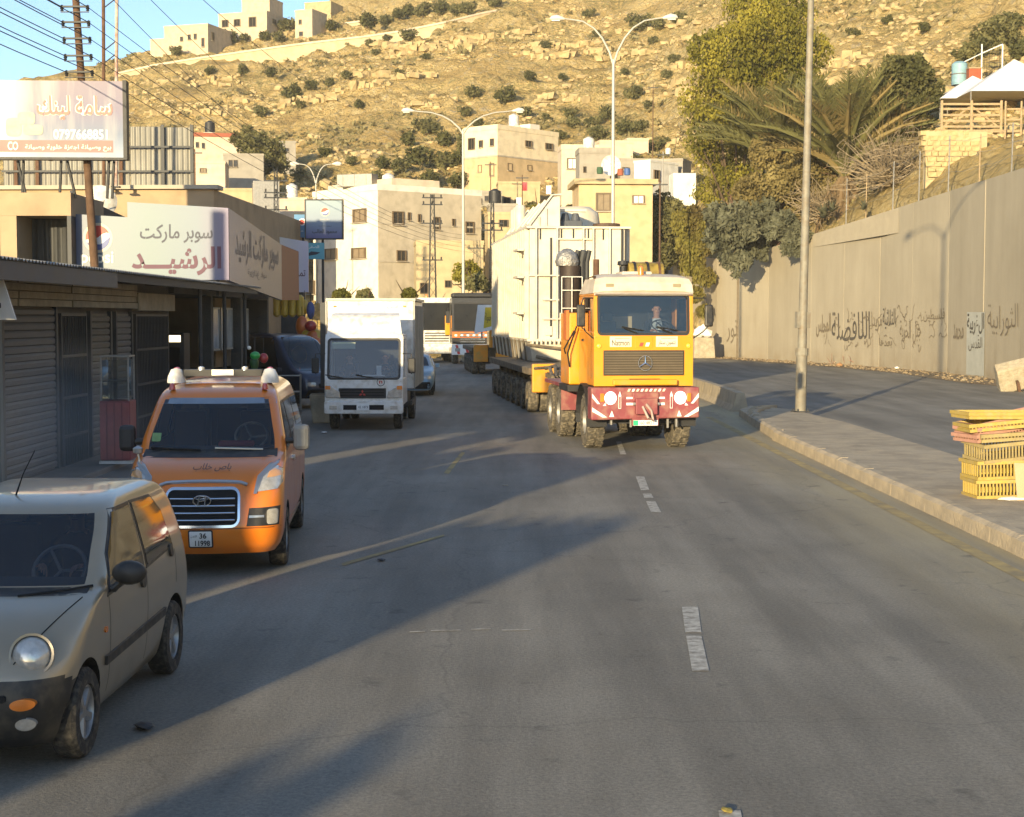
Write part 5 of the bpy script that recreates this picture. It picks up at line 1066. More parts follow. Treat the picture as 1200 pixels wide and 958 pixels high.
for lab, px, py, m_ in lc:
    t = thing('laundry_cloth', lab, 'laundry', P(px, py, 128)); q = MB()
    for i in range(6): q.hexa([(i * .07, .03 * math.sin(i * 2), -.4), (i * .07 + .07, .03 * math.sin(i * 2 + 2), -.42), (i * .07 + .07, .03 * math.sin(i * 2 + 2) + .01, -.42), (i * .07, .03 * math.sin(i * 2) + .01, -.4)], [(i * .07, 0, .3), (i * .07 + .07, 0, .3), (i * .07 + .07, .01, .3), (i * .07, .01, .3)])
    q.build('cloth', m_, t)
# unseen panels added left of frame, shaped to cast the road's shadow fingers
SPM = pm('shadow_panel_sheet', (.4, .36, .3), .8, var=.3)
def shadow_panel(y0, y1, H, label, x=-9.6):
    t = thing('unseen_shadow_panel', label, 'shadow panel', (x, y0, .12)); n_ = max(1, round((y1 - y0) / 1.2)); w_ = (y1 - y0) / n_
    for i in range(n_): boxp('shadow_panel_sheet', SPM, t, 0, .06, i * w_ + .004, (i + 1) * w_ - .004, 0, H[0] + (H[1] - H[0]) * (i + .5) / n_)
    for i in range(n_ + 1): boxp('shadow_panel_post', DGREY, t, -.09, -.003, i * w_ - .04, i * w_ + .04, 0, min(H) - .02)
def yu(u): return -(u + 9.6 * .934) / .358
def H_(u, reach): return (reach - (-9.6 * .358 + yu(u) * .934)) * math.tan(R(SUN_EL))
SEG = [(-4.15, -5.0, 9.6, 8.0, 'low unseen shadow panel furthest back on the left roadside'), (-5.95, -8.15, 20.5, 19, 'second unseen shadow panel on the left roadside behind the small car'), (-8.55, -11.3, 29, 27, 'third unseen shadow panel on the left roadside beside the orange van'),
       (-11.3, -11.7, 22, 22, 'short low unseen shadow panel between two taller ones on the left roadside'), (-11.7, -13.0, 31, 29, 'fourth unseen shadow panel on the left roadside'), (-13.0, -14.0, 35, 36, 'tallest unseen shadow panel at the end of the left roadside row')]
for u0, u1, r0, r1, lab in SEG: shadow_panel(yu(u0), yu(u1), (H_(u0, r0) - .12, H_(u1, r1) - .12), lab)
# ================================================================== VEHICLES
class Body:
    """body as stacked plan outlines. keys: (z, yfront, yrear, halfwidth, corner, bow); local forward is -Y"""
    def __init__(s, keys, sub=5, zs=1.0):
        K = np.array([(k[0] * zs,) + tuple(k[1:]) for k in keys], float); s.K = K; n = len(K); D = np.diff(K, axis=0); M = np.zeros_like(K)
        for i in range(1, n - 1):
            a, b = D[i - 1], D[i]; ok = a * b > 0; M[i][ok] = 2 * a[ok] * b[ok] / (a[ok] + b[ok])
        M[0] = D[0]; M[-1] = D[-1]; rows = []; s.kidx = []
        for i in range(n - 1):
            s.kidx.append(len(rows)); ns = sub if abs(D[i][1]) < .5 and abs(D[i][0]) < .3 else sub * 2
            for j in range(ns):
                t = j / ns; h = (2 * t**3 - 3 * t**2 + 1, t**3 - 2 * t**2 + t, -2 * t**3 + 3 * t**2, t**3 - t**2); rows.append(h[0] * K[i] + h[1] * M[i] + h[2] * K[i + 1] + h[3] * M[i + 1])
        s.kidx.append(len(rows)); rows.append(K[-1]); s.rows = np.array(rows)
    def at(s, z):
        return [float(np.interp(z, s.rows[:, 0], s.rows[:, j])) for j in range(1, 6)]
    def front_y(s, x, z):
        yf, yr, w, r, bow = s.at(z); x = abs(x); c = w - r
        if x <= c: return yf + bow * (x / w) ** 2
        return yf + bow * (c / w) ** 2 + r * (1 - math.sqrt(max(0, 1 - min(1, (x - c) / r) ** 2)))
    def side_x(s, y, z):
        yf, yr, w, r, bow = s.at(z); y0 = yf + bow * ((w - r) / w) ** 2
        if y < y0 + r: return w - r + math.sqrt(max(0, r * r - min(r, (y0 + r - y)) ** 2))
        rr = min(.16, r)
        if y > yr - rr: return w - rr + math.sqrt(max(0, rr * rr - min(rr, (y - yr + rr)) ** 2))
        return w
    def outline(s, row, nf=10, nc=7, ns=56):
        z, yf, yr, w, r, bow = row; c = w - r; pts = []
        for i in range(nf): x = c * i / nf; pts.append((x, yf + bow * (x / w) ** 2))
        y0 = yf + bow * (c / w) ** 2
        for i in range(nc): q = math.pi / 2 * i / nc; pts.append((c + r * math.sin(q), y0 + r * (1 - math.cos(q))))
        rr = min(.16, r); ya, yb = y0 + r, yr - rr
        for i in range(ns): pts.append((w, ya + (yb - ya) * i / ns))
        for i in range(4): q = math.pi / 2 * i / 4; pts.append((w - rr + rr * math.cos(q), yb + rr * math.sin(q)))
        for i in range(5): pts.append(((w - rr) * (1 - i / 4), yr))
        return pts
    def build(s, name, mat, parent, wheels=(), wr=.36, ws=None, cap=True, nf=10, nc=7, smooth=35, mat2=None, reg=None):
        """ws=(z0,z1,kmax): windscreen opening in the front rows; returns object and glass surface"""
        V = []; Fc = []; G_ = []; OL = [s.outline(r, nf, nc) for r in s.rows]; n = len(OL[0]); nr = len(OL); SN = nf + nc
        for sd in (1, -1):
            b0 = len(V)
            for r, o in zip(s.rows, OL): V += [[sd * p[0], p[1], r[0]] for p in o]
            dele = set()
            for i in range(nr - 1):
                for k in range(n - 1):
                    a = b0 + i * n + k; q = (a, a + 1, a + n + 1, a + n); zc_ = (V[a][2] + V[a + n][2]) / 2; yc_ = (V[a][1] + V[a + 1][1]) / 2
                    if ws and ws[0] < zc_ < ws[1] and k < nf + ws[2]: G_.append(q if sd > 0 else q[::-1]); continue
                    if k >= SN - 2 and k < SN + 57 and any((yc_ - c_[0]) ** 2 + (zc_ - c_[1]) ** 2 < wr * wr for c_ in wheels): dele.update(q); continue
                    Fc.append(q if sd > 0 else q[::-1])
            used = set(v for f in Fc for v in f)
            for v in dele & used:
                p = V[v]
                for c_ in wheels:
                    dy, dz_ = p[1] - c_[0], p[2] - c_[1]; dd = math.hypot(dy, dz_)
                    if dd < wr * 1.35:
                        p[1] = c_[0] + dy / dd * wr; p[2] = max(s.rows[0][0], c_[1] + dz_ / dd * wr)
            if cap:
                top = b0 + (nr - 1) * n; V.append([0, (s.rows[-1][1] + s.rows[-1][2]) / 2, s.rows[-1][0] + .005]); c0 = len(V) - 1
                for k in range(n - 1): f = (top + k, top + k + 1, c0); Fc.append(f if sd > 0 else f[::-1])
        me = bpy.data.meshes.new(name); me.from_pydata(V, [], Fc); bm = bmesh.new(); bm.from_mesh(me)
        for v in list(bm.verts):
            if not v.link_faces: bm.verts.remove(v)
        bmesh.ops.remove_doubles(bm, verts=bm.verts, dist=.0008); bmesh.ops.recalc_face_normals(bm, faces=bm.faces); bm.to_mesh(me); bm.free()
        me.polygons.foreach_set('use_smooth', [True] * len(me.polygons)); me.set_sharp_from_angle(angle=R(smooth)); ob = link(name, me, mat, parent)
        if mat2:
            me.materials.append(mat2)
            for p in me.polygons:
                if reg(p.center): p.material_index = 1
        gl = None
        if G_:
            us = sorted(set(v for f in G_ for v in f)); mp_ = {v: i for i, v in enumerate(us)}; gm_ = bpy.data.meshes.new('windscreen'); gm_.from_pydata([(V[u][0], V[u][1] - .002, V[u][2]) for u in us], [], [tuple(mp_[v] for v in f) for f in G_])
            gm_.polygons.foreach_set('use_smooth', [True] * len(gm_.polygons)); gl = link('windscreen', gm_, GLASS, parent)
        for sd in (1, -1):      # wheel wells
            for c_ in wheels:
                m = MB(); x1 = s.side_x(c_[0], c_[1] + wr * .9) ; pts = [(c_[0] + wr * math.cos(q), c_[1] + wr * math.sin(q)) for q in np.linspace(-.3, math.pi + .3, 18)]
                vs = [(sd * (s.side_x(p[0], max(p[1], s.rows[0][0])) - .004), p[0], p[1]) for p in pts] + [(sd * (x1 - .3), p[0], p[1]) for p in pts]; N = len(pts)
                m.add(vs, [(i, i + 1, N + i + 1, N + i) for i in range(N - 1)] + [tuple(range(N, 2 * N))]); m.build('wheel_well', BLACK, parent)
        return ob
    def _patch(s, poly, proj, rings=5, dens=.06):
        P_ = []
        n = len(poly)
        for i in range(n):
            a, b = poly[i], poly[(i + 1) % n]; k = max(1, int(math.hypot(b[0] - a[0], b[1] - a[1]) / dens))
            for j in range(k): P_.append((a[0] + (b[0] - a[0]) * j / k, a[1] + (b[1] - a[1]) * j / k))
        cx = sum(p[0] for p in P_) / len(P_); cy = sum(p[1] for p in P_) / len(P_); V = []; Fc = []; N = len(P_)
        V += [proj(p[0], p[1], -.012) for p in P_]
        for r_ in range(rings): t = r_ / rings; V += [proj(p[0] + (cx - p[0]) * t, p[1] + (cy - p[1]) * t, 1) for p in P_]
        V.append(proj(cx, cy, 1))
        for r_ in range(rings):
            for k in range(N): k2 = (k + 1) % N; Fc.append((r_ * N + k, r_ * N + k2, (r_ + 1) * N + k2, (r_ + 1) * N + k))
        for k in range(N): Fc.append((rings * N + k, rings * N + (k + 1) % N, (rings + 1) * N))
        return V, Fc
    def fpatch(s, name, poly, mat, parent, off=.008, smooth=50, mirror=False):
        """poly in (x,z) laid on the front"""
        o_ = []
        for sg_ in ((1, -1) if mirror else (1,)):
            V, Fc = s._patch([(sg_ * p[0], p[1]) for p in poly], lambda x, z, k: (x, s.front_y(x, z) - (off if k > 0 else -.02), z)); m = MB(); m.v = V; m.f = Fc; o_.append(m.build(name, mat, parent, smooth=smooth))
        return o_[0] if len(o_) == 1 else o_
    def spatch(s, name, poly, mat, parent, off=.006, sides=(1, -1), smooth=50):
        """poly in (y,z) laid on the side"""
        for sd in sides:
            V, Fc = s._patch(poly, lambda y, z, k: (sd * (s.side_x(y, z) + (off if k > 0 else -.02)), y, z)); m = MB(); m.v = V; m.f = Fc; o = m.build(name, mat, parent, smooth=smooth)
        return o
def rrect(x0, x1, z0, z1, r, n=4):
    p = []
    for cx, cz, a0 in ((x1 - r, z1 - r, 0), (x0 + r, z1 - r, 90), (x0 + r, z0 + r, 180), (x1 - r, z0 + r, 270)):
        for i in range(n + 1): q = R(a0 + 90 * i / n); p.append((cx + r * math.cos(q), cz + r * math.sin(q)))
    return p
def ell(cx, cz, rx, rz, n=22): return [(cx + rx * math.cos(2 * math.pi * i / n), cz + rz * math.sin(2 * math.pi * i / n)) for i in range(n)]
WMESH = {}
def wheel(parent, loc, Rr, W, side, key='car', spokes=5, tmat=RUB, rmat=ALLOY):
    """wheel axis along x; side=+1 outer face towards +x"""
    k = (key, round(Rr, 3), round(W, 3))
    if k not in WMESH:
        r = Rr * (.62 if key == 'car' else .55); m = MB()
        m.lathe([(r, -W / 2), (Rr * .93, -W / 2), (Rr, -W * .36), (Rr, W * .36), (Rr * .93, W / 2), (r * 1.02, W / 2), (r, W * .42), (r * .96, W * .1), (r * .96, -W * .4)], 36, axis='x', close=True)
        if key in ('lug', 'truck'):
            nl = 22 if key == 'lug' else 40
            for i in range(nl):
                for j, (xa, xb) in enumerate(((-W * .47, -W * .05), (W * .05, W * .47)) if key == 'lug' else ((-W * .4, -W * .15), (-W * .1, W * .1), (W * .15, W * .4))):
                    q = 2 * math.pi * (i + .5 * (j % 2)) / nl; hh = .03 if key == 'lug' else .012; wd = (math.pi * Rr / nl) * .62
                    M_ = Matrix.Rotation(q, 4, 'X') @ Matrix.Translation((0, 0, Rr - .01)) @ Matrix.Rotation(R(18 if j % 2 else -18), 4, 'Z'); m.box(xa, xb, -wd, wd, 0, hh, M_)
        t = m.mesh('tyre', smooth=35); t.materials.append(tmat)
        m = MB(); w_ = W
        if key == 'car':
            m.lathe([(r, w_ * .40), (r * .93, w_ * .43), (r * .88, w_ * .3), (r * .86, -w_ * .1), (r * .3, -w_ * .1)], 30, axis='x')
            m.lathe([(r * .24, w_ * .2), (r * .22, w_ * .36), (0, w_ * .37)], 16, axis='x')
            for i in range(spokes):
                M_ = Matrix.Rotation(2 * math.pi * i / spokes, 4, 'X'); z0 = r * .15; z1 = r * .92
                m.add([(w_ * .22, -r * .13, z0), (w_ * .22, r * .13, z0), (w_ * .22, r * .2, z1), (w_ * .22, -r * .2, z1), (w_ * .36, -r * .09, z0), (w_ * .36, r * .09, z0), (w_ * .38, r * .12, z1), (w_ * .38, -r * .12, z1)], [(3, 2, 1, 0), (4, 5, 6, 7), (0, 1, 5, 4), (1, 2, 6, 5), (2, 3, 7, 6), (3, 0, 4, 7)], M_)
        else:
            m.lathe([(r, w_ * .42), (r * .92, w_ * .44), (r * .86, w_ * .2), (r * .55, w_ * .05), (r * .4, w_ * .1), (r * .38, w_ * .3), (r * .2, w_ * .36), (0, w_ * .36)], 24, axis='x')
            for i in range(8): q = 2 * math.pi * i / 8; m.cyl((w_ * .06, r * .68 * math.cos(q), r * .68 * math.sin(q)), (w_ * .15, r * .68 * math.cos(q), r * .68 * math.sin(q)), r * .05, n=6)
        rm = m.mesh('rim', smooth=35); rm.materials.append(rmat)
        hb = MB().lathe([(r * .95, -W * .02), (0, -W * .02)], 20, axis='x').mesh('brake_disc'); hb.materials.append(BLACK); WMESH[k] = (t, rm, hb)
    t, rm, hb = WMESH[k]; e = bpy.data.objects.new('wheel', t); COL.objects.link(e); e.parent = parent; e.location = loc; e.rotation_euler = (random.uniform(0, 6), 0, 0 if side > 0 else math.pi)
    link('rim', rm, None, e); link('brake_disc', hb, None, e); return e
def ring_x(n=20): return [(math.cos(2 * math.pi * i / n), math.sin(2 * math.pi * i / n)) for i in range(n)]
def steering(parent, c, r=.19, tilt=60, mat=DARK):
    m = MB(); M_ = Matrix.Translation(c) @ Matrix.Rotation(R(tilt), 4, 'X'); pts = [M_ @ Vector((r * math.cos(q), r * math.sin(q), 0)) for q in np.linspace(0, 2 * math.pi, 25)]; m.tube(pts, .015, 6, cap=False)
    for q in (0, 2.1, 4.2): m.tube([M_ @ Vector((0, 0, -.03)), M_ @ Vector((r * math.cos(q), r * math.sin(q), 0))], .012, 5)
    return m.build('steering_wheel', mat, parent, smooth=True)
def seats(parent, xs, y, z, mat=DARK, h=.65):
    for x in xs:
        m = MB(); m.box(x - .24, x + .24, y - .45, y, z - .12, z); m.add([(x - .22, y, z), (x + .22, y, z), (x + .22, y + .12, z), (x - .22, y + .12, z), (x - .2, y + .12, z + h), (x + .2, y + .12, z + h), (x + .2, y + .22, z + h), (x - .2, y + .22, z + h)], [(3, 2, 1, 0), (4, 5, 6, 7), (0, 1, 5, 4), (1, 2, 6, 5), (2, 3, 7, 6), (3, 0, 4, 7)]); m.box(x - .12, x + .12, y + .12, y + .2, z + h + .02, z + h + .2)
        m.build('seat', mat, parent, bevel=.02)
# people ------------------------------------------------------------
def person(label, loc, rz, seated=True, cloth=CLOTHD, legs=CLOTHD, s=1.0, arms=None, front=None, cap=None):
    """one continuous skinned body; local forward -Y; loc = hip point (seated) or ground"""
    J = {}; E = []; rad = {}
    def j(n, p, r): J[n] = Vector(p); rad[n] = r if isinstance(r, tuple) else (r, r)
    hz = 0 if seated else .92
    j('hip', (0, 0, hz), (.16, .12)); j('waist', (0, -.0, hz + .18), (.145, .1)); j('chest', (0, -.01, hz + .38), (.17, .115)); j('sho', (0, 0, hz + .52), (.13, .09)); j('neck', (0, -.015, hz + .60), .055); j('jaw', (0, -.045, hz + .67), (.066, .075)); j('head', (0, -.035, hz + .77), (.078, .095)); j('crown', (0, -.02, hz + .84), (.06, .07))
    E += [('hip', 'waist'), ('waist', 'chest'), ('chest', 'sho'), ('sho', 'neck'), ('neck', 'jaw'), ('jaw', 'head'), ('head', 'crown')]
    for sd, sn in ((1, 'r'), (-1, 'l')):
        A = (arms or {}).get(sn) or ((.24, -.22, hz + .32), (.16, -.46, hz + .36))
        j('s' + sn, (sd * .18, 0, hz + .5), .06); j('e' + sn, (sd * A[0][0], A[0][1], A[0][2]), .043); j('w' + sn, (sd * A[1][0], A[1][1], A[1][2]), .03); wv = (J['w' + sn] - J['e' + sn]).normalized(); pc = J['w' + sn] + wv * .07; j('p' + sn, pc, (.036, .018)); E += [('sho', 's' + sn), ('s' + sn, 'e' + sn), ('e' + sn, 'w' + sn), ('w' + sn, 'p' + sn)]
        sidev = wv.cross(Vector((0, 0, 1))).normalized() * sd
        for fi in range(4):
            o = sidev * (fi - 1.5) * .019; L1 = (.04, .046, .043, .034)[fi]; curl = Vector((0, 0, -.02 - .012 * fi)); k1 = f'f{sn}{fi}a'; k2 = f'f{sn}{fi}b'; j(k1, pc + o + wv * L1 * .9 + curl * .3, .0085); j(k2, pc + o + wv * L1 * 1.6 + curl * 1.6, .0075); E += [('p' + sn, k1), (k1, k2)]
        j('t' + sn + 'a', J['w' + sn] + wv * .03 - sidev * .035 + Vector((0, 0, .01)), .0095); j('t' + sn + 'b', J['w' + sn] + wv * .065 - sidev * .05, .008); E += [('w' + sn, 't' + sn + 'a'), ('t' + sn + 'a', 't' + sn + 'b')]
        if seated: L = [('k', (sd * .14, -.44, hz + .04), .065), ('a', (sd * .14, -.52, hz - .38), .045), ('o', (sd * .14, -.66, hz - .42), .04)]
        else: L = [('k', (sd * .11, -.03, .5), .062), ('a', (sd * .12, .02, .09), .042), ('o', (sd * .13, -.14, .04), .04)]
        j('h' + sn, (sd * .1, 0, hz - .03), .085); pv = 'h' + sn; E.append(('hip', pv))
        for nm, p, r in L: j(nm + sn, p, r); E.append((pv, nm + sn)); pv = nm + sn
    names = list(J); ix = {n_: i for i, n_ in enumerate(names)}; me = bpy.data.meshes.new('person_body'); me.from_pydata([J[n_] for n_ in names], [(ix[a], ix[b]) for a, b in E], [])
    o = bpy.data.objects.new('tmp', me); COL.objects.link(o); sk = o.modifiers.new('skin', 'SKIN'); sk.use_smooth_shade = True; ss = o.modifiers.new('sub', 'SUBSURF'); ss.levels = 1; ss.render_levels = 1
    for i, n_ in enumerate(names): me.skin_vertices[0].data[i].radius = rad[n_]; me.skin_vertices[0].data[i].use_root = (n_ == 'hip')
    bpy.context.view_layer.update(); m2 = bpy.data.meshes.new_from_object(o.evaluated_get(bpy.context.evaluated_depsgraph_get())); bpy.data.objects.remove(o)
    for mt in (cloth, SKIN, HAIR, legs, front or cloth): m2.materials.append(mt)
    wr_, wl_ = J['wr'], J['wl']
    for p in m2.polygons:
        c_ = p.center
        if c_.z > hz + .585: p.material_index = 2 if (c_.z > hz + .80 or (c_.y > -.005 and c_.z > hz + .66)) else 1
        elif min((c_ - J['pr']).length, (c_ - J['pl']).length) < .11: p.material_index = 1
        elif c_.z < hz + .04: p.material_index = 3
        elif front and abs(c_.x) < .1 and c_.y < -.05 and c_.z > hz + .1: p.material_index = 4
        else: p.material_index = 0
    t = thing('person', label, 'person', loc, rz); t.scale = (s, s, s); link('body', m2, None, t)
    f = MB()
    for sd in (1, -1): f.lathe([(0, -.012), (.011, -.006), (.011, .006), (0, .012)], 8, c=(sd * .03, -.118, hz + .765))
    f.build('eyes', INK, t); MB().add([(-.013, -.115, hz + .72), (.013, -.115, hz + .72), (0, -.145, hz + .722), (0, -.12, hz + .765)], [(0, 1, 2), (0, 2, 3), (1, 3, 2), (0, 3, 1)]).build('nose', SKIN, t); MB().box(-.024, .024, -.118, -.108, hz + .692, hz + .70).build('mouth', pm('lips', (.25, .08, .07), .6, var=0), t)
    for sd in (1, -1): MB().lathe([(0, -.03), (.012, -.015), (.014, .01), (0, .03)], 8, c=(sd * .08, -.03, hz + .75)).build('ear', SKIN, t)
    return t

# ------------------------------------------------------------------ small beige hatchback
PB = pm('beige_metallic_paint', (.38, .315, .22), .35, .35, var=.12, scale=1.5, coat=.7, dirt=(.30, .25, .17), dirt_z=(.3, .9))
BUMP = pm('black_bumper_plastic', (.022, .022, .022), .5, var=.4, scale=4, dirt=(.07, .06, .045))
c0 = Vector((-3.46, 9.05, 0)); mz = thing('small_hatchback', 'small beige hatchback with black bumper and round headlamps cut by the left edge', 'car', c0, R(-1.2))
MK = [(.17, .14, 3.40, .64, .3, .14), (.26, .05, 3.45, .70, .32, .18), (.42, .0, 3.5, .735, .34, .2), (.56, .02, 3.5, .745, .35, .2), (.66, .08, 3.5, .75, .36, .2), (.76, .19, 3.48, .75, .37, .19), (.84, .34, 3.46, .745, .37, .16), (.90, .52, 3.44, .74, .34, .12), (.94, .72, 3.43, .735, .32, .09), (.965, .86, 3.42, .73, .30, .08), (1.02, .96, 3.41, .72, .27, .08), (1.16, 1.16, 3.38, .682, .25, .08), (1.30, 1.36, 3.31, .643, .22, .08), (1.39, 1.50, 3.22, .612, .23, .08), (1.435, 1.64, 3.12, .58, .25, .07), (1.465, 1.86, 2.98, .51, .26, .06), (1.478, 2.2, 2.75, .40, .24, .04)]
ZS = 1.05
B = Body(MK, 5, ZS); wz = .29
B.build('body', PB, mz, wheels=((.62, wz), (2.93, wz)), wr=.345, ws=(.99 * ZS, 1.375 * ZS, 3), mat2=BUMP, reg=lambda c_: c_.y < .62 and c_.z < .60 - max(0, c_.y - .30) * .5)
B.fpatch('lower_grille', rrect(-.3, .3, .24, .38, .03), BLACK, mz, .02); B.fpatch('bumper_slot', rrect(.34, .42, .49, .53, .015), BLACK, mz, .024, mirror=True)
for sd in (1, -1):
    B.fpatch('headlamp_surround', [(sd * a_[0], a_[1]) for a_ in ell(.53, .745, .13, .12)], DARK, mz, -.004)
    y_ = B.front_y(.53, .745); h = MB(); nrm = Vector((sd * .25, -1, .35)).normalized(); M_ = Matrix.Translation((sd * .53, y_ - .0, .745)) @ nrm.to_track_quat('Y', 'Z').to_matrix().to_4x4()
    h.lathe([(.0, .055), (.05, .05), (.09, .035), (.118, .0), (.12, -.06)], 24, axis='y'); h2 = MB(); h2.add(h.v, h.f, M_); hl = h2.build('headlamp', HLIGHT, mz, smooth=60)
    h = MB().lathe([(.118, .012), (.133, .016), (.138, -.02), (.12, -.05)], 24, axis='y'); h2 = MB(); h2.add(h.v, h.f, M_); h2.build('headlamp_ring', CHROME if False else PB, hl, smooth=60)
    B.fpatch('indicator', [(sd * a_[0], a_[1]) for a_ in ell(.52, .475, .07, .035)], AMBER, mz, .034); B.fpatch('fog_lamp', [(sd * a_[0], a_[1]) for a_ in ell(.53, .35, .055, .04)], HLIGHT, mz, .034)
B.fpatch('number_plate', rrect(-.24, .24, .29, .40, .01), PLATE, mz, .03)
FR = BUMP
side_win = [[(1.14, .965), (2.05, .985), (2.07, 1.44), (1.66, 1.44), (1.34, 1.2)], [(2.15, .99), (2.92, 1.03), (2.84, 1.30), (2.66, 1.43), (2.15, 1.445)]]
for wn in side_win:
    cx = sum(p[0] for p in wn) / len(wn); cz = sum(p[1] for p in wn) / len(wn); B.spatch('window_surround', [(cx + (p[0] - cx) * 1.07, cz + (p[1] - cz) * 1.1) for p in wn], BUMP, mz, .004)
    B.spatch('side_window', wn, GLASSD, mz, .008)
for sd in (1, -1):
    for yy in (1.14, 2.11, 2.98):
        V = []; m = MB(); zz_ = np.linspace(.3 if yy < 2.9 else .72, .98, 12)
        for a_, b_ in zip(zz_[:-1], zz_[1:]): m.add([(sd * (B.side_x(yy, a_) + .0015), yy - .004, a_), (sd * (B.side_x(yy, a_) + .0015), yy + .004, a_), (sd * (B.side_x(yy, b_) + .0015), yy + .004, b_), (sd * (B.side_x(yy, b_) + .0015), yy - .004, b_)], [(0, 1, 2, 3)])
        m.build('door_seam', BLACK, mz)
B.spatch('door_moulding', [(1.02, .50), (2.6, .53), (2.6, .59), (1.02, .56)], BUMP, mz, .02)
B.spatch('door_handle', ell(1.98, .90, .06, .05, 14), BUMP, mz, .02); B.spatch('door_handle', ell(2.84, .99, .045, .05, 14), BUMP, mz, .02); B.spatch('side_repeater', ell(1.02, .74, .03, .022, 12), AMBER, mz, .012)
for sd in (1, -1):
    m = MB(); m.lathe([(0, -.05), (.07, -.045), (.1, -.01), (.1, .03), (.07, .05)], 18, axis='y'); Mm = Matrix.Translation((sd * .87, 1.18, 1.09)) @ Matrix.Diagonal((1.15, 1, .8, 1)); m2 = MB(); m2.add(m.v, m.f, Mm); mi = m2.build('wing_mirror', BUMP, mz, smooth=60); MB().tube([(sd * .70, 1.2, .99), (sd * .76, 1.2, .98), (sd * .82, 1.2, 1.04)], [.03, .028, .022], 8).build('mirror_stalk', BUMP, mi, smooth=True)
for x in (-.35, .25):
    pts = [Vector((x + .42 * t_, B.front_y(x + .42 * t_, 1.0 + .03 * t_) - .02, 1.0 + .03 * t_)) for t_ in (0, .33, .66, 1)]; MB().tube(pts, .010, 5).build('wiper', BLACK, mz)
B.fpatch('cowl', [(-.66, .998), (.66, .998), (.65, 1.035), (-.65, 1.035)], BUMP, mz, .003)
m = MB(); m.tube([(-.12, 1.82, 1.50), (-.08, 1.9, 1.68), (-.02, 1.98, 1.84)], [.008, .004, .003], 5); m.build('aerial', BLACK, mz)
for q in np.linspace(0, 1, 2):
    pass
m = MB()
for sd in (1, -1):
    pts = []
    for yy in np.linspace(1.62, 3.1, 10):
        zz_ = 1.455 * ZS * .985; pts.append(Vector((sd * (B.side_x(yy, 1.40 * ZS) - .03), yy, 1.44 * ZS)))
    pass
# hood shut line
for sd in (1, -1):
    pts = []
    for z in np.linspace(.70, .985, 12):
        x = sd * (.44 + (z - .70) * .75); pts.append(Vector((x, B.front_y(x, z) - .001, z + .002)))
    MB().tube(pts, .004, 4).build('bonnet_seam', BLACK, mz)
boxp('underside', BLACK, mz, -.58, .58, .3, 3.3, .20, .24); boxp('cabin_floor', DARK, mz, -.6, .6, 1.0, 3.2, .5, .55); DASH = pm('grey_dashboard', (.09, .095, .1), .7, var=.2)
MB().hexa([(-.6, 1.06, .8), (.6, 1.06, .8), (.58, 1.45, .8), (-.58, 1.45, .8)], [(-.6, 1.06, .99), (.6, 1.06, .99), (.58, 1.4, 1.03), (-.58, 1.4, 1.03)]).build('dashboard', DASH, mz, bevel=.02)
steering(mz, (.30, 1.50, 1.06), .18, 55, pm('grey_steering_rim', (.22, .21, .19), .6, var=.1)); seats(mz, (-.3, .3), 2.15, .72, pm('grey_seat_cloth', (.08, .08, .085), .9, var=.3), .55); seats(mz, (-.3, .3), 2.95, .72, pm('grey_seat_cloth', (.08, .08, .085), .9), .5)
for sd in (1, -1):
    for yy in (.62, 2.93): wheel(mz, (sd * .665, yy, wz), .285, .165, sd)
person('person in dark clothes driving the small beige hatchback', mz.matrix_basis @ Vector((.3, 1.95, .76)), R(-1.2), cloth=CLOTHD, s=.86)

# ------------------------------------------------------------------ orange van
PO = pm('orange_paint', (.78, .20, .008), .32, 0, var=.10, scale=1.2, coat=.8, dirt=(.6, .2, .03), dirt_z=(.2, .7))
SILV = pm('silver_trim', (.5, .5, .49), .3, .8, var=.15); 
SK = [(.24, .14, 4.62, .80, .28, .12), (.34, .05, 4.67, .87, .30, .14), (.5, .0, 4.7, .905, .32, .15), (.64, .02, 4.7, .91, .32, .15), (.80, .06, 4.7, .91, .32, .16), (.94, .14, 4.7, .91, .32, .16), (1.05, .28, 4.7, .905, .30, .15), (1.13, .47, 4.69, .90, .27, .14), (1.19, .70, 4.68, .89, .24, .13), (1.23, .86, 4.67, .88, .22, .12), (1.35, 1.0, 4.65, .862, .2, .11), (1.55, 1.24, 4.6, .81, .2, .1), (1.76, 1.52, 4.52, .75, .2, .1), (1.84, 1.68, 4.44, .71, .24, .1), (1.90, 1.95, 4.3, .63, .3, .09), (1.935, 2.35, 4.1, .55, .3, .07), (1.95, 2.8, 3.8, .38, .28, .04)]
ZV = 1.05; vn = thing('orange_van', 'orange school minibus with silver grille and roof lights behind the beige hatchback', 'van', (-3.31, 16.3, 0), R(4.6)); vn.scale = (.93, 1, 1)
B = Body(SK, 5, ZV); B.build('body', PO, vn, wheels=((.95, .34), (4.02, .34)), wr=.40, ws=(1.25 * ZV, 1.765 * ZV, 2))
GRL2 = rrect(-.40, .40, .58, .95, .07); B.fpatch('grille_surround', [(x * 1.07, .765 + (z - .765) * 1.16) for x, z in rrect(-.40, .40, .58, .95, .09)], CHROME, vn, .012); B.fpatch('grille', GRL2, BLACK, vn, .02)
for z in (.635, .71, .785, .86):
    pts = [Vector((x, B.front_y(x, z) - .032, z)) for x in np.linspace(-.37, .37, 9)]; MB().tube(pts, .010, 6).build('grille_bar', CHROME, vn, smooth=True)
m = MB(); pts = [Vector((.1 * math.cos(q), B.front_y(0, .84) - .048, .84 + .055 * math.sin(q))) for q in np.linspace(0, 2 * math.pi, 25)]; m.tube(pts, .009, 6, cap=False)
yb0 = B.front_y(0, .84) - .048
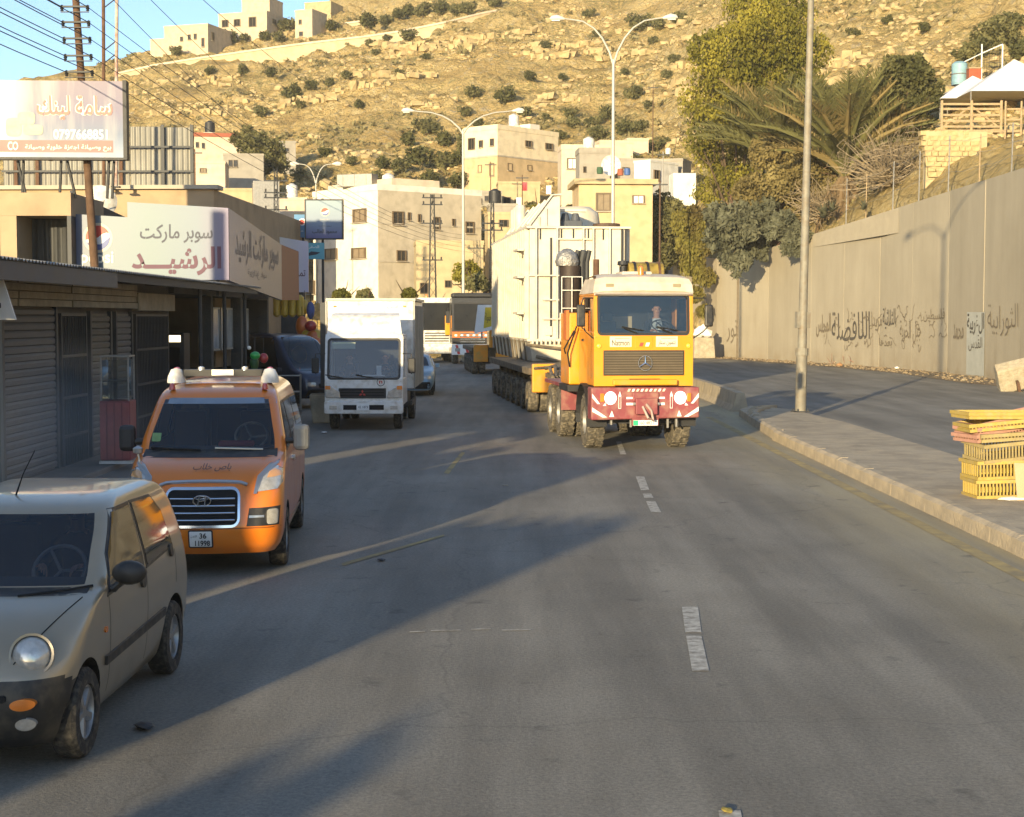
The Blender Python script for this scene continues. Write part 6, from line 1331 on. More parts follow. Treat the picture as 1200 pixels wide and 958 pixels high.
m.tube([(-.045, yb0, .80), (-.03, yb0, .88)], .009, 5); m.tube([(.045, yb0, .88), (.03, yb0, .80)], .009, 5); m.tube([(-.035, yb0, .835), (.035, yb0, .845)], .008, 5); m.build('maker_emblem', CHROME, vn, smooth=True)
arc = [(x, 1.015 * 1.0 + .02 - .28 * max(0, abs(x) - .42) ** 1.0 - .02 * (x / .5) ** 2) for x in np.linspace(-.5, .5, 15)]
MB().tube([Vector((x, B.front_y(x, z) - .012, z)) for x, z in arc], .022, 6).build('chrome_arch', SILV, vn, smooth=True)
for sd in (1, -1):
    hp = [(.60, .92), (.84, .94), (.895, 1.0), (.89, 1.13), (.82, 1.17), (.70, 1.12), (.62, 1.02)]
    B.fpatch('headlamp', [(sd * p[0], p[1]) for p in hp], HLIGHT, vn, .016); B.fpatch('headlamp_indicator', [(sd * p[0], p[1]) for p in [(.72, 1.06), (.88, 1.07), (.87, 1.12), (.80, 1.145), (.74, 1.12)]], pm('pale_amber_lens', (.75, .38, .15), .2, 0, var=.2, coat=1), vn, .024)
    B.fpatch('headlamp_trim', [(sd * p[0], p[1]) for p in [(.575, .90), (.61, .90), (.635, 1.03), (.71, 1.135), (.83, 1.19), (.84, 1.225), (.73, 1.19), (.61, 1.08)]], SILV, vn, .018)
    B.fpatch('fog_recess', [(sd * p[0], p[1]) for p in [(.50, .56), (.86, .56), (.875, .76), (.53, .75)]], BUMP, vn, .014)
    B.fpatch('fog_lamp', [(sd * p[0], p[1]) for p in rrect(.73, .855, .575, .735, .03)], HLIGHT, vn, .024); B.fpatch('fog_slat', [(sd * p[0], p[1]) for p in [(.53, .65), (.70, .65), (.70, .675), (.53, .675)]], SILV, vn, .024)
    B.fpatch('bumper_crease', [(sd * p[0], p[1]) for p in [(.02, .535), (.88, .535), (.88, .545), (.02, .545)]], pm('dark_orange_gap', (.2, .06, .01), .6, var=0), vn, .004)
B.fpatch('plate_frame', rrect(-.16, .12, .33, .53, .02), DARK, vn, .014); pl = B.fpatch('number_plate', rrect(-.145, .105, .345, .515, .01), PLATE, vn, .022)
yp = B.front_y(.05, .43) - .034
text('36', .08, .06, (-.03, yp, .44), (1, 0, 0), (0, -.1, 1), INK, vn, 'plate_number', bold=.02); text('11998', .17, .06, (-.08, yp + .004, .36), (1, 0, 0), (0, -.1, 1), INK, vn, 'plate_number', bold=.02); text('الاردن', .07, .03, (-.13, yp, .45), (1, 0, 0), (0, -.1, 1), INK, vn, 'plate_number', True)
q0 = B.front_y(0, 1.10); sl_ = (B.front_y(0, 1.16) - B.front_y(0, 1.08)) / .08; ezv = Vector((0, sl_, 1)).normalized()
text('باص خلاب', .44, .16, (-.14, B.front_y(0, 1.12) - .02, 1.12), (1, 0, 0), ezv, INK, vn, 'bonnet_lettering', True, off=.012, bold=-.004, shear=.2)
B.fpatch('cowl', [(-.80, 1.245), (.80, 1.245), (.79, 1.32), (-.79, 1.32)], BUMP, vn, .006)
B.fpatch('windscreen_header', [(-.74, 1.80), (.74, 1.80), (.72, 1.865), (-.72, 1.865)], pm('silver_blue_band', (.32, .37, .43), .3, .5, var=.2), vn, .006)
for x0_, x1_ in ((-.72, -.12), (.05, .62)):
    pts = [Vector((x0_ + (x1_ - x0_) * t_, B.front_y(x0_ + (x1_ - x0_) * t_, 1.34 - .02 * t_) - .03, 1.335 - .02 * t_)) for t_ in (0, .33, .66, 1)]; MB().tube(pts, .012, 5).build('wiper', SILV if x0_ > 0 else BLACK, vn)
B.fpatch('windscreen_sticker', rrect(-.73, -.62, 1.40, 1.49, .01), pm('green_sticker', (.2, .32, .12), .6, var=.3, scale=20), vn, .006)
vwin = [[(1.30, 1.30), (2.05, 1.32), (2.1, 1.78), (1.78, 1.78), (1.55, 1.60)], [(2.2, 1.32), (3.25, 1.33), (3.25, 1.78), (2.2, 1.78)], [(3.35, 1.33), (4.4, 1.35), (4.3, 1.76), (3.35, 1.78)]]
for wn in vwin:
    cx = sum(p[0] for p in wn) / len(wn); cz = sum(p[1] for p in wn) / len(wn); B.spatch('window_surround', [(cx + (p[0] - cx) * 1.06, cz + (p[1] - cz) * 1.12) for p in wn], BUMP, vn, .004); B.spatch('side_window', wn, GLASSD, vn, .008)
for yy in (1.22, 2.15, 3.3):
    for sd in (1, -1):
        m = MB(); zz_ = np.linspace(.42, 1.24, 12)
        for a_, b_ in zip(zz_[:-1], zz_[1:]): m.add([(sd * (B.side_x(yy, a_) + .0015), yy - .005, a_), (sd * (B.side_x(yy, a_) + .0015), yy + .005, a_), (sd * (B.side_x(yy, b_) + .0015), yy + .005, b_), (sd * (B.side_x(yy, b_) + .0015), yy - .005, b_)], [(0, 1, 2, 3)])
        m.build('door_seam', BLACK, vn)
B.spatch('door_handle', rrect(1.92, 2.1, 1.10, 1.15, .02), SILV, vn, .03); B.spatch('side_skirt', [(1.4, .28), (3.6, .28), (3.6, .40), (1.4, .40)], BUMP, vn, .014)
for sd in (1, -1):
    m = MB().box(-.10, .10, -.06, .07, -.15, .15); m2 = MB(); m2.add(m.v, m.f, Matrix.Translation((sd * 1.06, 1.30, 1.42))); mi = m2.build('wing_mirror', pm('dull_mirror_shell', (.3, .28, .24), .5, 0, var=.3) if sd > 0 else DARK, vn, bevel=.05); MB().tube([(sd * .86, 1.3, 1.38), (sd * .97, 1.3, 1.38)], .035, 8).build('mirror_arm', BUMP, mi)
MB().lathe([(0, -.05), (.055, -.03), (.06, .02), (0, .05)], 12, c=(-.82, .62, 1.34)).build('fender_mirror', SILV, vn, smooth=True); MB().tube([(-.80, .62, 1.2), (-.82, .62, 1.32)], .012, 6).build('mirror_stalk', SILV, vn)
# roof light bar
rb = MB().tube([(-.62, 2.3, 2.12), (.62, 2.3, 2.12)], .022, 8).box(-.5, .5, 2.22, 2.42, 2.09, 2.17).build('roof_bar', DARK, vn); boxp('lit_panel', pm('white_lit_panel', (.9, .88, .82), .5, var=.05), rb, -.14, .14, 2.205, 2.222, 2.10, 2.17)
for sd in (1, -1):
    MB().lathe([(.0, .15), (.07, .13), (.11, .05), (.12, 0), (.12, -.03)], 16, c=(sd * .60, 2.28, 2.04)).build('siren_pod', WHITEP, vn, smooth=60); MB().lathe([(0, .04), (.035, .03), (.045, 0)], 12, c=(sd * .60, 2.34, 2.16)).build('red_beacon', REDL, vn, smooth=True)
    MB().lathe([(0, .06), (.03, .05), (.04, 0), (.04, -.02)], 12, c=(sd * .58, 1.78, 1.97)).build('marker_lamp', REDL, vn, smooth=True)
    for x in (sd * .28,): MB().lathe([(0, .02), (.04, .01), (.045, -.03)], 10, c=(x, 2.26, 2.19)).build('round_lamp', HLIGHT, vn, smooth=True)
boxp('underside', BLACK, vn, -.75, .75, .4, 4.5, .28, .32); boxp('cabin_floor', DARK, vn, -.8, .8, 1.0, 4.5, .6, .65)
MB().hexa([(-.78, 1.0, .9), (.78, 1.0, .9), (.76, 1.5, .9), (-.76, 1.5, .9)], [(-.78, 1.0, 1.26), (.78, 1.0, 1.26), (.76, 1.45, 1.32), (-.76, 1.45, 1.32)]).build('dashboard', DASH, vn, bevel=.02)
MB().box(.05, .48, 1.22, 1.40, 1.32, 1.38).build('red_dash_cloth', pm('red_cloth', (.5, .03, .03), .9, var=.3), vn, bevel=.02); steering(vn, (.42, 1.58, 1.42), .2, 45, pm('pale_steering_rim', (.45, .36, .25), .6, var=.1)); seats(vn, (-.42, .42), 2.1, .95, DARK, .72); seats(vn, (-.5, 0, .5), 3.2, .95, DARK, .7); boxp('rear_bulkhead', DARK, vn, -.75, .75, 4.3, 4.35, .7, 1.8)
for sd in (1, -1):
    for yy in (.95, 4.02): wheel(vn, (sd * .80, yy, .335), .335, .21, sd)
boxp('mud_flap', pm('pale_mud_flap', (.4, .37, .33), .8, var=.2), vn, .5, .74, 1.42, 1.44, .06, .3)

# ------------------------------------------------------------------ flat cab helper
def cab_shell(parent, W, H0, H1, L, zb, zt, xin, mat, rake=.10, crown=.02, name='cab', rr=.10, side_win=True, sw=None):
    """boxy cab from H0 to H1, windscreen opening zb..zt, half width W, inset xin; front at y=0 at the bottom, leaning back above zb"""
    def fy(z): return 0.0 if z < zb else (z - zb) * rake
    N = 12; m = MB(); outer = []; inner = []
    def loop(x0, x1, z0, z1, r): return rrect(x0, x1, z0, z1, r, 5)
    O = loop(-W, W, zb - .06, H1, .08); I = loop(-W + xin, W - xin, zb, zt, .09); n = len(O)
    vs = [(x, fy(z) + .0, z) for x, z in O] + [(x, fy(z) + .0, z) for x, z in I] + [(x, fy(z) + .05, z) for x, z in I]
    m.add(vs, [(i, (i + 1) % n, n + (i + 1) % n, n + i) for i in range(n)] + [(n + i, n + (i + 1) % n, 2 * n + (i + 1) % n, 2 * n + i) for i in range(n)])
    # lower front
    m.add([(-W, 0, H0), (W, 0, H0), (W, 0, zb - .061), (-W, 0, zb - .061)], [(0, 1, 2, 3)])
    # roof, back, sides as slabs
    m.box(-W, W, fy(H1) + .0, L, H1 - .05, H1 + .0); m.box(-W, W, L - .05, L, H0, H1 - .051)
    for sd in (1, -1):
        x0_, x1_ = sorted((sd * W, sd * (W - .05)))
        y0s, y1s, z0s, z1s = sw or (.38, L - .45, zb + .02, zt - .03)
        m.box(x0_, x1_, .001, L - .051, H0, z0s); m.hexa([(x0_, fy(z0s), z0s), (x1_, fy(z0s), z0s), (x1_, y0s, z0s), (x0_, y0s, z0s)], [(x0_, fy(z1s), z1s), (x1_, fy(z1s), z1s), (x1_, y0s + .06, z1s), (x0_, y0s + .06, z1s)])
        m.box(x0_, x1_, y1s, L - .051, z0s, z1s); m.hexa([(x0_, fy(z1s), z1s), (x1_, fy(z1s), z1s), (x1_, L - .051, z1s), (x0_, L - .051, z1s)], [(x0_, fy(H1 - .051), H1 - .051), (x1_, fy(H1 - .051), H1 - .051), (x1_, L - .051, H1 - .051), (x0_, L - .051, H1 - .051)])
    cab = m.build(name, mat, parent, bevel=.02)
    g = MB(); g.add([(x, fy(z) + .02, z) for x, z in I], [tuple(range(n))]); gl = g.build('windscreen', GLASS, parent)
    fr_ = MB(); I2 = loop(-W + xin + .04, W - xin - .04, zb + .04, zt - .04, .07); fr_.add([(x, fy(z) - .006, z) for x, z in loop(-W + xin - .012, W - xin + .012, zb - .012, zt + .012, .1)] + [(x, fy(z) - .006, z) for x, z in I2], [(i, (i + 1) % n, n + (i + 1) % n, n + i) for i in range(n)]); fr_.build('windscreen_seal', DARK, parent)
    for sd in (1, -1): w_ = MB().hexa([(sd * (W - .03), y0s, z0s), (sd * (W - .02), y0s, z0s), (sd * (W - .02), y1s, z0s), (sd * (W - .03), y1s, z0s)], [(sd * (W - .03), y0s + .06, z1s), (sd * (W - .02), y0s + .06, z1s), (sd * (W - .02), y1s, z1s), (sd * (W - .03), y1s, z1s)]).build('side_window', GLASS, parent)
    boxp('cab_floor', DARK, parent, -W + .06, W - .06, .1, L - .06, H0 + .1, H0 + .15); boxp('cab_lining', DARK, parent, -W + .06, W - .06, L - .10, L - .055, H0 + .2, H1 - .06)
    MB().hexa([(-W + .06, .06, zb - .3), (W - .06, .06, zb - .3), (W - .06, .5, zb - .3), (-W + .06, .5, zb - .3)], [(-W + .06, .08, zb - .02), (W - .06, .08, zb - .02), (W - .06, .4, zb + .05), (-W + .06, .4, zb + .05)]).build('dashboard', DASH, parent, bevel=.02)
    return fy
# ------------------------------------------------------------------ white box truck
WT = (-3.66, 37.9, 0); bt_ = thing('white_box_truck', 'white box truck with a tall roof deflector coming behind the orange van', 'truck', WT, R(.3))
PW = pm('white_truck_paint', (.72, .71, .68), .35, 0, var=.08, coat=.5, dirt=(.5, .45, .38))
CW = .965; fy = cab_shell(bt_, CW, .62, 2.38, 1.75, 1.27, 2.27, .07, PW, .20)
MB().prism(rrect(-CW - .01, CW + .01, .42, .73, .05), 'xz', -.10, .06).build('front_bumper', PW, bt_, bevel=.02)
boxp('black_grille', DARK, bt_, -.62, .55, -.035, -.004, .80, 1.05, bevel=.02)
for z in (.86, .93, 1.0): boxp('grille_bar', BLACK, bt_, -.58, .5, -.05, -.036, z, z + .03)
em = MB()
for k in range(3):
    q = R(90 + 120 * k); c_ = Vector((-.03 + .05 * math.cos(q), 0, .92 + .05 * math.sin(q))); em.prism([(c_.x + .045 * math.cos(q), c_.z + .045 * math.sin(q)), (c_.x + .026 * math.cos(q + 1.57), c_.z + .026 * math.sin(q + 1.57)), (c_.x - .045 * math.cos(q), c_.z - .045 * math.sin(q)), (c_.x - .026 * math.cos(q + 1.57), c_.z - .026 * math.sin(q + 1.57))], 'xz', -.066, -.052)
em.build('maker_emblem', REDL, bt_)
for sd in (1, -1):
    MB().prism([(sd * .57, .80), (sd * .95, .82), (sd * .95, 1.12), (sd * .82, 1.12), (sd * .60, .98)], 'xz', -.05, .05).build('headlamp', HLIGHT, bt_, bevel=.02); boxp('indicator', AMBER, bt_, *sorted((sd * .82, sd * .95)), -.06, -.051, 1.02, 1.11); boxp('fog_lamp', HLIGHT, bt_, *sorted((sd * .66, sd * .84)), -.115, -.101, .53, .62)
boxp('bumper_intake', BLACK, bt_, -.5, .5, -.112, -.101, .52, .64); boxp('number_plate', PLATE, bt_, -.17, .14, -.128, -.113, .51, .68); text('42 1873', .24, .06, (-.13, -.129, .56), (1, 0, 0), (0, 0, 1), INK, bt_, 'plate_number')
MB().lathe([(.085, 0), (.1, .004), (.085, .008)], 20, axis='y', c=(.42, -.02, 1.20)).build('round_sticker', INK, bt_); text('n', .08, .07, (.38, -.012, 1.165), (1, 0, 0), (0, 0, 1), REDL, bt_, 'sticker_letter', bold=.02)
boxp('sun_strip_notice', pm('pale_green_notice', (.5, .55, .42), .7, var=.1), bt_, -.80, -.22, fy(2.1) + .03, fy(2.1) + .036, 2.02, 2.18); boxp('paper_on_dash', PLATE, bt_, .3, .42, .20, .21, 1.36, 1.6); boxp('dash_cloth', WHITEM, bt_, -.05, .5, .16, .3, 1.34, 1.37)
for x in (-.5, .25): MB().tube([(x, fy(1.3) - .02, 1.3), (x - .45, fy(1.42) - .03, 1.38)], .012, 5).build('wiper', BLACK, bt_)
df = MB(); n_ = 8; prof = [(.24, 2.385), (.30, 2.58), (.42, 2.78), (.68, 2.88), (.98, 2.91)]
df.add([(-.93 + .03 * i, y, z) for i, (y, z) in enumerate(prof)] + [(.93 - .03 * i, y, z) for i, (y, z) in enumerate(prof)] + [(-.8, .98, 2.385), (.8, .98, 2.385)], [(i, i + 5, i + 6, i + 1) for i in range(4)] + [(0, 1, 2, 3, 4, 10), (5, 11, 9, 8, 7, 6), (4, 9, 11, 10)]); df.build('roof_deflector', PW, bt_, smooth=40)
CARGO = pm('dusty_box_side', (.50, .43, .33), .7, .1, var=.3, scale=1.2, bump=.1)
box_ = MB().box(-1.12, 1.12, 1.95, 6.3, .95, 3.22).build('cargo_box', WHITEP, bt_, bevel=.02); boxp('side_sheet', CARGO, box_, 1.121, 1.14, 2.0, 6.25, .97, 3.1)
for y_ in np.arange(2.3, 6.2, .42): boxp('side_rib', CARGO, box_, 1.142, 1.16, y_, y_ + .04, .97, 3.1)
boxp('top_cap', STEEL, box_, -1.15, 1.17, 1.93, 6.33, 3.225, 3.29); 
for sd in (1, -1): boxp('corner_post', STEEL, box_, *sorted((sd * 1.125, sd * 1.155)), 1.90, 1.949, .95, 3.22)
text('BAKERY' if False else 'ايسوزو', .3, .1, (.42, 1.949, 3.02), (1, 0, 0), (0, 0, 1), CBLUE, box_, 'box_lettering', True); boxp('marker_lamp', AMBER, box_, .85, .93, 1.93, 1.949, 3.06, 3.1); boxp('marker_lamp', AMBER, box_, -.95, -.87, 1.93, 1.949, 3.06, 3.1)
boxp('dark_side_board', DGREY, bt_, -1.30, -1.16, 1.96, 2.2, 1.0, 3.18)
boxp('chassis', DARK, bt_, -.45, .45, .1, 6.0, .5, .8); boxp('side_guard', DGREY, bt_, 1.0, 1.06, 2.3, 4.0, .5, .62); boxp('fuel_tank', DGREY, bt_, .5, .95, 2.3, 3.2, .45, .85, bevel=.04)
for sd in (1, -1):
    a_ = MB().tube([(sd * .96, .1, 1.9), (sd * 1.18, -.05, 1.9), (sd * 1.18, -.05, 1.4)], .014, 6).build('mirror_arm', DARK, bt_); boxp('wing_mirror', DARK, a_, *sorted((sd * 1.10, sd * 1.28)), -.09, -.02, 1.42, 1.80, bevel=.03)
    wheel(bt_, (sd * .80, .75, .38), .38, .2, sd, 'truck', rmat=STEEL)
    for o in (.66, .9): wheel(bt_, (sd * o, 4.6, .38), .38, .19, sd, 'truck', rmat=STEEL)
    boxp('wheel_arch', BLACK, bt_, *sorted((sd * .62, sd * .955)), .3, 1.3, .62, .80)
steering(bt_, (.4, .55, 1.42), .2, 30); seats(bt_, (-.45, .45), 1.35, 1.0, DARK, .65)
person('person in dark top with one hand raised driving the white box truck', bt_.matrix_basis @ Vector((.45, 1.12, 1.06)), 0, s=.95, arms={'r': ((.27, -.25, .34), (.1, -.48, .45)), 'l': ((.26, -.28, .3), (.0, -.5, .5))})
person('person sitting in the passenger seat of the white box truck', bt_.matrix_basis @ Vector((-.45, 1.12, 1.06)), 0, s=.95)

# ------------------------------------------------------------------ yellow tractor
PY = pm('yellow_truck_paint', (.80, .30, .006), .4, 0, var=.10, scale=1.3, coat=.4, dirt=(.42, .28, .07), dirt_z=(1.2, 2.2)); PR = pm('faded_crimson_paint', (.25, .05, .06), .55, 0, var=.3, scale=2, dirt=(.3, .16, .12)); CRM = pm('dusty_white_roof', (.68, .58, .45), .6, 0, var=.2, scale=1.5, dirt=(.5, .4, .28))
ty = thing('heavy_haulage_tractor', 'yellow heavy haulage tractor truck with crimson bumper towing the transformer', 'truck', (2.76, 32.2, 0), R(6.5)); ty.scale = (.925, 1, 1)
TW = 1.14; fy = cab_shell(ty, TW, 1.36, 3.30, 2.0, 2.43, 3.28, .09, PY, .08, sw=(.45, 1.5, 2.5, 3.2))
MB().add([(-TW, .02, 3.25), (TW, .02, 3.25), (TW, .05, 3.32), (-TW, .05, 3.32), (-TW + .03, -.08, 3.28), (TW - .03, -.08, 3.28)], [(0, 1, 5, 4), (4, 5, 2, 3), (0, 4, 3), (1, 2, 5)]).build('sun_visor', CRM, ty)
rf = MB(); prof = [(.05, 3.305, 1.15), (.08, 3.48, 1.13), (.18, 3.60, 1.08), (.4, 3.66, 1.02), (1.0, 3.69, .98), (2.0, 3.64, 1.0)]
vs = []
for y, z, w_ in prof: vs += [(-w_, y, z), (-w_ * .8, y, z + .035), (0, y - .03, z + .05), (w_ * .8, y, z + .035), (w_, y, z)]
fs = [(i * 5 + k, i * 5 + k + 1, i * 5 + 5 + k + 1, i * 5 + 5 + k) for i in range(5) for k in range(4)] + [(i * 5, i * 5 + 5, 25 + 5 + i) if False else (i * 5, i * 5 + 5, i * 5 + 5) for i in range(0)]
rf.add(vs, fs); rf.hexa([(-1.14, .07, 3.303), (1.14, .07, 3.303), (1.14, 2.0, 3.303), (-1.14, 2.0, 3.303)], [(-1.08, .19, 3.60), (1.08, .19, 3.60), (1.0, 2.0, 3.63), (-1.0, 2.0, 3.63)]); rf.build('raised_roof', CRM, ty, smooth=30)
for sd in (1, -1): boxp('roof_vent', pm('khaki_vent', (.3, .25, .15), .7, var=.2), ty, *sorted((sd * .68, sd * .86)), .05, .13, 3.43, 3.50, bevel=.01)
boxp('roof_hatch', CRM, ty, -.4, .3, .5, 1.3, 3.69, 3.77, bevel=.03); MB().lathe([(.07, 0), (.07, .05), (.05, .17), (0, .2)], 14, c=(0, .35, 3.69)).build('amber_beacon', AMBER, ty, smooth=True)
rg = MB()
boxp('grille_panel', pm('taupe_grille', (.06, .047, .03), .6, .2, var=.2), ty, -.93, .93, -.03, -.004, 1.58, 2.11, bevel=.015)
for i in range(9): boxp('grille_slat', pm('taupe_slat', (.13, .10, .065), .55, .2, var=.25), ty, -.90, .90, -.055, -.031, 1.61 + i * .054, 1.61 + i * .054 + .03)
em = MB(); er = .155; ec = Vector((.02, -.075, 1.84)); em.tube([ec + Vector((er * math.cos(q), 0, er * math.sin(q))) for q in np.linspace(0, 2 * math.pi, 33)], .014, 6, cap=False)
for k in range(3): q = R(90 + 120 * k); em.tube([ec, ec + Vector((er * math.cos(q), 0, er * math.sin(q)))], [.024, .006], 6)
em.build('maker_emblem', CHROME, ty, smooth=True)
STK = pm('cream_sticker', (.74, .66, .48), .6, var=.1)
for x0_, x1_, tx, ara in ((-.78, -.28, 'Natmon', False), (.28, .78, 'نتمون ستار', True)):
    boxp('name_board', STK, ty, x0_, x1_, -.008, -.003, 2.18, 2.40); text(tx, .4, .12, (x0_ + .05, -.008, 2.205), (1, 0, 0), (0, 0, 1), INK, ty, 'name_lettering', ara, bold=.01, off=.004); boxp('name_underline', RUST, ty, x0_ + .12, x1_ - .05, -.011, -.008, 2.355, 2.365)
boxp('hatch_panel', PY, ty, -.2, .2, -.012, -.003, 2.16, 2.39, bevel=.004)
for i in range(2): MB().prism([(-.11 + i * .14, 2.19), (-.03 + i * .14, 2.19), (.0 + i * .14, 2.27), (-.08 + i * .14, 2.27)], 'xz', -.018, -.012).build('chevron_mark', WHITEM if i else CRED, ty)
for sd in (1, -1): MB().lathe([(0, .0), (.04, .01), (.05, .04)], 12, axis='y', c=(sd * 1.03, -.045, 2.2)).build('corner_indicator', pm('yellow_lamp', (.85, .6, .08), .3, var=.1), ty)
boxp('front_step', PY, ty, -.72, .75, -.14, -.0, 1.38, 1.5, bevel=.02); boxp('step_tread', DARK, ty, -.35, .35, -.145, -.06, 1.503, 1.515)
# bumper
bm_ = MB().hexa([(-1.24, -.22, .66), (1.24, -.22, .70), (1.24, .25, .70), (-1.24, .25, .66)], [(-1.24, -.22, 1.34), (1.24, -.22, 1.34), (1.24, .25, 1.34), (-1.24, .25, 1.34)]).build('front_bumper', PR, ty, bevel=.03)
WPA = pm('reflective_white', (.85, .84, .8), .5, var=.08)
yb1 = -.222
def bpoly(pts, nm, mt=WPA, t_=.006): MB().prism(pts, 'xz', yb1 - t_, yb1 - .001).build(nm, mt, bm_)
for sd in (1, -1):
    bpoly([(sd * 1.22, 1.28), (sd * 1.22, 1.18), (sd * 1.0, 1.0), (sd * 1.0, 1.1)] if False else [(sd * 1.22, 1.22), (sd * 1.22, 1.13), (sd * 1.1, 1.0), (sd * 1.04, 1.0)], 'white_stripe'); bpoly([(sd * 1.22, .93), (sd * 1.22, .84), (sd * .98, .72), (sd * .88, .72)], 'white_stripe')
    bpoly([(sd * .62, .90), (sd * .56, .90), (sd * .56, 1.18), (sd * .59, 1.26), (sd * .62, 1.18)], 'white_arrow', WPA); bpoly([(sd * .61, .91), (sd * .57, .91), (sd * .57, 1.15), (sd * .61, 1.15)], 'arrow_core', PR, .009); bpoly([(sd * .83, .73), (sd * .72, .73), (sd * .77, .86)], 'white_triangle'); bpoly([(sd * .98, .96), (sd * .9, .96), (sd * .92, 1.02)], 'white_triangle')
    bpoly([(sd * .44, .97), (sd * .2, .97), (sd * .2, 1.02), (sd * .44, 1.02)], 'white_bar'); bpoly([(sd * .44, 1.1), (sd * .2, 1.1), (sd * .2, 1.14), (sd * .44, 1.14)], 'white_bar')
    MB().lathe([(0, -.05), (.1, -.045), (.135, -.01), (.14, .03)], 22, axis='y', c=(sd * .80, -.225, 1.12)).build('headlamp', pm('lit_headlamp', (.95, .93, .88), .2, var=.0, emit=(1, .95, .85), es=1.2), bm_, smooth=50); boxp('indicator', AMBER, bm_, *sorted((sd * .95, sd * 1.04)), -.25, -.221, 1.04, 1.22, bevel=.01)
for i in range(9): bpoly([(-.42 + i * .10, 1.255), (-.37 + i * .10, 1.255), (-.34 + i * .10, 1.31), (-.39 + i * .10, 1.31)], 'hazard_tick', WPA if i % 2 else STK)
tb = MB(); tb.box(-.25, .25, -.36, -.223, .78, 1.12); tb.box(-.3, .3, -.27, -.223, 1.05, 1.24); tw = tb.build('towing_block', PR, ty, bevel=.02); MB().tube([(-.1, -.38, .95), (0, -.5, .72), (.13, -.42, .66), (.1, -.38, .86), (-.02, -.38, 1.0)], .03, 8).build('tow_shackle', pm('pink_worn_steel', (.5, .36, .32), .6, .3, var=.3), tw, smooth=True); MB().cyl((-.3, -.30, 1.0), (.3, -.30, 1.0), .035).build('tow_pin', STEEL, tw)
boxp('number_plate', PLATE, ty, -.28, .28, -.235, -.222, .545, .655); boxp('plate_flag', pm('green_plate_end', (.02, .4, .2), .5, var=0), ty, -.28, -.17, -.24, -.236, .55, .65); text('60 4821', .3, .07, (-.12, -.236, .565), (1, 0, 0), (0, 0, 1), INK, ty, 'plate_number'); boxp('plate_bracket', PR, ty, -.3, .3, -.22, -.1, .54, .70)
MB().hexa([(-1.0, .3, .55), (1.0, .3, .55), (1.0, .9, .55), (-1.0, .9, .55)], [(-1.0, .3, .8), (1.0, .3, .8), (1.0, .9, .8), (-1.0, .9, .8)]).build('front_axle', DARK, ty); boxp('chassis', DARK, ty, -.5, .5, .3, 7.0, .75, 1.15)
for x, z in ((-.75, .55), (-.3, .5), (.55, .48), (.75, .5)): MB().cyl((x, -.05, z), (x, -.05, z + .2), .03, n=6).build('hanging_bracket', STEEL, ty)
# wipers, mirrors, arches
for x in (-.15, .65): MB().tube([(x, fy(2.5) - .03, 2.46), (x - .35, fy(2.65) - .03, 2.6)], .016, 5).build('wiper', BLACK, ty); MB().tube([(x - .35, fy(2.6) - .035, 2.6), (x + .15, fy(2.5) - .035, 2.52)], .012, 5).build('wiper_blade', BLACK, ty)
for sd in (1, -1):
    ar_ = MB().tube([(sd * TW, .1, 3.2), (sd * 1.40, -.1, 3.2), (sd * 1.46, -.12, 3.05)], .016, 6).tube([(sd * TW, .05, 2.35), (sd * 1.35, -.1, 2.5), (sd * 1.46, -.12, 2.62)], .014, 6).build('mirror_arm', DARK, ty); boxp('wing_mirror', BUMP, ar_, *sorted((sd * 1.37, sd * 1.56)), -.18, -.08, 2.60, 3.06, bevel=.035)
    arch = MB(); qs = np.linspace(R(-10), R(190), 14); Rr_ = .74; c_ = (.95, .62)
    for a_, b_ in zip(qs[:-1], qs[1:]):
        p0 = (c_[0] - Rr_ * math.cos(a_), c_[1] + Rr_ * math.sin(a_)); p1 = (c_[0] - Rr_ * math.cos(b_), c_[1] + Rr_ * math.sin(b_)); arch.hexa([(sd * .80, *p0), (sd * 1.27, *p0), (sd * 1.27, *p1), (sd * .80, *p1)], [(sd * .80, p0[0], p0[1] + .03), (sd * 1.27, p0[0], p0[1] + .03), (sd * 1.27, p1[0], p1[1] + .03), (sd * .80, p1[0], p1[1] + .03)])
    arch.build('wheel_arch', DARK, ty); wheel(ty, (sd * 1.0, .95, .58), .56, .40, sd, 'lug', tmat=RUBD, rmat=STEEL)
    for yy in (4.1, 5.5):
        for o in (.72, 1.14): wheel(ty, (sd * o, yy, .58), .56, .36, sd, 'lug', tmat=RUBD, rmat=STEEL)
    boxp('rear_mudguard', PR, ty, *sorted((sd * .62, sd * 1.35)), 3.4, 6.2, 1.2, 1.28); boxp('mud_flap', PR, ty, *sorted((sd * .92, sd * 1.35)), 3.38, 3.42, .66, 1.28)
    boxp('door_seam', BLACK, ty, *sorted((sd * (TW + .001), sd * (TW + .004))), .35, .36, 1.5, 2.48); boxp('door_handle', DARK, ty, *sorted((sd * (TW + .005), sd * (TW + .03))), 1.35, 1.5, 2.28, 2.33); boxp('cab_step', DARK, ty, *sorted((sd * .9, sd * 1.2)), .35, .7, 1.15, 1.2)
# dashboard dressing and rear of cab
boxp('dash_papers', WHITEM, ty, .35, .7, .12, .3, 2.535, 2.55); boxp('rear_window', pm('bright_rear_view', (.5, .4, .24), .7, var=.2), ty, -.62, .12, 1.885, 1.895, 2.55, 2.82); steering(ty, (.55, .55, 2.62), .24, 30); seats(ty, (-.55, .55), 1.35, 2.0, DARK, .7)
person('person in navy jacket over a striped shirt driving the yellow tractor', ty.matrix_basis @ Vector((.52, 1.05, 2.12)), R(6.5), front=STRIPE, s=1.12)
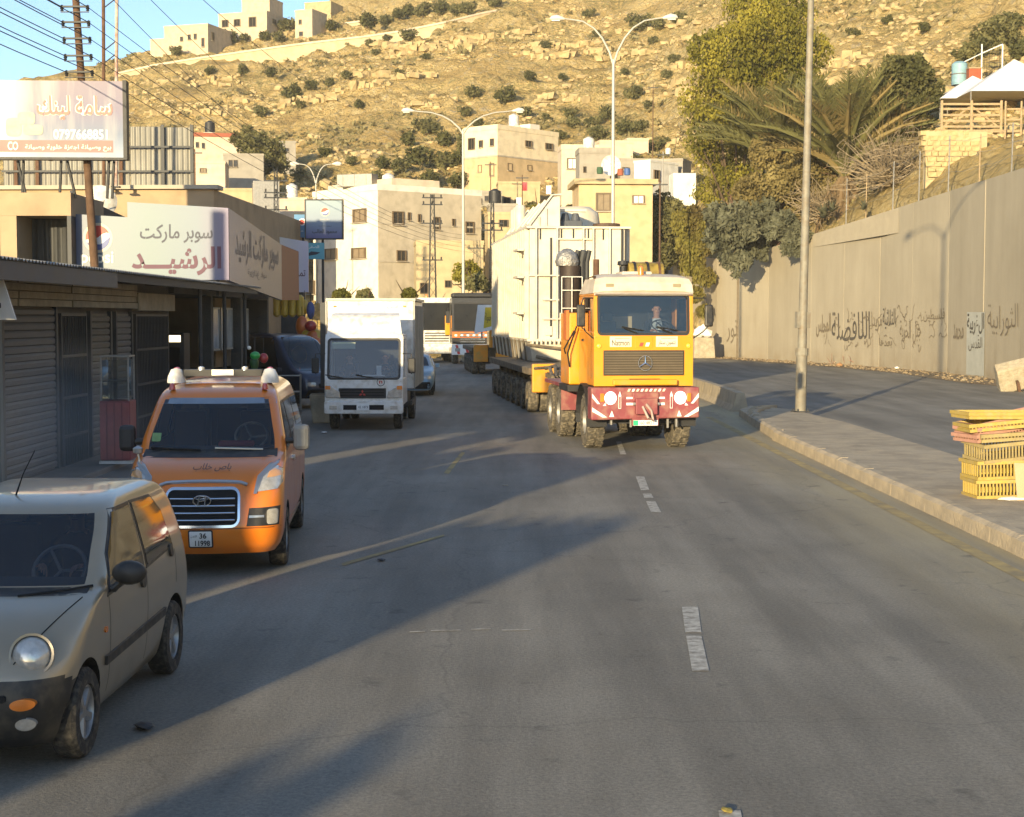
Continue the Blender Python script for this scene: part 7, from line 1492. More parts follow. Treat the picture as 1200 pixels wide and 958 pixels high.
# equipment tower behind the cab
boxp('equipment_box', PY, ty, -1.36, -.80, 2.15, 3.4, 1.3, 2.9, bevel=.03); boxp('equipment_side', pm('orange_panel', (.6, .16, .03), .6, var=.2), ty, -1.43, -1.364, 2.13, 2.6, 2.3, 2.95); boxp('deck', DARK, ty, -1.4, 1.3, 2.1, 3.4, 1.15, 1.29)
ex = MB().cyl((-1.25, 2.7, 2.9), (-1.25, 2.7, 3.95), .26, n=16).build('air_cleaner', pm('dark_brown_drum', (.06, .04, .03), .6, .2, var=.4, scale=4), ty, smooth=40); MB().lathe([(.27, 0), (.3, .1), (.24, .28), (.1, .38), (0, .4)], 16, c=(-1.32, 2.7, 3.95)).build('foil_cap', pm('crumpled_foil', (.5, .47, .42), .4, .6, var=.5, scale=9, bump=1, bscale=14), ex, smooth=True)
for x in (-1.1, -.95, -.82): MB().tube([(x, 2.75, 2.9), (x, 2.75, 4.05), (x + .05, 2.7, 4.3)], .09 if x == -.95 else .06, 8).build('exhaust_stack', DGREY, ty, smooth=True)
cg = MB()
for x in (-1.5, -1.25, -1.0): cg.tube([(x, 2.38, 2.9), (x, 2.38, 3.7)], .014, 5)
for z in (3.0, 3.4, 3.7): cg.tube([(-1.5, 2.38, z), (-1.0, 2.38, z)], .014, 5)
cg.build('guard_cage', pm('white_tube', (.7, .66, .58), .5, var=.1), ty)
MB().cyl((-.62, 2.6, 2.9), (-.62, 2.6, 4.1), .075, n=12).build('rusty_stack', RUST, ty, smooth=40); MB().cyl((.05, 2.6, 2.9), (.05, 2.6, 3.95), .10, n=12).build('black_stack', DARK, ty, smooth=40); MB().lathe([(.0, .1), (.14, .08), (.15, 0), (.1, -.02)], 14, c=(.05, 2.6, 3.98)).build('rain_cap', DARK, ty)
MB().cyl((.15, 2.6, 3.78), (1.02, 2.6, 3.78), .26, n=20).build('drum_tank', pm('olive_yellow_drum', (.42, .3, .06), .5, .2, var=.5, scale=3, dirt=(.12, .08, .03)), ty, bevel=.02, smooth=40)
for x in (.3, .62, .9): MB().lathe([(.263, -.03), (.275, -.03), (.275, .03), (.263, .03)], 20, axis='x', c=(x, 2.6, 3.78)).build('tank_strap', RUST if x > .7 else DARK, ty)
boxp('tank_bracket', DARK, ty, .1, 1.1, 2.4, 2.8, 3.3, 3.5); boxp('rear_frame', DARK, ty, .15, 1.05, 2.2, 2.3, 1.3, 3.3)
for a_, b_ in (((-1.2, 2.0, 2.6), (-1.35, 2.1, 1.7)), ((-1.25, 2.05, 2.5), (-1.45, 2.12, 2.0))): MB().tube([a_, Vector(a_).lerp(Vector(b_), .5) - Vector((.15, .1, .15)), b_], .02, 6).build('air_hose', BLACK, ty, smooth=True)

# ------------------------------------------------------------------ modular trailer and transformer
TRD = pm('dusty_trailer_steel', (.16, .125, .085), .85, .1, var=.5, scale=2, dirt=(.28, .22, .14))
def module(loc, rz, nax, label, L0=0):
    t = thing('modular_trailer', label, 'trailer', loc, rz); L_ = nax * 1.55 + .6
    boxp('bed', TRD, t, -1.5, 1.5, .25, L_, 1.12, 1.32, bevel=.02); boxp('spine', DARK, t, -.4, .4, .2, L_, .7, 1.119)
    boxp('end_panel', PY, t, -1.42, -.72, 0.0, .2, .62, 1.45, bevel=.03); boxp('end_panel', PY, t, .72, 1.42, 0.0, .2, .62, 1.45, bevel=.03); boxp('end_beam', TRD, t, -.7, .7, .05, .2, .9, 1.3)
    for i in range(nax):
        y = .95 + i * 1.55
        for x in (-1.32, -.96, .96, 1.32): wheel(t, (x, y, .46), .45, .3, 1 if x > 0 else -1, 'truck2', tmat=RUBD, rmat=TRD)
        boxp('axle_beam', TRD, t, -1.45, 1.45, y - .08, y + .08, .62, .72); 
        for x in (-1.14, 1.14): MB().cyl((x, y, .7), (x, y, 1.12), .09, n=8).build('suspension_ram', TRD, t)
    return t
module((2.0, 44.6, 0), R(6.0), 8, 'front modular trailer with yellow end panels and a long row of dusty twin wheels')
gn = thing('drawbar', 'dusty steel drawbar and hoses linking the yellow tractor to the front trailer', 'drawbar', (2.15, 39.4, 0), R(4)); boxp('bar', TRD, gn, -.2, .2, -.8, 4.6, .95, 1.2, bevel=.03); boxp('bar_brace', TRD, gn, -.9, -.75, 0, 4.4, 1.1, 1.22); 
m = MB()
for k in range(7): m.tube([(-1.1 + .1 * k, .2 * k, 1.25), (-1.0 + .15 * k, 2, 1.45 + .05 * math.sin(k * 2)), (-1.2 + .3 * k, 4.2, 1.35)], .05, 6)
m.build('hose_bundle', TRD, gn, smooth=True)
TC = pm('cream_transformer_paint', (.59, .55, .46), .55, 0, var=.08, scale=1.0, coat=.1, dirt=(.58, .48, .33))
tf = thing('power_transformer', 'huge cream power transformer with ribbed sides riding on the trailer', 'transformer', (2.2, 51.0, 0), R(6.2)); HWt = 1.62; TL = 12.2; zb_, zt_ = 2.05, 5.72
MB().box(-HWt, HWt, 0, TL, zb_, zt_).build('tank', TC, tf, bevel=.02)
MB().hexa([(-1.52, .2, 1.33), (1.52, .2, 1.33), (1.52, TL - .2, 1.33), (-1.52, TL - .2, 1.33)], [(-HWt, .02, zb_ - .001), (HWt, .02, zb_ - .001), (HWt, TL - .02, zb_ - .001), (-HWt, TL - .02, zb_ - .001)]).build('tapered_base', TC, tf, bevel=.02)
boxp('top_flange', TC, tf, -HWt - .12, HWt + .12, -.12, TL + .12, zt_ + .001, zt_ + .07); boxp('bottom_flange', TC, tf, -HWt - .1, HWt + .1, -.1, TL + .1, zb_ - .05 + .0, zb_ + .04)
for i in range(24): boxp('flange_bolt', TC, tf, -HWt + .05 + i * .145, -HWt + .11 + i * .145, -.14, -.101, zb_ - .12, zb_ + .0)
for x in (-1.45, -.75, .12, .45, 1.0): boxp('front_rib', TC, tf, x, x + .05, -.14, -.001, zb_ + .041, zt_ - .001)
boxp('dark_channel', DARK, tf, -.95, -.88, -.02, -.0015, zb_ + .1, zt_ - .3)
for (x0_, x1_, z) in ((-1.7, -.3, 4.75 - .6), (-1.2, -.1, 3.35), (-1.2, -.1, 2.72), (-.72, .1, 5.35), (.17, .44, 5.35)): boxp('front_shelf', TC, tf, x0_ + .003, x1_, -.13, -.001, z, z + .045)
for x in (-1.3, -.6, -.2, .3, .8): boxp('recess_shadow_gap', DARK, tf, x, x + .045, -.03, -.002, 5.36, 5.7)
for (x, z) in ((-1.0, 2.2), (-.4, 4.6)): boxp('inspection_cover', TC, tf, x - .12, x + .12, -.05, -.001, z, z + .3, bevel=.01)
for i in range(18):
    y = .35 + i * .66; boxp('side_rib', TC, tf, -HWt - .15, -HWt - .001, y, y + .09, zb_ + .041, zt_ - .001); 
for i in range(6): boxp('side_rib', TC, tf, HWt + .001, HWt + .16, .35 + i * 2, .4 + i * 2, zb_ + .041, zt_ - .001)
boxp('rear_corner_channel', DARK, tf, HWt - .20, HWt - .15, -.09, -.001, 3.9, zt_ - .02); boxp('rear_corner_channel', DARK, tf, HWt - .08, HWt - .03, -.09, -.001, 3.9, zt_ - .02)
for z in (5.0, 4.9 - .8, 2.9): boxp('jacking_bracket', TC, tf, -HWt - .38, -HWt - .161, .3, 1.6, z, z + .07); MB().prism([(-HWt - .36, z), (-HWt - .162, z), (-HWt - .162, z - .22)], 'xz', .9, .96).build('bracket_gusset', TC, tf)
# roof turret
prof = [(-HWt + .02, zt_ + .071), (-HWt + .75, zt_ + 1.05), (-HWt + 1.02, zt_ + 1.08), (-HWt + 1.02, zt_ + .071)]
MB().prism(prof, 'xz', .1, 9.5).build('roof_turret', TC, tf, bevel=.02)
for x in (-HWt + .28, -HWt + .52): MB().prism([(x, zt_ + .075), (x + .05, zt_ + .075), (x + .05, zt_ + .071 + (x - (-HWt)) * 1.15), (x, zt_ + .071 + (x - (-HWt)) * 1.15)], 'xz', .03, .099).build('turret_rib', TC, tf)
MB().tube([(-HWt, .02, zt_ + .12), (-HWt + .74, .02, zt_ + 1.1), (-HWt + 1.05, .02, zt_ + 1.12)], .035, 6).build('turret_rail', TC, tf)
for i in range(5): MB().prism([(-HWt + .1 , zt_ + .2), (-HWt + .72, zt_ + 1.0), (-HWt + .68, zt_ + 1.06), (-HWt + .04, zt_ + .24)], 'xz', 1.4 + i * 1.6, 1.5 + i * 1.6).build('turret_rib', TC, tf)
for i, (x, y) in enumerate(((-1.35, 5.2), (-1.3, 6.4), (-1.25, 7.6))): MB().lathe([(0, 1.15), (.15, 1.13), (.19, 1.05), (.19, .07)], 16, c=(x, y, zt_)).build('bushing_turret', TC, tf, smooth=40)
MB().lathe([(0, 1.05), (.55, 1.02), (.85, .8), (.9, .5), (.9, .071)], 22, c=(.55, 4.5, zt_)).build('roof_dome', TC, tf, smooth=50)
fb = MB(); fb.tube([(-.35, .7, zt_ + .1), (-.35, .7, zt_ + .55)], [.22, .1], 12); fb.tube([(.0, .7, zt_ + .1), (0, .7, zt_ + .55)], [.22, .1], 12); fb.box(-.55, .2, .5, .95, zt_ + .072, zt_ + .3); fb.build('dark_valve_block', pm('blue_grey_iron', (.08, .09, .11), .6, .2, var=.3), tf, bevel=.02); boxp('valve_top_plate', TC, tf, -.55, .35, .55, .85, zt_ + .6, zt_ + .68); 
MB().lathe([(.42, .0), (.46, .02), (.46, .1), (.42, .12), (0, .12)], 20, c=(1.05, .7, zt_ + .09)).build('flange_disc', pm('brown_gasket', (.1, .06, .04), .7, var=.4), tf)
MB().tube([(-HWt + .2, -.05, 1.5), (-.6, -.25, 1.32), (.2, -.2, 1.42)], .06, 8).build('lashing_chain', TRD, tf); MB().tube([(-1.75, -.1, 1.9), (-.4, -.3, 1.75)], .05, 6).build('lashing_bar', TRD, tf)
for i in range(9): MB().tube([(-HWt - .12, .8 + i * 1.3, zb_), (-HWt - .02, .9 + i * 1.3, 1.34)], .035, 5).build('lashing_chain', TRD, tf)
# rear module, front of second tractor
rm_ = module((-.45, 75, 0), R(5.0), 5, 'rear modular trailer far behind the transformer with a yellow and white warning board')
wb = thing('warning_board', 'tilted white and yellow warning board at the front of the rear trailer', 'sign', P(571, 358, 73.4), R(4)); zt0 = P(569, 360, 72.8).z
MB().prism([(-.62, -1.35), (.32, -1.15), (.32, .02), (-.45, .02)], 'xz', -.04, .04).build('board', WHITEM, wb); MB().prism([(-.18, -1.1), (.2, -1.0), (.2, -.1), (-.1, -.1)], 'xz', -.048, -.041).build('yellow_field', pm('yellow_print', (.62, .45, .02), .6, var=.1), wb); text('حمولة', .3, .5, (-.12, -.05, -.85), (1, 0, 0), (0, 0, 1), INK, wb, 'board_lettering', True); boxp('board_post', STEEL, wb, -.3, -.22, .045, .1, -1.6, -.2); 
yr = thing('hydraulic_power_pack', 'yellow power pack with pipes and railings on the rear trailer', 'power pack', (-.6, 74.2, 1.33), R(5)); boxp('pack_body', PY, yr, -.5, 1.5, 0, 1.6, 0, 1.3, bevel=.04); boxp('front_cabinet', PY, yr, -.2, .5, -.3, -.003, -.5, .3, bevel=.03); MB().tube([(-.3, -.1, 0), (-.3, -.1, 1.7)], .04, 6).build('stand_pipe', STEEL, yr)
m = MB()
for x in (0, .35, .7, 1.05): m.tube([(x, -.2, 1.31), (x, -.2, 2.1)], .02, 5)
m.tube([(0, -.2, 2.1), (1.05, -.2, 2.1)], .02, 5); m.tube([(0, -.2, 1.7), (1.05, -.2, 1.7)], .02, 5); m.build('railing', WHITEP, yr); MB().cyl((.2, .3, 1.31), (.2, .3, 2.0), .12).build('red_drum', REDT, yr)

# ------------------------------------------------------------------ far tractors, parked cars
def far_truck(label, loc, rz, mcab, mbump, H, W=1.22, orange=False):
    t = thing('heavy_truck', label, 'truck', loc, rz); fy = cab_shell(t, W, 1.2, H, 2.2, H * .50, H - .32, .09, mcab, .07, sw=(.45, 1.6, H * .55, H - .5))
    MB().hexa([(-W - .02, -.08, .55), (W + .02, -.08, .55), (W + .02, .3, .55), (-W - .02, .3, .55)], [(-W - .02, -.08, 1.18), (W + .02, -.08, 1.18), (W + .02, .3, 1.18), (-W - .02, .3, 1.18)]).build('front_bumper', mbump, t, bevel=.03)
    for z in np.arange(1.3, H * .48, .16): boxp('grille_slat', DARK if not orange else CHROME, t, -W * .62, W * .62, -.03, -.002, z, z + .07)
    if orange:
        boxp('orange_band', pm('orange_truck_paint', (.62, .16, .03), .4, var=.2), t, -W, W, -.02, -.002, H * .40, H * .49); 
        for i in range(7): boxp('white_tick', WPA, t, -W + .15 + i * .36, -W + .3 + i * .36, -.03, -.021, H * .42, H * .45)
        for x in (-.9, -.35, .35, .8): MB().prism([(x, .6), (x + .16, .6), (x + .02, 1.14), (x - .14, 1.14)], 'xz', -.09, -.081).build('red_stripe', CRED, t)
    for sd in (1, -1):
        boxp('headlamp', HLIGHT, t, *sorted((sd * .75, sd * 1.05)), -.1, -.081, .75, .95, bevel=.01); a_ = MB().tube([(sd * W, .1, H - .6), (sd * (W + .25), -.1, H - .6), (sd * (W + .25), -.1, H - 1.6)], .02, 5).build('mirror_arm', DARK, t); boxp('wing_mirror', DARK, a_, *sorted((sd * (W + .15), sd * (W + .38))), -.2, -.1, H - 1.5, H - .8)
        for yy in (.9, 4.2, 5.6): wheel(t, (sd * 1.0, yy, .55), .54, .36, sd, 'truck', tmat=RUBD, rmat=STEEL)
    boxp('chassis', DARK, t, -.5, .5, .2, 6.5, .6, 1.1); MB().lathe([(.08, 0), (.08, .1), (.05, .2), (0, .22)], 12, c=(-.6, .4, H + .01)).build('amber_beacon', AMBER, t, smooth=True); return t
q = P(549, 430, 87); f1 = far_truck('dark cabbed heavy truck with orange stripes and a red and white bumper far back', (q.x + .1, 92, 0), R(6), pm('dark_bronze_cab', (.022, .02, .018), .45, .1, var=.2, coat=.3), WPA, 3.95, 1.22, True)
boxp('roof_spoiler', DARK, f1, -1.2, 1.2, .15, 1.6, 3.96, 4.25, bevel=.1)
q = P(512, 430, 95); f2 = far_truck('white and yellow heavy truck partly hidden behind the white box truck', (q.x, 95, 0), R(8), WHITEP, WHITEP, 4.0, 1.2); boxp('yellow_side_panel', PY, f2, .5, 1.15, -.12, -.09, 1.7, 2.9, bevel=.02)
for f_ in (f1, f2):
    for ch in f_.children:
        if ch.name.startswith('windscreen') and 'seal' not in ch.name: ch.data.materials[0] = pm('dim_windscreen', (.02, .02, .02), .3, 0, var=.2, spec=.2)
q = P(500, 455, 60); 
PARK = [(.2, .12, 4.2, .7, .3, .12), (.45, .0, 4.25, .82, .34, .16), (.7, .08, 4.25, .84, .35, .16), (.85, .3, 4.22, .83, .34, .14), (.95, .8, 4.2, .82, .3, .1), (1.0, 1.05, 4.15, .80, .28, .08), (1.25, 1.5, 3.8, .70, .25, .08), (1.42, 1.9, 3.4, .6, .3, .06), (1.47, 2.3, 3.0, .45, .3, .04)]
def parked(label, loc, rz, col, K=PARK, zs=1.0, name='parked_car', cat='car', wz=.3):
    t = thing(name, label, cat, loc, rz); b_ = Body(K, 4, zs); yr_ = K[2][2]; b_.build('body', col, t, wheels=((.85, wz), (yr_ - .8, wz)), wr=.36, ws=(1.03 * zs, K[-2][0] * zs - .06, 2)); b_.fpatch('front_bumper', rrect(-.7, .7, .25, .5, .05), BUMP, t, .012); b_.fpatch('headlamp', rrect(.45, .72, .6, .72, .04), HLIGHT, t, .012, mirror=True); b_.fpatch('grille', rrect(-.35, .35, .55, .68, .03), BLACK, t, .012); b_.spatch('side_window', [(1.5, 1.04 * zs), (yr_ - .7, 1.04 * zs), (yr_ - 1.0, (K[-2][0] - .08) * zs), (2.0, (K[-2][0] - .08) * zs)], GLASSD, t, .008)
    for sd in (1, -1):
        boxp('wing_mirror', col, t, *sorted((sd * .86, sd * 1.02)), 1.3, 1.42, .98 * zs, 1.12 * zs, bevel=.02)
        for yy in (.85, yr_ - .8): wheel(t, (sd * .72, yy, wz), .3, .19, sd)
    boxp('underside', BLACK, t, -.65, .65, .3, yr_ - .2, .22, .26); boxp('cabin_dark', DARK, t, -.6, .6, 1.3, yr_ - .4, .5, .98); return t
parked('light blue car mostly hidden behind the right side of the white box truck', (P(482, 400, 55).x, 54.5, 0), R(2), pm('light_blue_paint', (.25, .38, .48), .4, .2, var=.1, coat=.5))
VANK = [(.25, .14, 4.4, .75, .28, .1), (.5, .0, 4.45, .86, .3, .12), (.8, .05, 4.45, .87, .3, .12), (.98, .25, 4.45, .865, .28, .12), (1.08, .6, 4.44, .86, .24, .1), (1.2, .8, 4.42, .85, .22, .1), (1.6, 1.25, 4.38, .80, .2, .1), (1.95, 1.65, 4.3, .74, .22, .08), (2.1, 2.1, 4.1, .62, .3, .06), (2.14, 2.6, 3.7, .45, .3, .04)]
parked('dark navy delivery van parked beneath the market canopy behind the orange van', (-5.6, 47.0, .1), R(40), pm('navy_van_paint', (.035, .05, .09), .35, .2, var=.1, coat=.6), VANK, 1.02, 'parked_van', 'van', .32)
mv = parked('maroon van with a roof load parked high beyond the white box truck', (P(455, 370, 78).x - 1.0, 76, .9), R(20), pm('maroon_van_paint', (.10, .03, .035), .4, .2, var=.1, coat=.5), VANK, 1.0, 'parked_van', 'van', .32)
rl = thing('roof_load', 'dark maroon bundle tied on the roof of the maroon van', 'bundle', mv.location + Vector((-.6, 3.0, 2.16)), R(20)); MB().lathe([(0, 0), (.9, .02), (1.1, .2), (.95, .42), (0, .5)], 20).build('bundle_body', pm('maroon_tarp', (.09, .025, .03), .7, var=.3, bump=.3), rl, smooth=True)
boxp('strap', DARK, rl, -.03, .03, -.9, .9, .47, .51)
# ================================================================== VEGETATION
def tree(name, label, base, clumps, d, n, size, mat, cat='tree', depth=.8, limbs=True, aspect=1.7, droop=0, group=None, trunk_r=.22, seed=5, hollow=.3):
    """clumps: (px, py, r_px[, dd]) in the view at distance d, built as real volumes round the trunk"""
    t = thing(name, label, cat, base, 0, group); g = random.Random(seed); C = []; Rr = []
    for c_ in clumps:
        dd = d + (c_[3] if len(c_) > 3 else g.uniform(-1, 1) * c_[2] / F * d * .8); p = P(c_[0], c_[1], dd) - Vector(base); r = c_[2] / F * dd; C.append(tuple(p)); Rr.append((r, r * depth, r * g.uniform(.75, 1.0)))
        for k in range(3):      # satellite clumps make the outline uneven
            q = Vector((g.gauss(0, 1), g.gauss(0, .8), g.gauss(0, .8))).normalized(); C.append(tuple(p + q * r * .85)); rr = r * g.uniform(.28, .45); Rr.append((rr, rr, rr * .8))
    V, Fc = leaves(C, Rr, n, size, aspect, .9, droop, seed, hollow); m_ = np_mesh('crown', V, Fc); link('crown', m_, mat, t)
    if limbs:
        m = MB(); top_ = Vector(C[0]); cen = sum((Vector(c_) for c_ in C), Vector()) / len(C); fork = Vector((cen.x * .5, cen.y * .5, max(.6, cen.z * .45))); m.tube([(0, 0, -.6), (fork.x * .4, fork.y * .4, fork.z * .5), fork], [trunk_r, trunk_r * .8, trunk_r * .65], 8); m.build('trunk', BARK, t, smooth=True)
        lm = MB()
        for c_ in C[::4]:
            c_ = Vector(c_); mid = fork.lerp(c_, .5) + Vector((g.uniform(-.3, .3), g.uniform(-.3, .3), .3)); lm.tube([fork, mid, c_], [trunk_r * .4, trunk_r * .25, .03], 6)
            for k in range(3): e_ = c_ + Vector((g.gauss(0, .7), g.gauss(0, .7), g.gauss(.2, .6))); lm.tube([mid.lerp(c_, .5), mid.lerp(e_, .7), e_], [.05, .035, .012], 4)
        lm.build('limb', BARK, t)['kind'] = 'stuff'
    return t
b_ = P(862, 262, 108); b_.z = terr(b_.x, b_.y)
tree('pepper_tree', 'large drooping yellow green tree above the left end of the retaining wall', b_, [(862, 70, 50), (905, 45, 46), (828, 120, 34), (880, 120, 46), (845, 175, 36), (925, 95, 40), (880, 10, 34), (826, 60, 24), (945, 60, 34), (905, 160, 36), (838, 225, 26), (930, 20, 26), (820, 165, 20), (870, 210, 30)], 110, 42000, .15, LF_YEL, droop=1.6, trunk_r=.32, seed=3)
b_ = P(818, 300, 116); b_.z = terr(b_.x, b_.y)
tree('hanging_vine', 'yellow green and brown vine hanging down over the wall corner behind the tractor', b_, [(808, 262, 20), (822, 285, 20), (812, 310, 16), (826, 325, 13), (815, 345, 11), (824, 365, 9), (806, 285, 14), (820, 392, 6)], 108, 9000, .17, leaf_mat('vine_leaves', (.11, .085, .03), (.2, .18, .04), .5), droop=2, limbs=False, depth=.5, cat='vine', seed=8)
b_ = P(765, 312, 114); b_.z = terr(b_.x, b_.y)
tree('olive_tree', 'dark grey green bushy tree between the transformer and the yellow green tree', b_, [(768, 262, 30), (752, 282, 22), (785, 280, 24), (775, 240, 18), (790, 252, 18), (748, 300, 14), (770, 300, 22), (798, 300, 16)], 116, 14000, .19, LF_OLIVE, seed=12)
b_ = P(870, 262, 100); b_.z = terr(b_.x, b_.y + 2)
tree('hanging_succulent', 'grey green fleshy shrub spilling down over the top of the wall', b_, [(862, 262, 26), (845, 280, 20), (880, 285, 22), (868, 305, 15), (890, 262, 18), (850, 305, 10), (862, 322, 6), (895, 240, 18), (842, 250, 16)], 99.8, 9000, .2, LF_CACT, depth=.5, aspect=2.2, droop=.6, limbs=False, cat='shrub', seed=14)
b_ = P(925, 262, 97); b_.z = terr(b_.x, b_.y + 2)
tree('hanging_succulent', 'smaller fleshy shrub spilling over the wall just left of the nearest lamp pole', b_, [(918, 262, 18), (935, 275, 13), (925, 290, 10), (938, 296, 6), (908, 270, 10)], 95.5, 4200, .2, LF_CACT, depth=.5, aspect=2.4, droop=.6, limbs=False, cat='shrub', seed=15)
b_ = P(1065, 190, 97); b_.z = terr(b_.x, b_.y)
tree('dark_evergreen', 'dark evergreen shrub behind the palms just left of the wooden gate', b_, [(1068, 85, 24), (1085, 105, 20), (1050, 80, 18), (1060, 110, 22), (1040, 100, 16), (1092, 120, 10), (1072, 130, 16)], 97, 11000, .17, LF_DK, seed=16)
b_ = P(1172, 90, 118); b_.z = terr(b_.x, b_.y)
tree('cliff_tree', 'brown green tree growing on the cliff at the upper right corner', b_, [(1165, 45, 24), (1190, 60, 22), (1150, 65, 20), (1180, 30, 18), (1140, 80, 12)], 118, 7000, .18, LF_OLIVE, seed=17)
b_ = P(305, 200, 146); b_.z = terr(b_.x, b_.y)
tree('hillside_tree', 'large dark green tree between the pale pink house and the grey hill house', b_, [(300, 172, 20), (285, 165, 13), (318, 178, 18), (305, 190, 16), (328, 192, 12), (290, 155, 9)], 146, 8000, .2, LF_OLIVE, seed=18)
for k, (px, py, r_, lab) in enumerate([(548, 318, 15, 'thin green tree at the foot of the shaded block side beside the far street lamp'), (560, 330, 12, 'lower green shrub right of the far street lamp foot'), (400, 346, 9, 'low green shrub in front of the whitewashed block'), (428, 347, 9, 'dry shrub below the right windows of the whitewashed block'), (480, 345, 8, 'low shrub beside the yellowish yard wall'), (650, 258, 16, 'bushy green shrub behind the top of the transformer'), (632, 250, 12, 'green shrub below the terraced tan house')]):
    dd = (100, 99, 112, 111, 108, 120, 122)[k]; b_ = P(px, py + r_, dd); b_.z = terr(b_.x, b_.y) if b_.y > 105 else 0
    tree('shrub', lab, b_, [(px, py, r_), (px + r_ * .6, py + r_ * .4, r_ * .6), (px - r_ * .6, py + r_ * .3, r_ * .6)], dd, 1800, .16, LF_OLIVE if k % 2 else LF_YEL, cat='shrub', trunk_r=.06, seed=30 + k)
b_ = P(955, 250, 103); b_.z = terr(b_.x, b_.y)
tree('feathery_shrub', 'wide olive brown feathery thicket behind and between the palms above the wall', b_, [(955, 190, 30), (920, 215, 26), (990, 175, 28), (1020, 150, 24), (1035, 125, 20), (900, 180, 24), (960, 140, 26), (1045, 170, 18), (935, 245, 16), (880, 225, 22), (1005, 110, 20), (1062, 150, 22), (1082, 145, 14), (1055, 190, 18), (1035, 205, 18), (1000, 215, 24), (970, 225, 22)], 100, 44000, .17, leaf_mat('olive_brown_feathery', (.12, .095, .035), (.26, .21, .085), .4), cat='shrub', droop=.6, seed=21)
# palms
def frond_mesh(L, seed, dead=False):
    g = random.Random(seed); V = []; Fc = []; N = 28; pts = []
    for i in range(N + 1):
        t = i / N; pts.append(Vector((L * (t - .10 * t * t), 0, L * ((-.2 * t - .75 * t * t) if dead else (.10 * t - .42 * t * t)))))
    m = MB(); m.tube([pts[0], pts[7], pts[14], pts[21], pts[-1]], [.05, .035, .025, .015, .006], 5)
    for i in range(3, N):
        t = i / N; ll = L * .2 * math.sin(math.pi * min(1, t * .9 + .1)) ** .6 * g.uniform(.8, 1.1); tg = (pts[i + 1] - pts[i]).normalized()
        for sd in (1, -1):
            for k in range(2):
                p0 = pts[i] + tg * (g.uniform(0, .8) * L / N); dr = (tg * .75 + Vector((0, sd * .65, .42 if not dead else -.5)) + Vector((g.uniform(-.22, .22), g.uniform(-.22, .22), g.uniform(-.3, .15)))).normalized(); p1 = p0 + dr * ll * .5; p2 = p0 + dr * ll + Vector((0, 0, -.12 * ll)); w_ = tg * .0065
                m.add([p0 - w_, p0 + w_, p1 + w_, p1 - w_, p2], [(0, 1, 2, 3), (3, 2, 4)])
    return m.mesh('frond', recalc=False)
FRG = [frond_mesh(1.0, k) for k in range(3)]; FRD = [frond_mesh(1.0, 10 + k, True) for k in range(2)]
FRG.append(frond_mesh(1.0, 7)); FRG[-1].materials.append(leaf_mat('drying_palm_leaflets', (.2, .15, .06), (.34, .27, .12), .4))
for m_ in FRG[:3]: m_.materials.append(LF_PALM)
for m_ in FRD: m_.materials.append(LF_DEAD)
def palm(label, px, py_base, py_crown, d, L, n, nd, seed):
    b0 = P(px, py_base, d); b0.z = terr(b0.x, b0.y); H = P(px, py_crown, d).z - b0.z; g = random.Random(seed); t = thing('date_palm', label, 'palm tree', b0)
    tr = MB(); k = int(H / .16)
    prof = []
    for i in range(k): z = i * H / k - .3; prof += [(.30, z), (.36 + .03 * (i % 2), z + H / k * .8)]
    tr.lathe(prof, 14); tr.build('trunk', BARK, t)
    for i in range(n):
        el = R(87 - 56 * (i / n) ** 1.2 + g.uniform(-6, 6)); az = i * 2.39996 + g.uniform(-.2, .2); o = link('frond', g.choice(FRG), None, t); o.location = (0, 0, H + .1); s_ = L * g.uniform(.85, 1.1); o.scale = (s_, s_, s_)
        o.rotation_euler = (g.uniform(-.3, .3), -el, az)
    for i in range(nd):
        az = g.uniform(0, 6.28); o = link('dead_frond', g.choice(FRD), None, t); o.location = (0, 0, H - .1); s_ = L * g.uniform(.5, .75); o.scale = (s_, s_, s_); o.rotation_euler = (0, R(g.uniform(15, 55)), az)
    return t
palm('date palm with tall green fronds rising over the wall beside the dry twigs', 990, 240, 205, 97, 7.0, 84, 36, 4)
palm('second date palm with arching fronds left of the taller one behind the lamp pole', 912, 235, 196, 104, 6.8, 70, 30, 5)
palm('low date palm half hidden behind the other two palms on the slope', 1025, 205, 175, 101, 5.0, 30, 10, 6)
def twigs(label, px, py, d, w_, n, mat, seed, name='dry_bush'):
    g = random.Random(seed); b0 = P(px, py, d); b0.z = terr(b0.x, b0.y); t = thing(name, label, 'dead bush', b0); m = MB()
    for i in range(n):
        a = g.uniform(0, 6.28); u = Vector((math.cos(a) * g.uniform(.2, 1), math.sin(a) * g.uniform(.2, .8), g.uniform(.05, 1.0))).normalized(); L_ = w_ * g.uniform(.5, 1.05); p = Vector((0, 0, .1)); pts = [p.copy()]
        for k in range(4): u = (u + Vector((g.gauss(0, .22), g.gauss(0, .22), g.gauss(-.05, .2)))).normalized(); p = p + u * L_ / 4; pts.append(p.copy())
        m.tube(pts, [.05, .042, .033, .022, .01], 3, cap=False)
        for k in range(4):
            q = pts[1 + k % 4]; e_ = q + Vector((g.gauss(0, .5), g.gauss(0, .5), g.gauss(.05, .5))) * w_ * .22; m.tube([q, q.lerp(e_, .5) + Vector((0, 0, .05)), e_], [.024, .016, .008], 3, cap=False)
    m.build('twigs', mat, t)['kind'] = 'stuff'; return t
PKT = pm('pinkish_dry_twigs', (.30, .17, .12), .95, var=.35, scale=1, spec=.1); GYT = pm('grey_dry_twigs', (.30, .24, .16), .95, var=.35, scale=1, spec=.1)
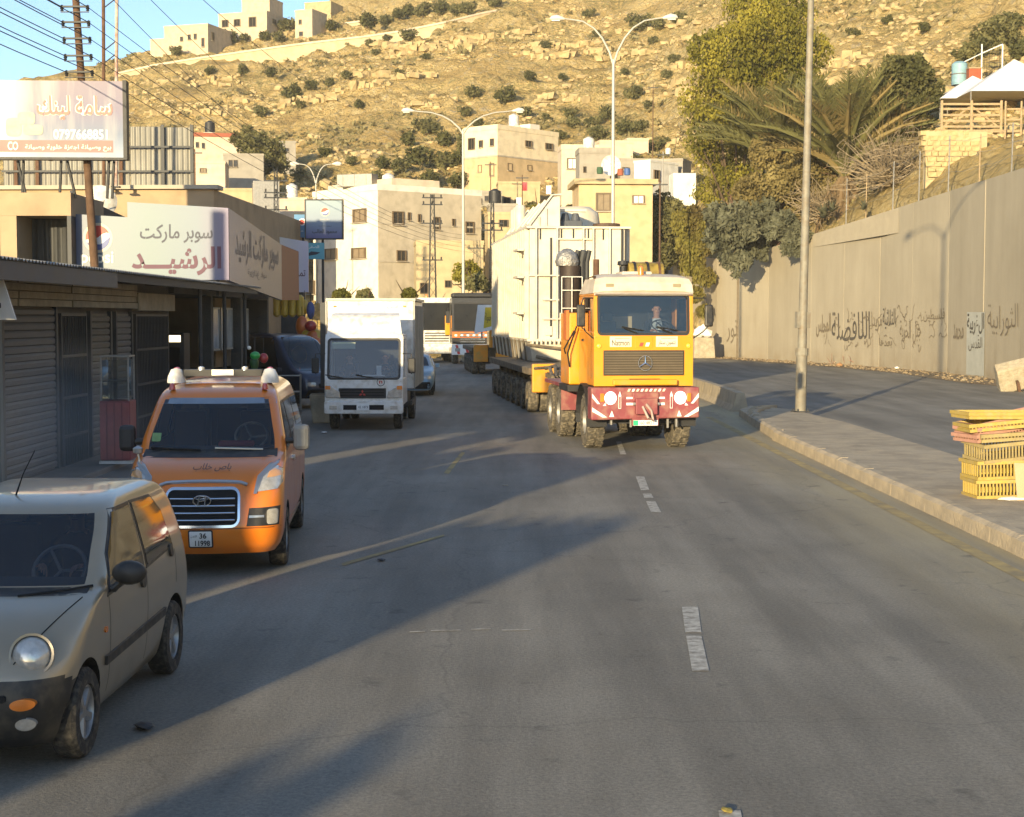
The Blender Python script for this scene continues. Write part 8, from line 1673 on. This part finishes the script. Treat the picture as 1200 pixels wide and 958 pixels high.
twigs('tangle of pinkish dry twigs hanging left of the nearest lamp pole above the wall', 905, 225, 104.5, 4.2, 300, PKT, 1); twigs('pale grey bare branches right of the lamp pole under the palm fronds', 968, 228, 98, 3.2, 190, GYT, 2)
twigs('grey dry twigs on the slope right of the tallest palm', 1045, 200, 91, 4.0, 260, GYT, 3); twigs('tall dry reddish twigs behind the palms near the dark evergreen', 1020, 180, 100, 4.4, 240, PKT, 4); twigs('low dry branches on the wall top below the palms', 1000, 250, 91, 2.0, 120, PKT, 5)
twigs('dry pinkish twigs hanging over the wall between the two fleshy shrubs', 890, 262, 107.5, 3.0, 170, PKT, 6)
def agave(label, px, py, d, s, seed):
    g = random.Random(seed); b0 = P(px, py, d); b0.z = max(terr(b0.x, b0.y), b0.z - .3); t = thing('agave_plant', label, 'plant', b0); lf = MB().add([(-.05, 0, 0), (.05, 0, 0), (.07, .25, .12), (-.07, .25, .12), (0, .2, .06), (.03, .5, .16), (-.03, .5, .16), (0, .75, .12)], [(0, 1, 2, 3), (0, 4, 1), (3, 2, 5, 6), (6, 5, 7)]).mesh('leaf'); lf.materials.append(LF_CACT)
    for i in range(26): o = link('leaf', lf, None, t); o.scale = (s, s, s); o.rotation_euler = (R(g.uniform(-10, 65)), 0, i * 2.4)
agave('small agave on the wall top right of the nearest lamp pole', 965, 250, 94.6, 1.5, 3); agave('agave plant perched on the pale cast part of the wall top', 975, 243, 93.8, 1.2, 4)
agave('tiny agave on the wall top near the fence posts', 1012, 240, 88.8, .9, 5)

# ================================================================== SMALL THINGS
YC = pm('faded_yellow_crate', (.47, .34, .075), .55, 0, var=.25, scale=6, dirt=(.4, .31, .15)); PC = pm('pink_crate', (.5, .27, .2), .6, 0, var=.3, scale=6); TCr = pm('dirty_yellow_crate', (.42, .33, .14), .6, 0, var=.3, scale=5, dirt=(.28, .22, .13))
CR = {}
def crate(label, loc, rz, mat, tilt=0, L_=1.15, D_=.62, H_=.27, roll=0, grp='stacked poultry crates on the median'):
    rz += random.uniform(-.10, .10); tilt += random.uniform(-.03, .03); t = thing('plastic_crate', label, 'crate', loc, rz, grp); t.rotation_euler = (roll, tilt, rz)
    k = (mat.name, H_)
    if k not in CR:
        rim = MB()
        for z0, z1 in ((0, .045), (H_ - .05, H_)):
            e = .015 if z0 > 0 else 0
            rim.box(-L_ / 2 - e, L_ / 2 + e, -D_ / 2 - e, -D_ / 2 + .025, z0, z1); rim.box(-L_ / 2 - e, L_ / 2 + e, D_ / 2 - .025, D_ / 2 + e, z0, z1); rim.box(-L_ / 2 - e, -L_ / 2 + .025, -D_ / 2 + .0251, D_ / 2 - .0251, z0, z1); rim.box(L_ / 2 - .025, L_ / 2 + e, -D_ / 2 + .0251, D_ / 2 - .0251, z0, z1)
        rim = rim.mesh('rim'); rim.materials.append(mat); bar = MB().box(-.0105, .0105, -.008, .008, .0, H_ - .096).mesh('bar'); bar.materials.append(mat); flo = MB()
        flo.box(-L_ / 2 + .026, L_ / 2 - .026, -D_ / 2 + .026, D_ / 2 - .026, .012, .024); flo = flo.mesh('floor'); flo.materials.append(mat); CR[k] = (rim, bar, flo)
    rim, bar, flo = CR[k]; link('rim', rim, None, t); link('floor', flo, None, t); n1 = 22
    for i in range(n1):
        for sy in (-1, 1): o = link('bar', bar, None, t); o.location = (-L_ / 2 + .04 + (L_ - .08) * i / (n1 - 1), sy * (D_ / 2 - .013), .048)
    for i in range(9):
        for sx in (-1, 1): o = link('bar', bar, None, t); o.location = (sx * (L_ / 2 - .013), -D_ / 2 + .05 + (D_ - .1) * i / 8, .048); o.rotation_euler = (0, 0, math.pi / 2)
    return t
cb = G(1172, 585, .2); cx_, cy_ = cb.x + .22, cb.y + .35
crate('bottom yellow crate of the stack standing on the median', (cx_, cy_, .205), R(8), YC); crate('second yellow crate with a broken corner directly on the bottom crate', (cx_ - .02, cy_, .48), R(6), YC, H_=.27)
crate('dirty tan crate third in the stack and slightly tilted', (cx_ + .02, cy_ + .02, .775), R(9), TCr, tilt=R(-3), roll=R(4)); crate('flattened dirty crate fourth in the stack leaning back', (cx_ + .03, cy_, 1.07), R(7), TCr, tilt=R(-5), roll=R(6), H_=.12)
crate('thin yellow crate lid near the top of the stack beside the pink ends', (cx_ - .12, cy_, 1.20), R(10), YC, tilt=R(-4), H_=.12); crate('topmost yellow crate of the stack with a pinkish end', (cx_ - .16, cy_ + .02, 1.34), R(8), YC, tilt=R(1), H_=.10)
for i in range(3): crate(['upper pink crate end poking left out of the stack top', 'middle pink crate end poking left out of the stack top', 'lowest pink crate end poking left out of the stack top'][i], (cx_ - .06 - .02 * i, cy_ + .12, 1.25 - i * .08), R(14), PC, tilt=R(-9), H_=.12, L_=1.15)
cd = thing('cardboard_sheet', 'tan cardboard sheet leaning against the front of the crate stack', 'cardboard', (cx_ + .14, cy_ - .50, .21), R(8)); MB().hexa([(-.22, -.10, 0), (.28, -.10, .0), (.28, -.092, 0), (-.22, -.092, 0)], [(-.2, .06, .52), (.24, .06, .5), (.24, .068, .5), (-.2, .068, .52)]).build('cardboard', pm('brown_cardboard', (.5, .37, .22), .9, var=.12, scale=5), cd)
cr_ = thing('crushed_carton', 'crushed pale paper bag at the foot of the crate stack', 'litter', (cx_ - .12, cy_ - .56, .21), 0); v_, f_ = IV * (1 + .3 * rng.random((len(IV), 1))) * np.array([.22, .08, .03]) + np.array([.0, 0, .02]), IF; link('paper', np_mesh('paper', v_, f_), WHITEM, cr_)
# tipped concrete barrier on the far verge
q = G(1196, 462); cbx = thing('concrete_barrier', 'broken concrete barrier block tipped on its side at the right edge beyond the crates', 'barrier', (q.x + 1.0, q.y + 2.0, .6), R(-12)); cbx.rotation_euler = (R(22), R(-14), R(-10))
CB = pm('rough_pale_concrete', (.46, .40, .29), .95, var=.4, scale=2.5, bump=1, bscale=8, dirt=(.3, .25, .17)); m = MB().prism([(-.35, -.35), (.5, -.4), (.42, .5), (.1, .75), (-.3, .6)], 'yz', -1.2, 2.4); o = m.build('block', CB, cbx, bevel=.06)
boxp('iron_lug', RUST, cbx, -.6, -.5, -.6, -.35, -.45, .1); boxp('iron_lug', RUST, cbx, .6, .7, -.55, -.35, -.42, .1)
# concrete block with bags behind the tractor
q = G(822, 420); bk_ = thing('concrete_block', 'pale concrete block by the wall foot right of the tractor cab', 'concrete block', (q.x + .1, q.y, 0), R(5)); MB().hexa([(-.75, -.6, 0), (.75, -.6, 0), (.75, .6, 0), (-.75, .6, 0)], [(-.68, -.5, 1.45), (.66, -.5, 1.4), (.66, .5, 1.4), (-.68, .5, 1.45)]).build('block', CB, bk_, bevel=.06)
bg_ = thing('rubbish_bag', 'white lumpy rubbish bags on top of the concrete block beside the tractor', 'bag', (q.x + .05, q.y, 1.42), 0); v = IV.copy(); V = []; Fb = []
for k, (x, z, s) in enumerate(((-.2, .35, .42), (.3, .28, .34), (.05, .6, .3))): V.append(IV * (1 + .25 * rng.random((len(IV), 1))) * s * np.array([1, .8, .9]) + np.array([x, 0, z])); Fb.append(IF + len(IV) * k)
link('bag_body', np_mesh('bag_body', np.concatenate(V), np.concatenate(Fb)), WHITEM, bg_)
# verge litter
for k, (px, py, s, m_, lab) in enumerate([(980, 427, .22, CB, 'small pale stone at the wall foot below the large graffiti'), (1051, 433, .14, WHITEM, 'white scrap at the wall foot right of the dark stain'), (1120, 434.5, .12, WHITEM, 'white scrap on the verge just right of the lamp shadow'), (1129, 447, .12, CB, 'pale pebble on the verge below the painted patch'), (984, 430, .25, pm('orange_rubble', (.45, .25, .12), .9, var=.3), 'orange brown rubble lump at the wall foot'), (447, 658, .07, DARK, 'small black scrap on the shaded road'), (170, 855, .10, DARK, 'flat black piece of debris beside the beige hatchback wheel'), (852, 953, .05, pm('yellow_leaf_litter', (.4, .3, .06), .9, var=.3), 'scrap of yellow litter at the bottom of the road'), (380, 508, .12, WHITEM, 'white scrap on the road left of the white box truck'), (592, 570, .05, CB, 'tiny pale pebble on the sunlit road')]):
    q = G(px, py); t = thing('litter', lab, 'litter', (q.x, q.y, .01), random.uniform(0, 3)); v_ = IV * (1 + .4 * (rng.random((len(IV), 1)) - .5)) * np.array([s, s * .7, s * (.5 if k < 5 else .18)]); v_[:, 2] += s * (.45 if k < 5 else .16); link('piece', np_mesh('piece', v_, IF), m_, t)
st_ = scatter_mesh('verge_gravel', [(lambda s: (lambda pt: (pt[0].x - random.uniform(.1, 2.4), pt[0].y, .02, random.uniform(.02, .09)))(wall_pt(s)))(random.uniform(2.2, 9.0)) for _ in range(700)], mk_rock, DIRT)
# market goods
INY = pm('yellow_inflatable', (.55, .36, .03), .35, 0, var=.2, coat=.4); INO = pm('orange_inflatable', (.6, .14, .02), .35, 0, var=.2, coat=.4); INR = pm('red_inflatable', (.42, .03, .03), .35, 0, var=.2, coat=.4); ING = pm('green_toy', (.02, .35, .06), .35, 0, var=.2, coat=.4)
by_ = thing('inflatable_toy', 'yellow inflatable mattress of four tubes hanging under the end of the supermarket sign', 'inflatable', P(339, 345, 52.2), R(10)); x0 = -.42
for i in range(4): MB().tube([(x0 + i * .26, 0, -.78), (x0 + i * .26, 0, -.7), (x0 + i * .26, 0, -.1), (x0 + i * .26, 0, -.02)], [.05, .13, .13, .05], 12).build('air_tube', INY, by_, smooth=True)
MB().tube([(-.1, 0, 0), (-.1, 0, .3)], .01, 4).build('string', DARK, by_)
def blob(name, label, px, py, d, rx, rz_, mat, parts=1, grp=None):
    t = thing(name, label, 'inflatable', P(px, py, d), 0, grp); g = random.Random(px)
    for k in range(parts):
        m = MB().lathe([(0, -1), (.35, -.93), (.7, -.7), (.92, -.35), (1, 0), (.92, .4), (.68, .75), (.3, .95), (0, 1)], 14); c_ = Vector((g.uniform(-1, 1) * rx * .6 * (parts > 1), g.uniform(-1, 1) * .3 * (parts > 1), g.uniform(-1, 1) * rz_ * .6 * (parts > 1))); s_ = 1 if parts == 1 else .6
        m2 = MB(); m2.add(m.v, m.f, Matrix.Translation(c_) @ Matrix.Diagonal((rx * s_, rx * s_ * .8, rz_ * s_, 1))); m2.build('body', mat[k % len(mat)] if isinstance(mat, list) else mat, t, smooth=True)
    MB().tube([(0, 0, rz_ * .9), (0, 0, rz_ + .3)], .01, 4).build('string', DARK, t); return t
blob('inflatable_toy', 'orange inflatable hanging beside the yellow tube mattress', 354, 383, 51.5, .22, .36, INO); blob('inflatable_toy', 'yellow and brown bundle of toys left of the white box truck', 372, 400, 50.5, .42, .42, [INY, INO, INY], 5); blob('inflatable_toy', 'red bundle of toys low beside the white box truck', 376, 425, 50, .32, .5, [INR, INR, INO], 4); blob('inflatable_toy', 'blue red toy bag hanging above the toy bundles', 364, 364, 52, .14, .3, pm('blue_bag', (.06, .1, .3), .6, var=.3)); blob('inflatable_toy', 'small yellow toy hanging just right of the yellow tube mattress', 357, 360, 52.5, .14, .26, INY)
blob('inflatable_toy', 'green striped toy hanging above the right roof pod of the orange van', 299, 417, 30, .10, .08, ING); blob('inflatable_toy', 'red ball hanging beside the green toy above the orange van', 309, 420, 30.2, .09, .10, INR); blob('inflatable_toy', 'dark green toy bottle behind the green striped toy', 298, 426, 30.6, .09, .16, pm('dark_green_toy', (.01, .08, .02), .4, var=.2)); blob('inflatable_toy', 'small cream ball above the green striped toy', 292, 408, 30.3, .04, .04, PEPW)
blob('inflatable_toy', 'yellow float low in the pile of goods beside the goods rack', 352, 415, 49.6, .3, .28, INY); blob('inflatable_toy', 'red and yellow floats heaped right of the orange inflatable', 366, 388, 50.8, .34, .3, [INR, INY, INO], 5); blob('inflatable_toy', 'orange float at the bottom of the pile of goods', 384, 440, 50.2, .26, .26, INO); blob('inflatable_toy', 'dark red float behind the yellow drum', 360, 432, 50, .28, .3, INR)
rk = thing('goods_rack', 'low steel goods rack standing on the step by the navy van', 'rack', (-6.9, 42.8, .1), R(10)); m = MB()
for x in (0, 1.0):
    for y in (0, .5): m.cyl((x, y, 0), (x, y, 1.1), .02, n=6)
m.build('rack_legs', STEEL, rk)
for z in (.15, .6, 1.05): boxp('shelf', STEEL, rk, -.02, 1.02, -.02, .52, z, z + .02)
YB = thing('yellow_drum', 'dull yellow drum standing beside the goods rack behind the orange van', 'drum', (-6.0, 37.0, .0)); MB().lathe([(0, 0), (.28, 0), (.28, .3), (.30, .32), (.28, .34), (.28, .6), (.3, .62), (.28, .64), (.28, .9), (0, .9)], 18).build('drum_body', pm('dull_yellow_drum', (.3, .22, .05), .6, 0, var=.3), YB, smooth=30)
sk_ = thing('stone_planter', 'grey concrete planter block beside the wheel of the white box truck', 'planter', (-5.0, 41.0, 0), R(5)); MB().prism([(-.32, 0), (.32, 0), (.4, .75), (-.4, .75)], 'xz', -.35, .35).build('planter_body', CON, sk_, bevel=.03); boxp('soil', DIRT, sk_, -.34, .34, -.3, .3, .751, .76)
# exhaust smoke by the left edge
sm = bpy.data.materials.new('exhaust_smoke'); sm.use_nodes = True; n = sm.node_tree; L = n.links; n.nodes.remove(n.nodes['Principled BSDF']); pv = n.nodes.new('ShaderNodeVolumePrincipled'); pv.inputs['Color'].default_value = (.85, .88, .92, 1); tc = n.nodes.new('ShaderNodeTexCoord')
gr_ = n.nodes.new('ShaderNodeTexGradient'); gr_.gradient_type = 'SPHERICAL'; L.new(tc.outputs['Object'], gr_.inputs[0]); mu = n.nodes.new('ShaderNodeMath'); mu.operation = 'MULTIPLY'; L.new(gr_.outputs['Fac'], mu.inputs[0]); nz_ = NZ(2.2, 3, .6); mu2 = n.nodes.new('ShaderNodeMath'); mu2.operation = 'MULTIPLY'; L.new(mu.outputs[0], mu2.inputs[0]); mu2.inputs[1].default_value = .22; L.new(nz_, mu.inputs[1]); L.new(mu2.outputs[0], pv.inputs['Density']); L.new(pv.outputs[0], n.nodes['Material Output'].inputs['Volume'])
v, f = ico(3); so_ = link('exhaust_smoke', np_mesh('exhaust_smoke', v * 1.0, f), sm); so_.location = (-6.3, 20.5, 1.15); so_.scale = (1.9, 2.4, 1.5); so_['kind'] = 'stuff'
# warm haze over the whole valley
hz = bpy.data.materials.new('valley_haze'); hz.use_nodes = True; n = hz.node_tree; n.nodes.remove(n.nodes['Principled BSDF']); pv = n.nodes.new('ShaderNodeVolumePrincipled'); pv.inputs['Color'].default_value = (.95, .91, .8, 1); pv.inputs['Density'].default_value = .00035; pv.inputs['Anisotropy'].default_value = .0; n.links.new(pv.outputs[0], n.nodes['Material Output'].inputs['Volume'])
hb = MB().box(-352, 552, -84, 491, -3, 200).build('haze', hz); hb['kind'] = 'stuff'
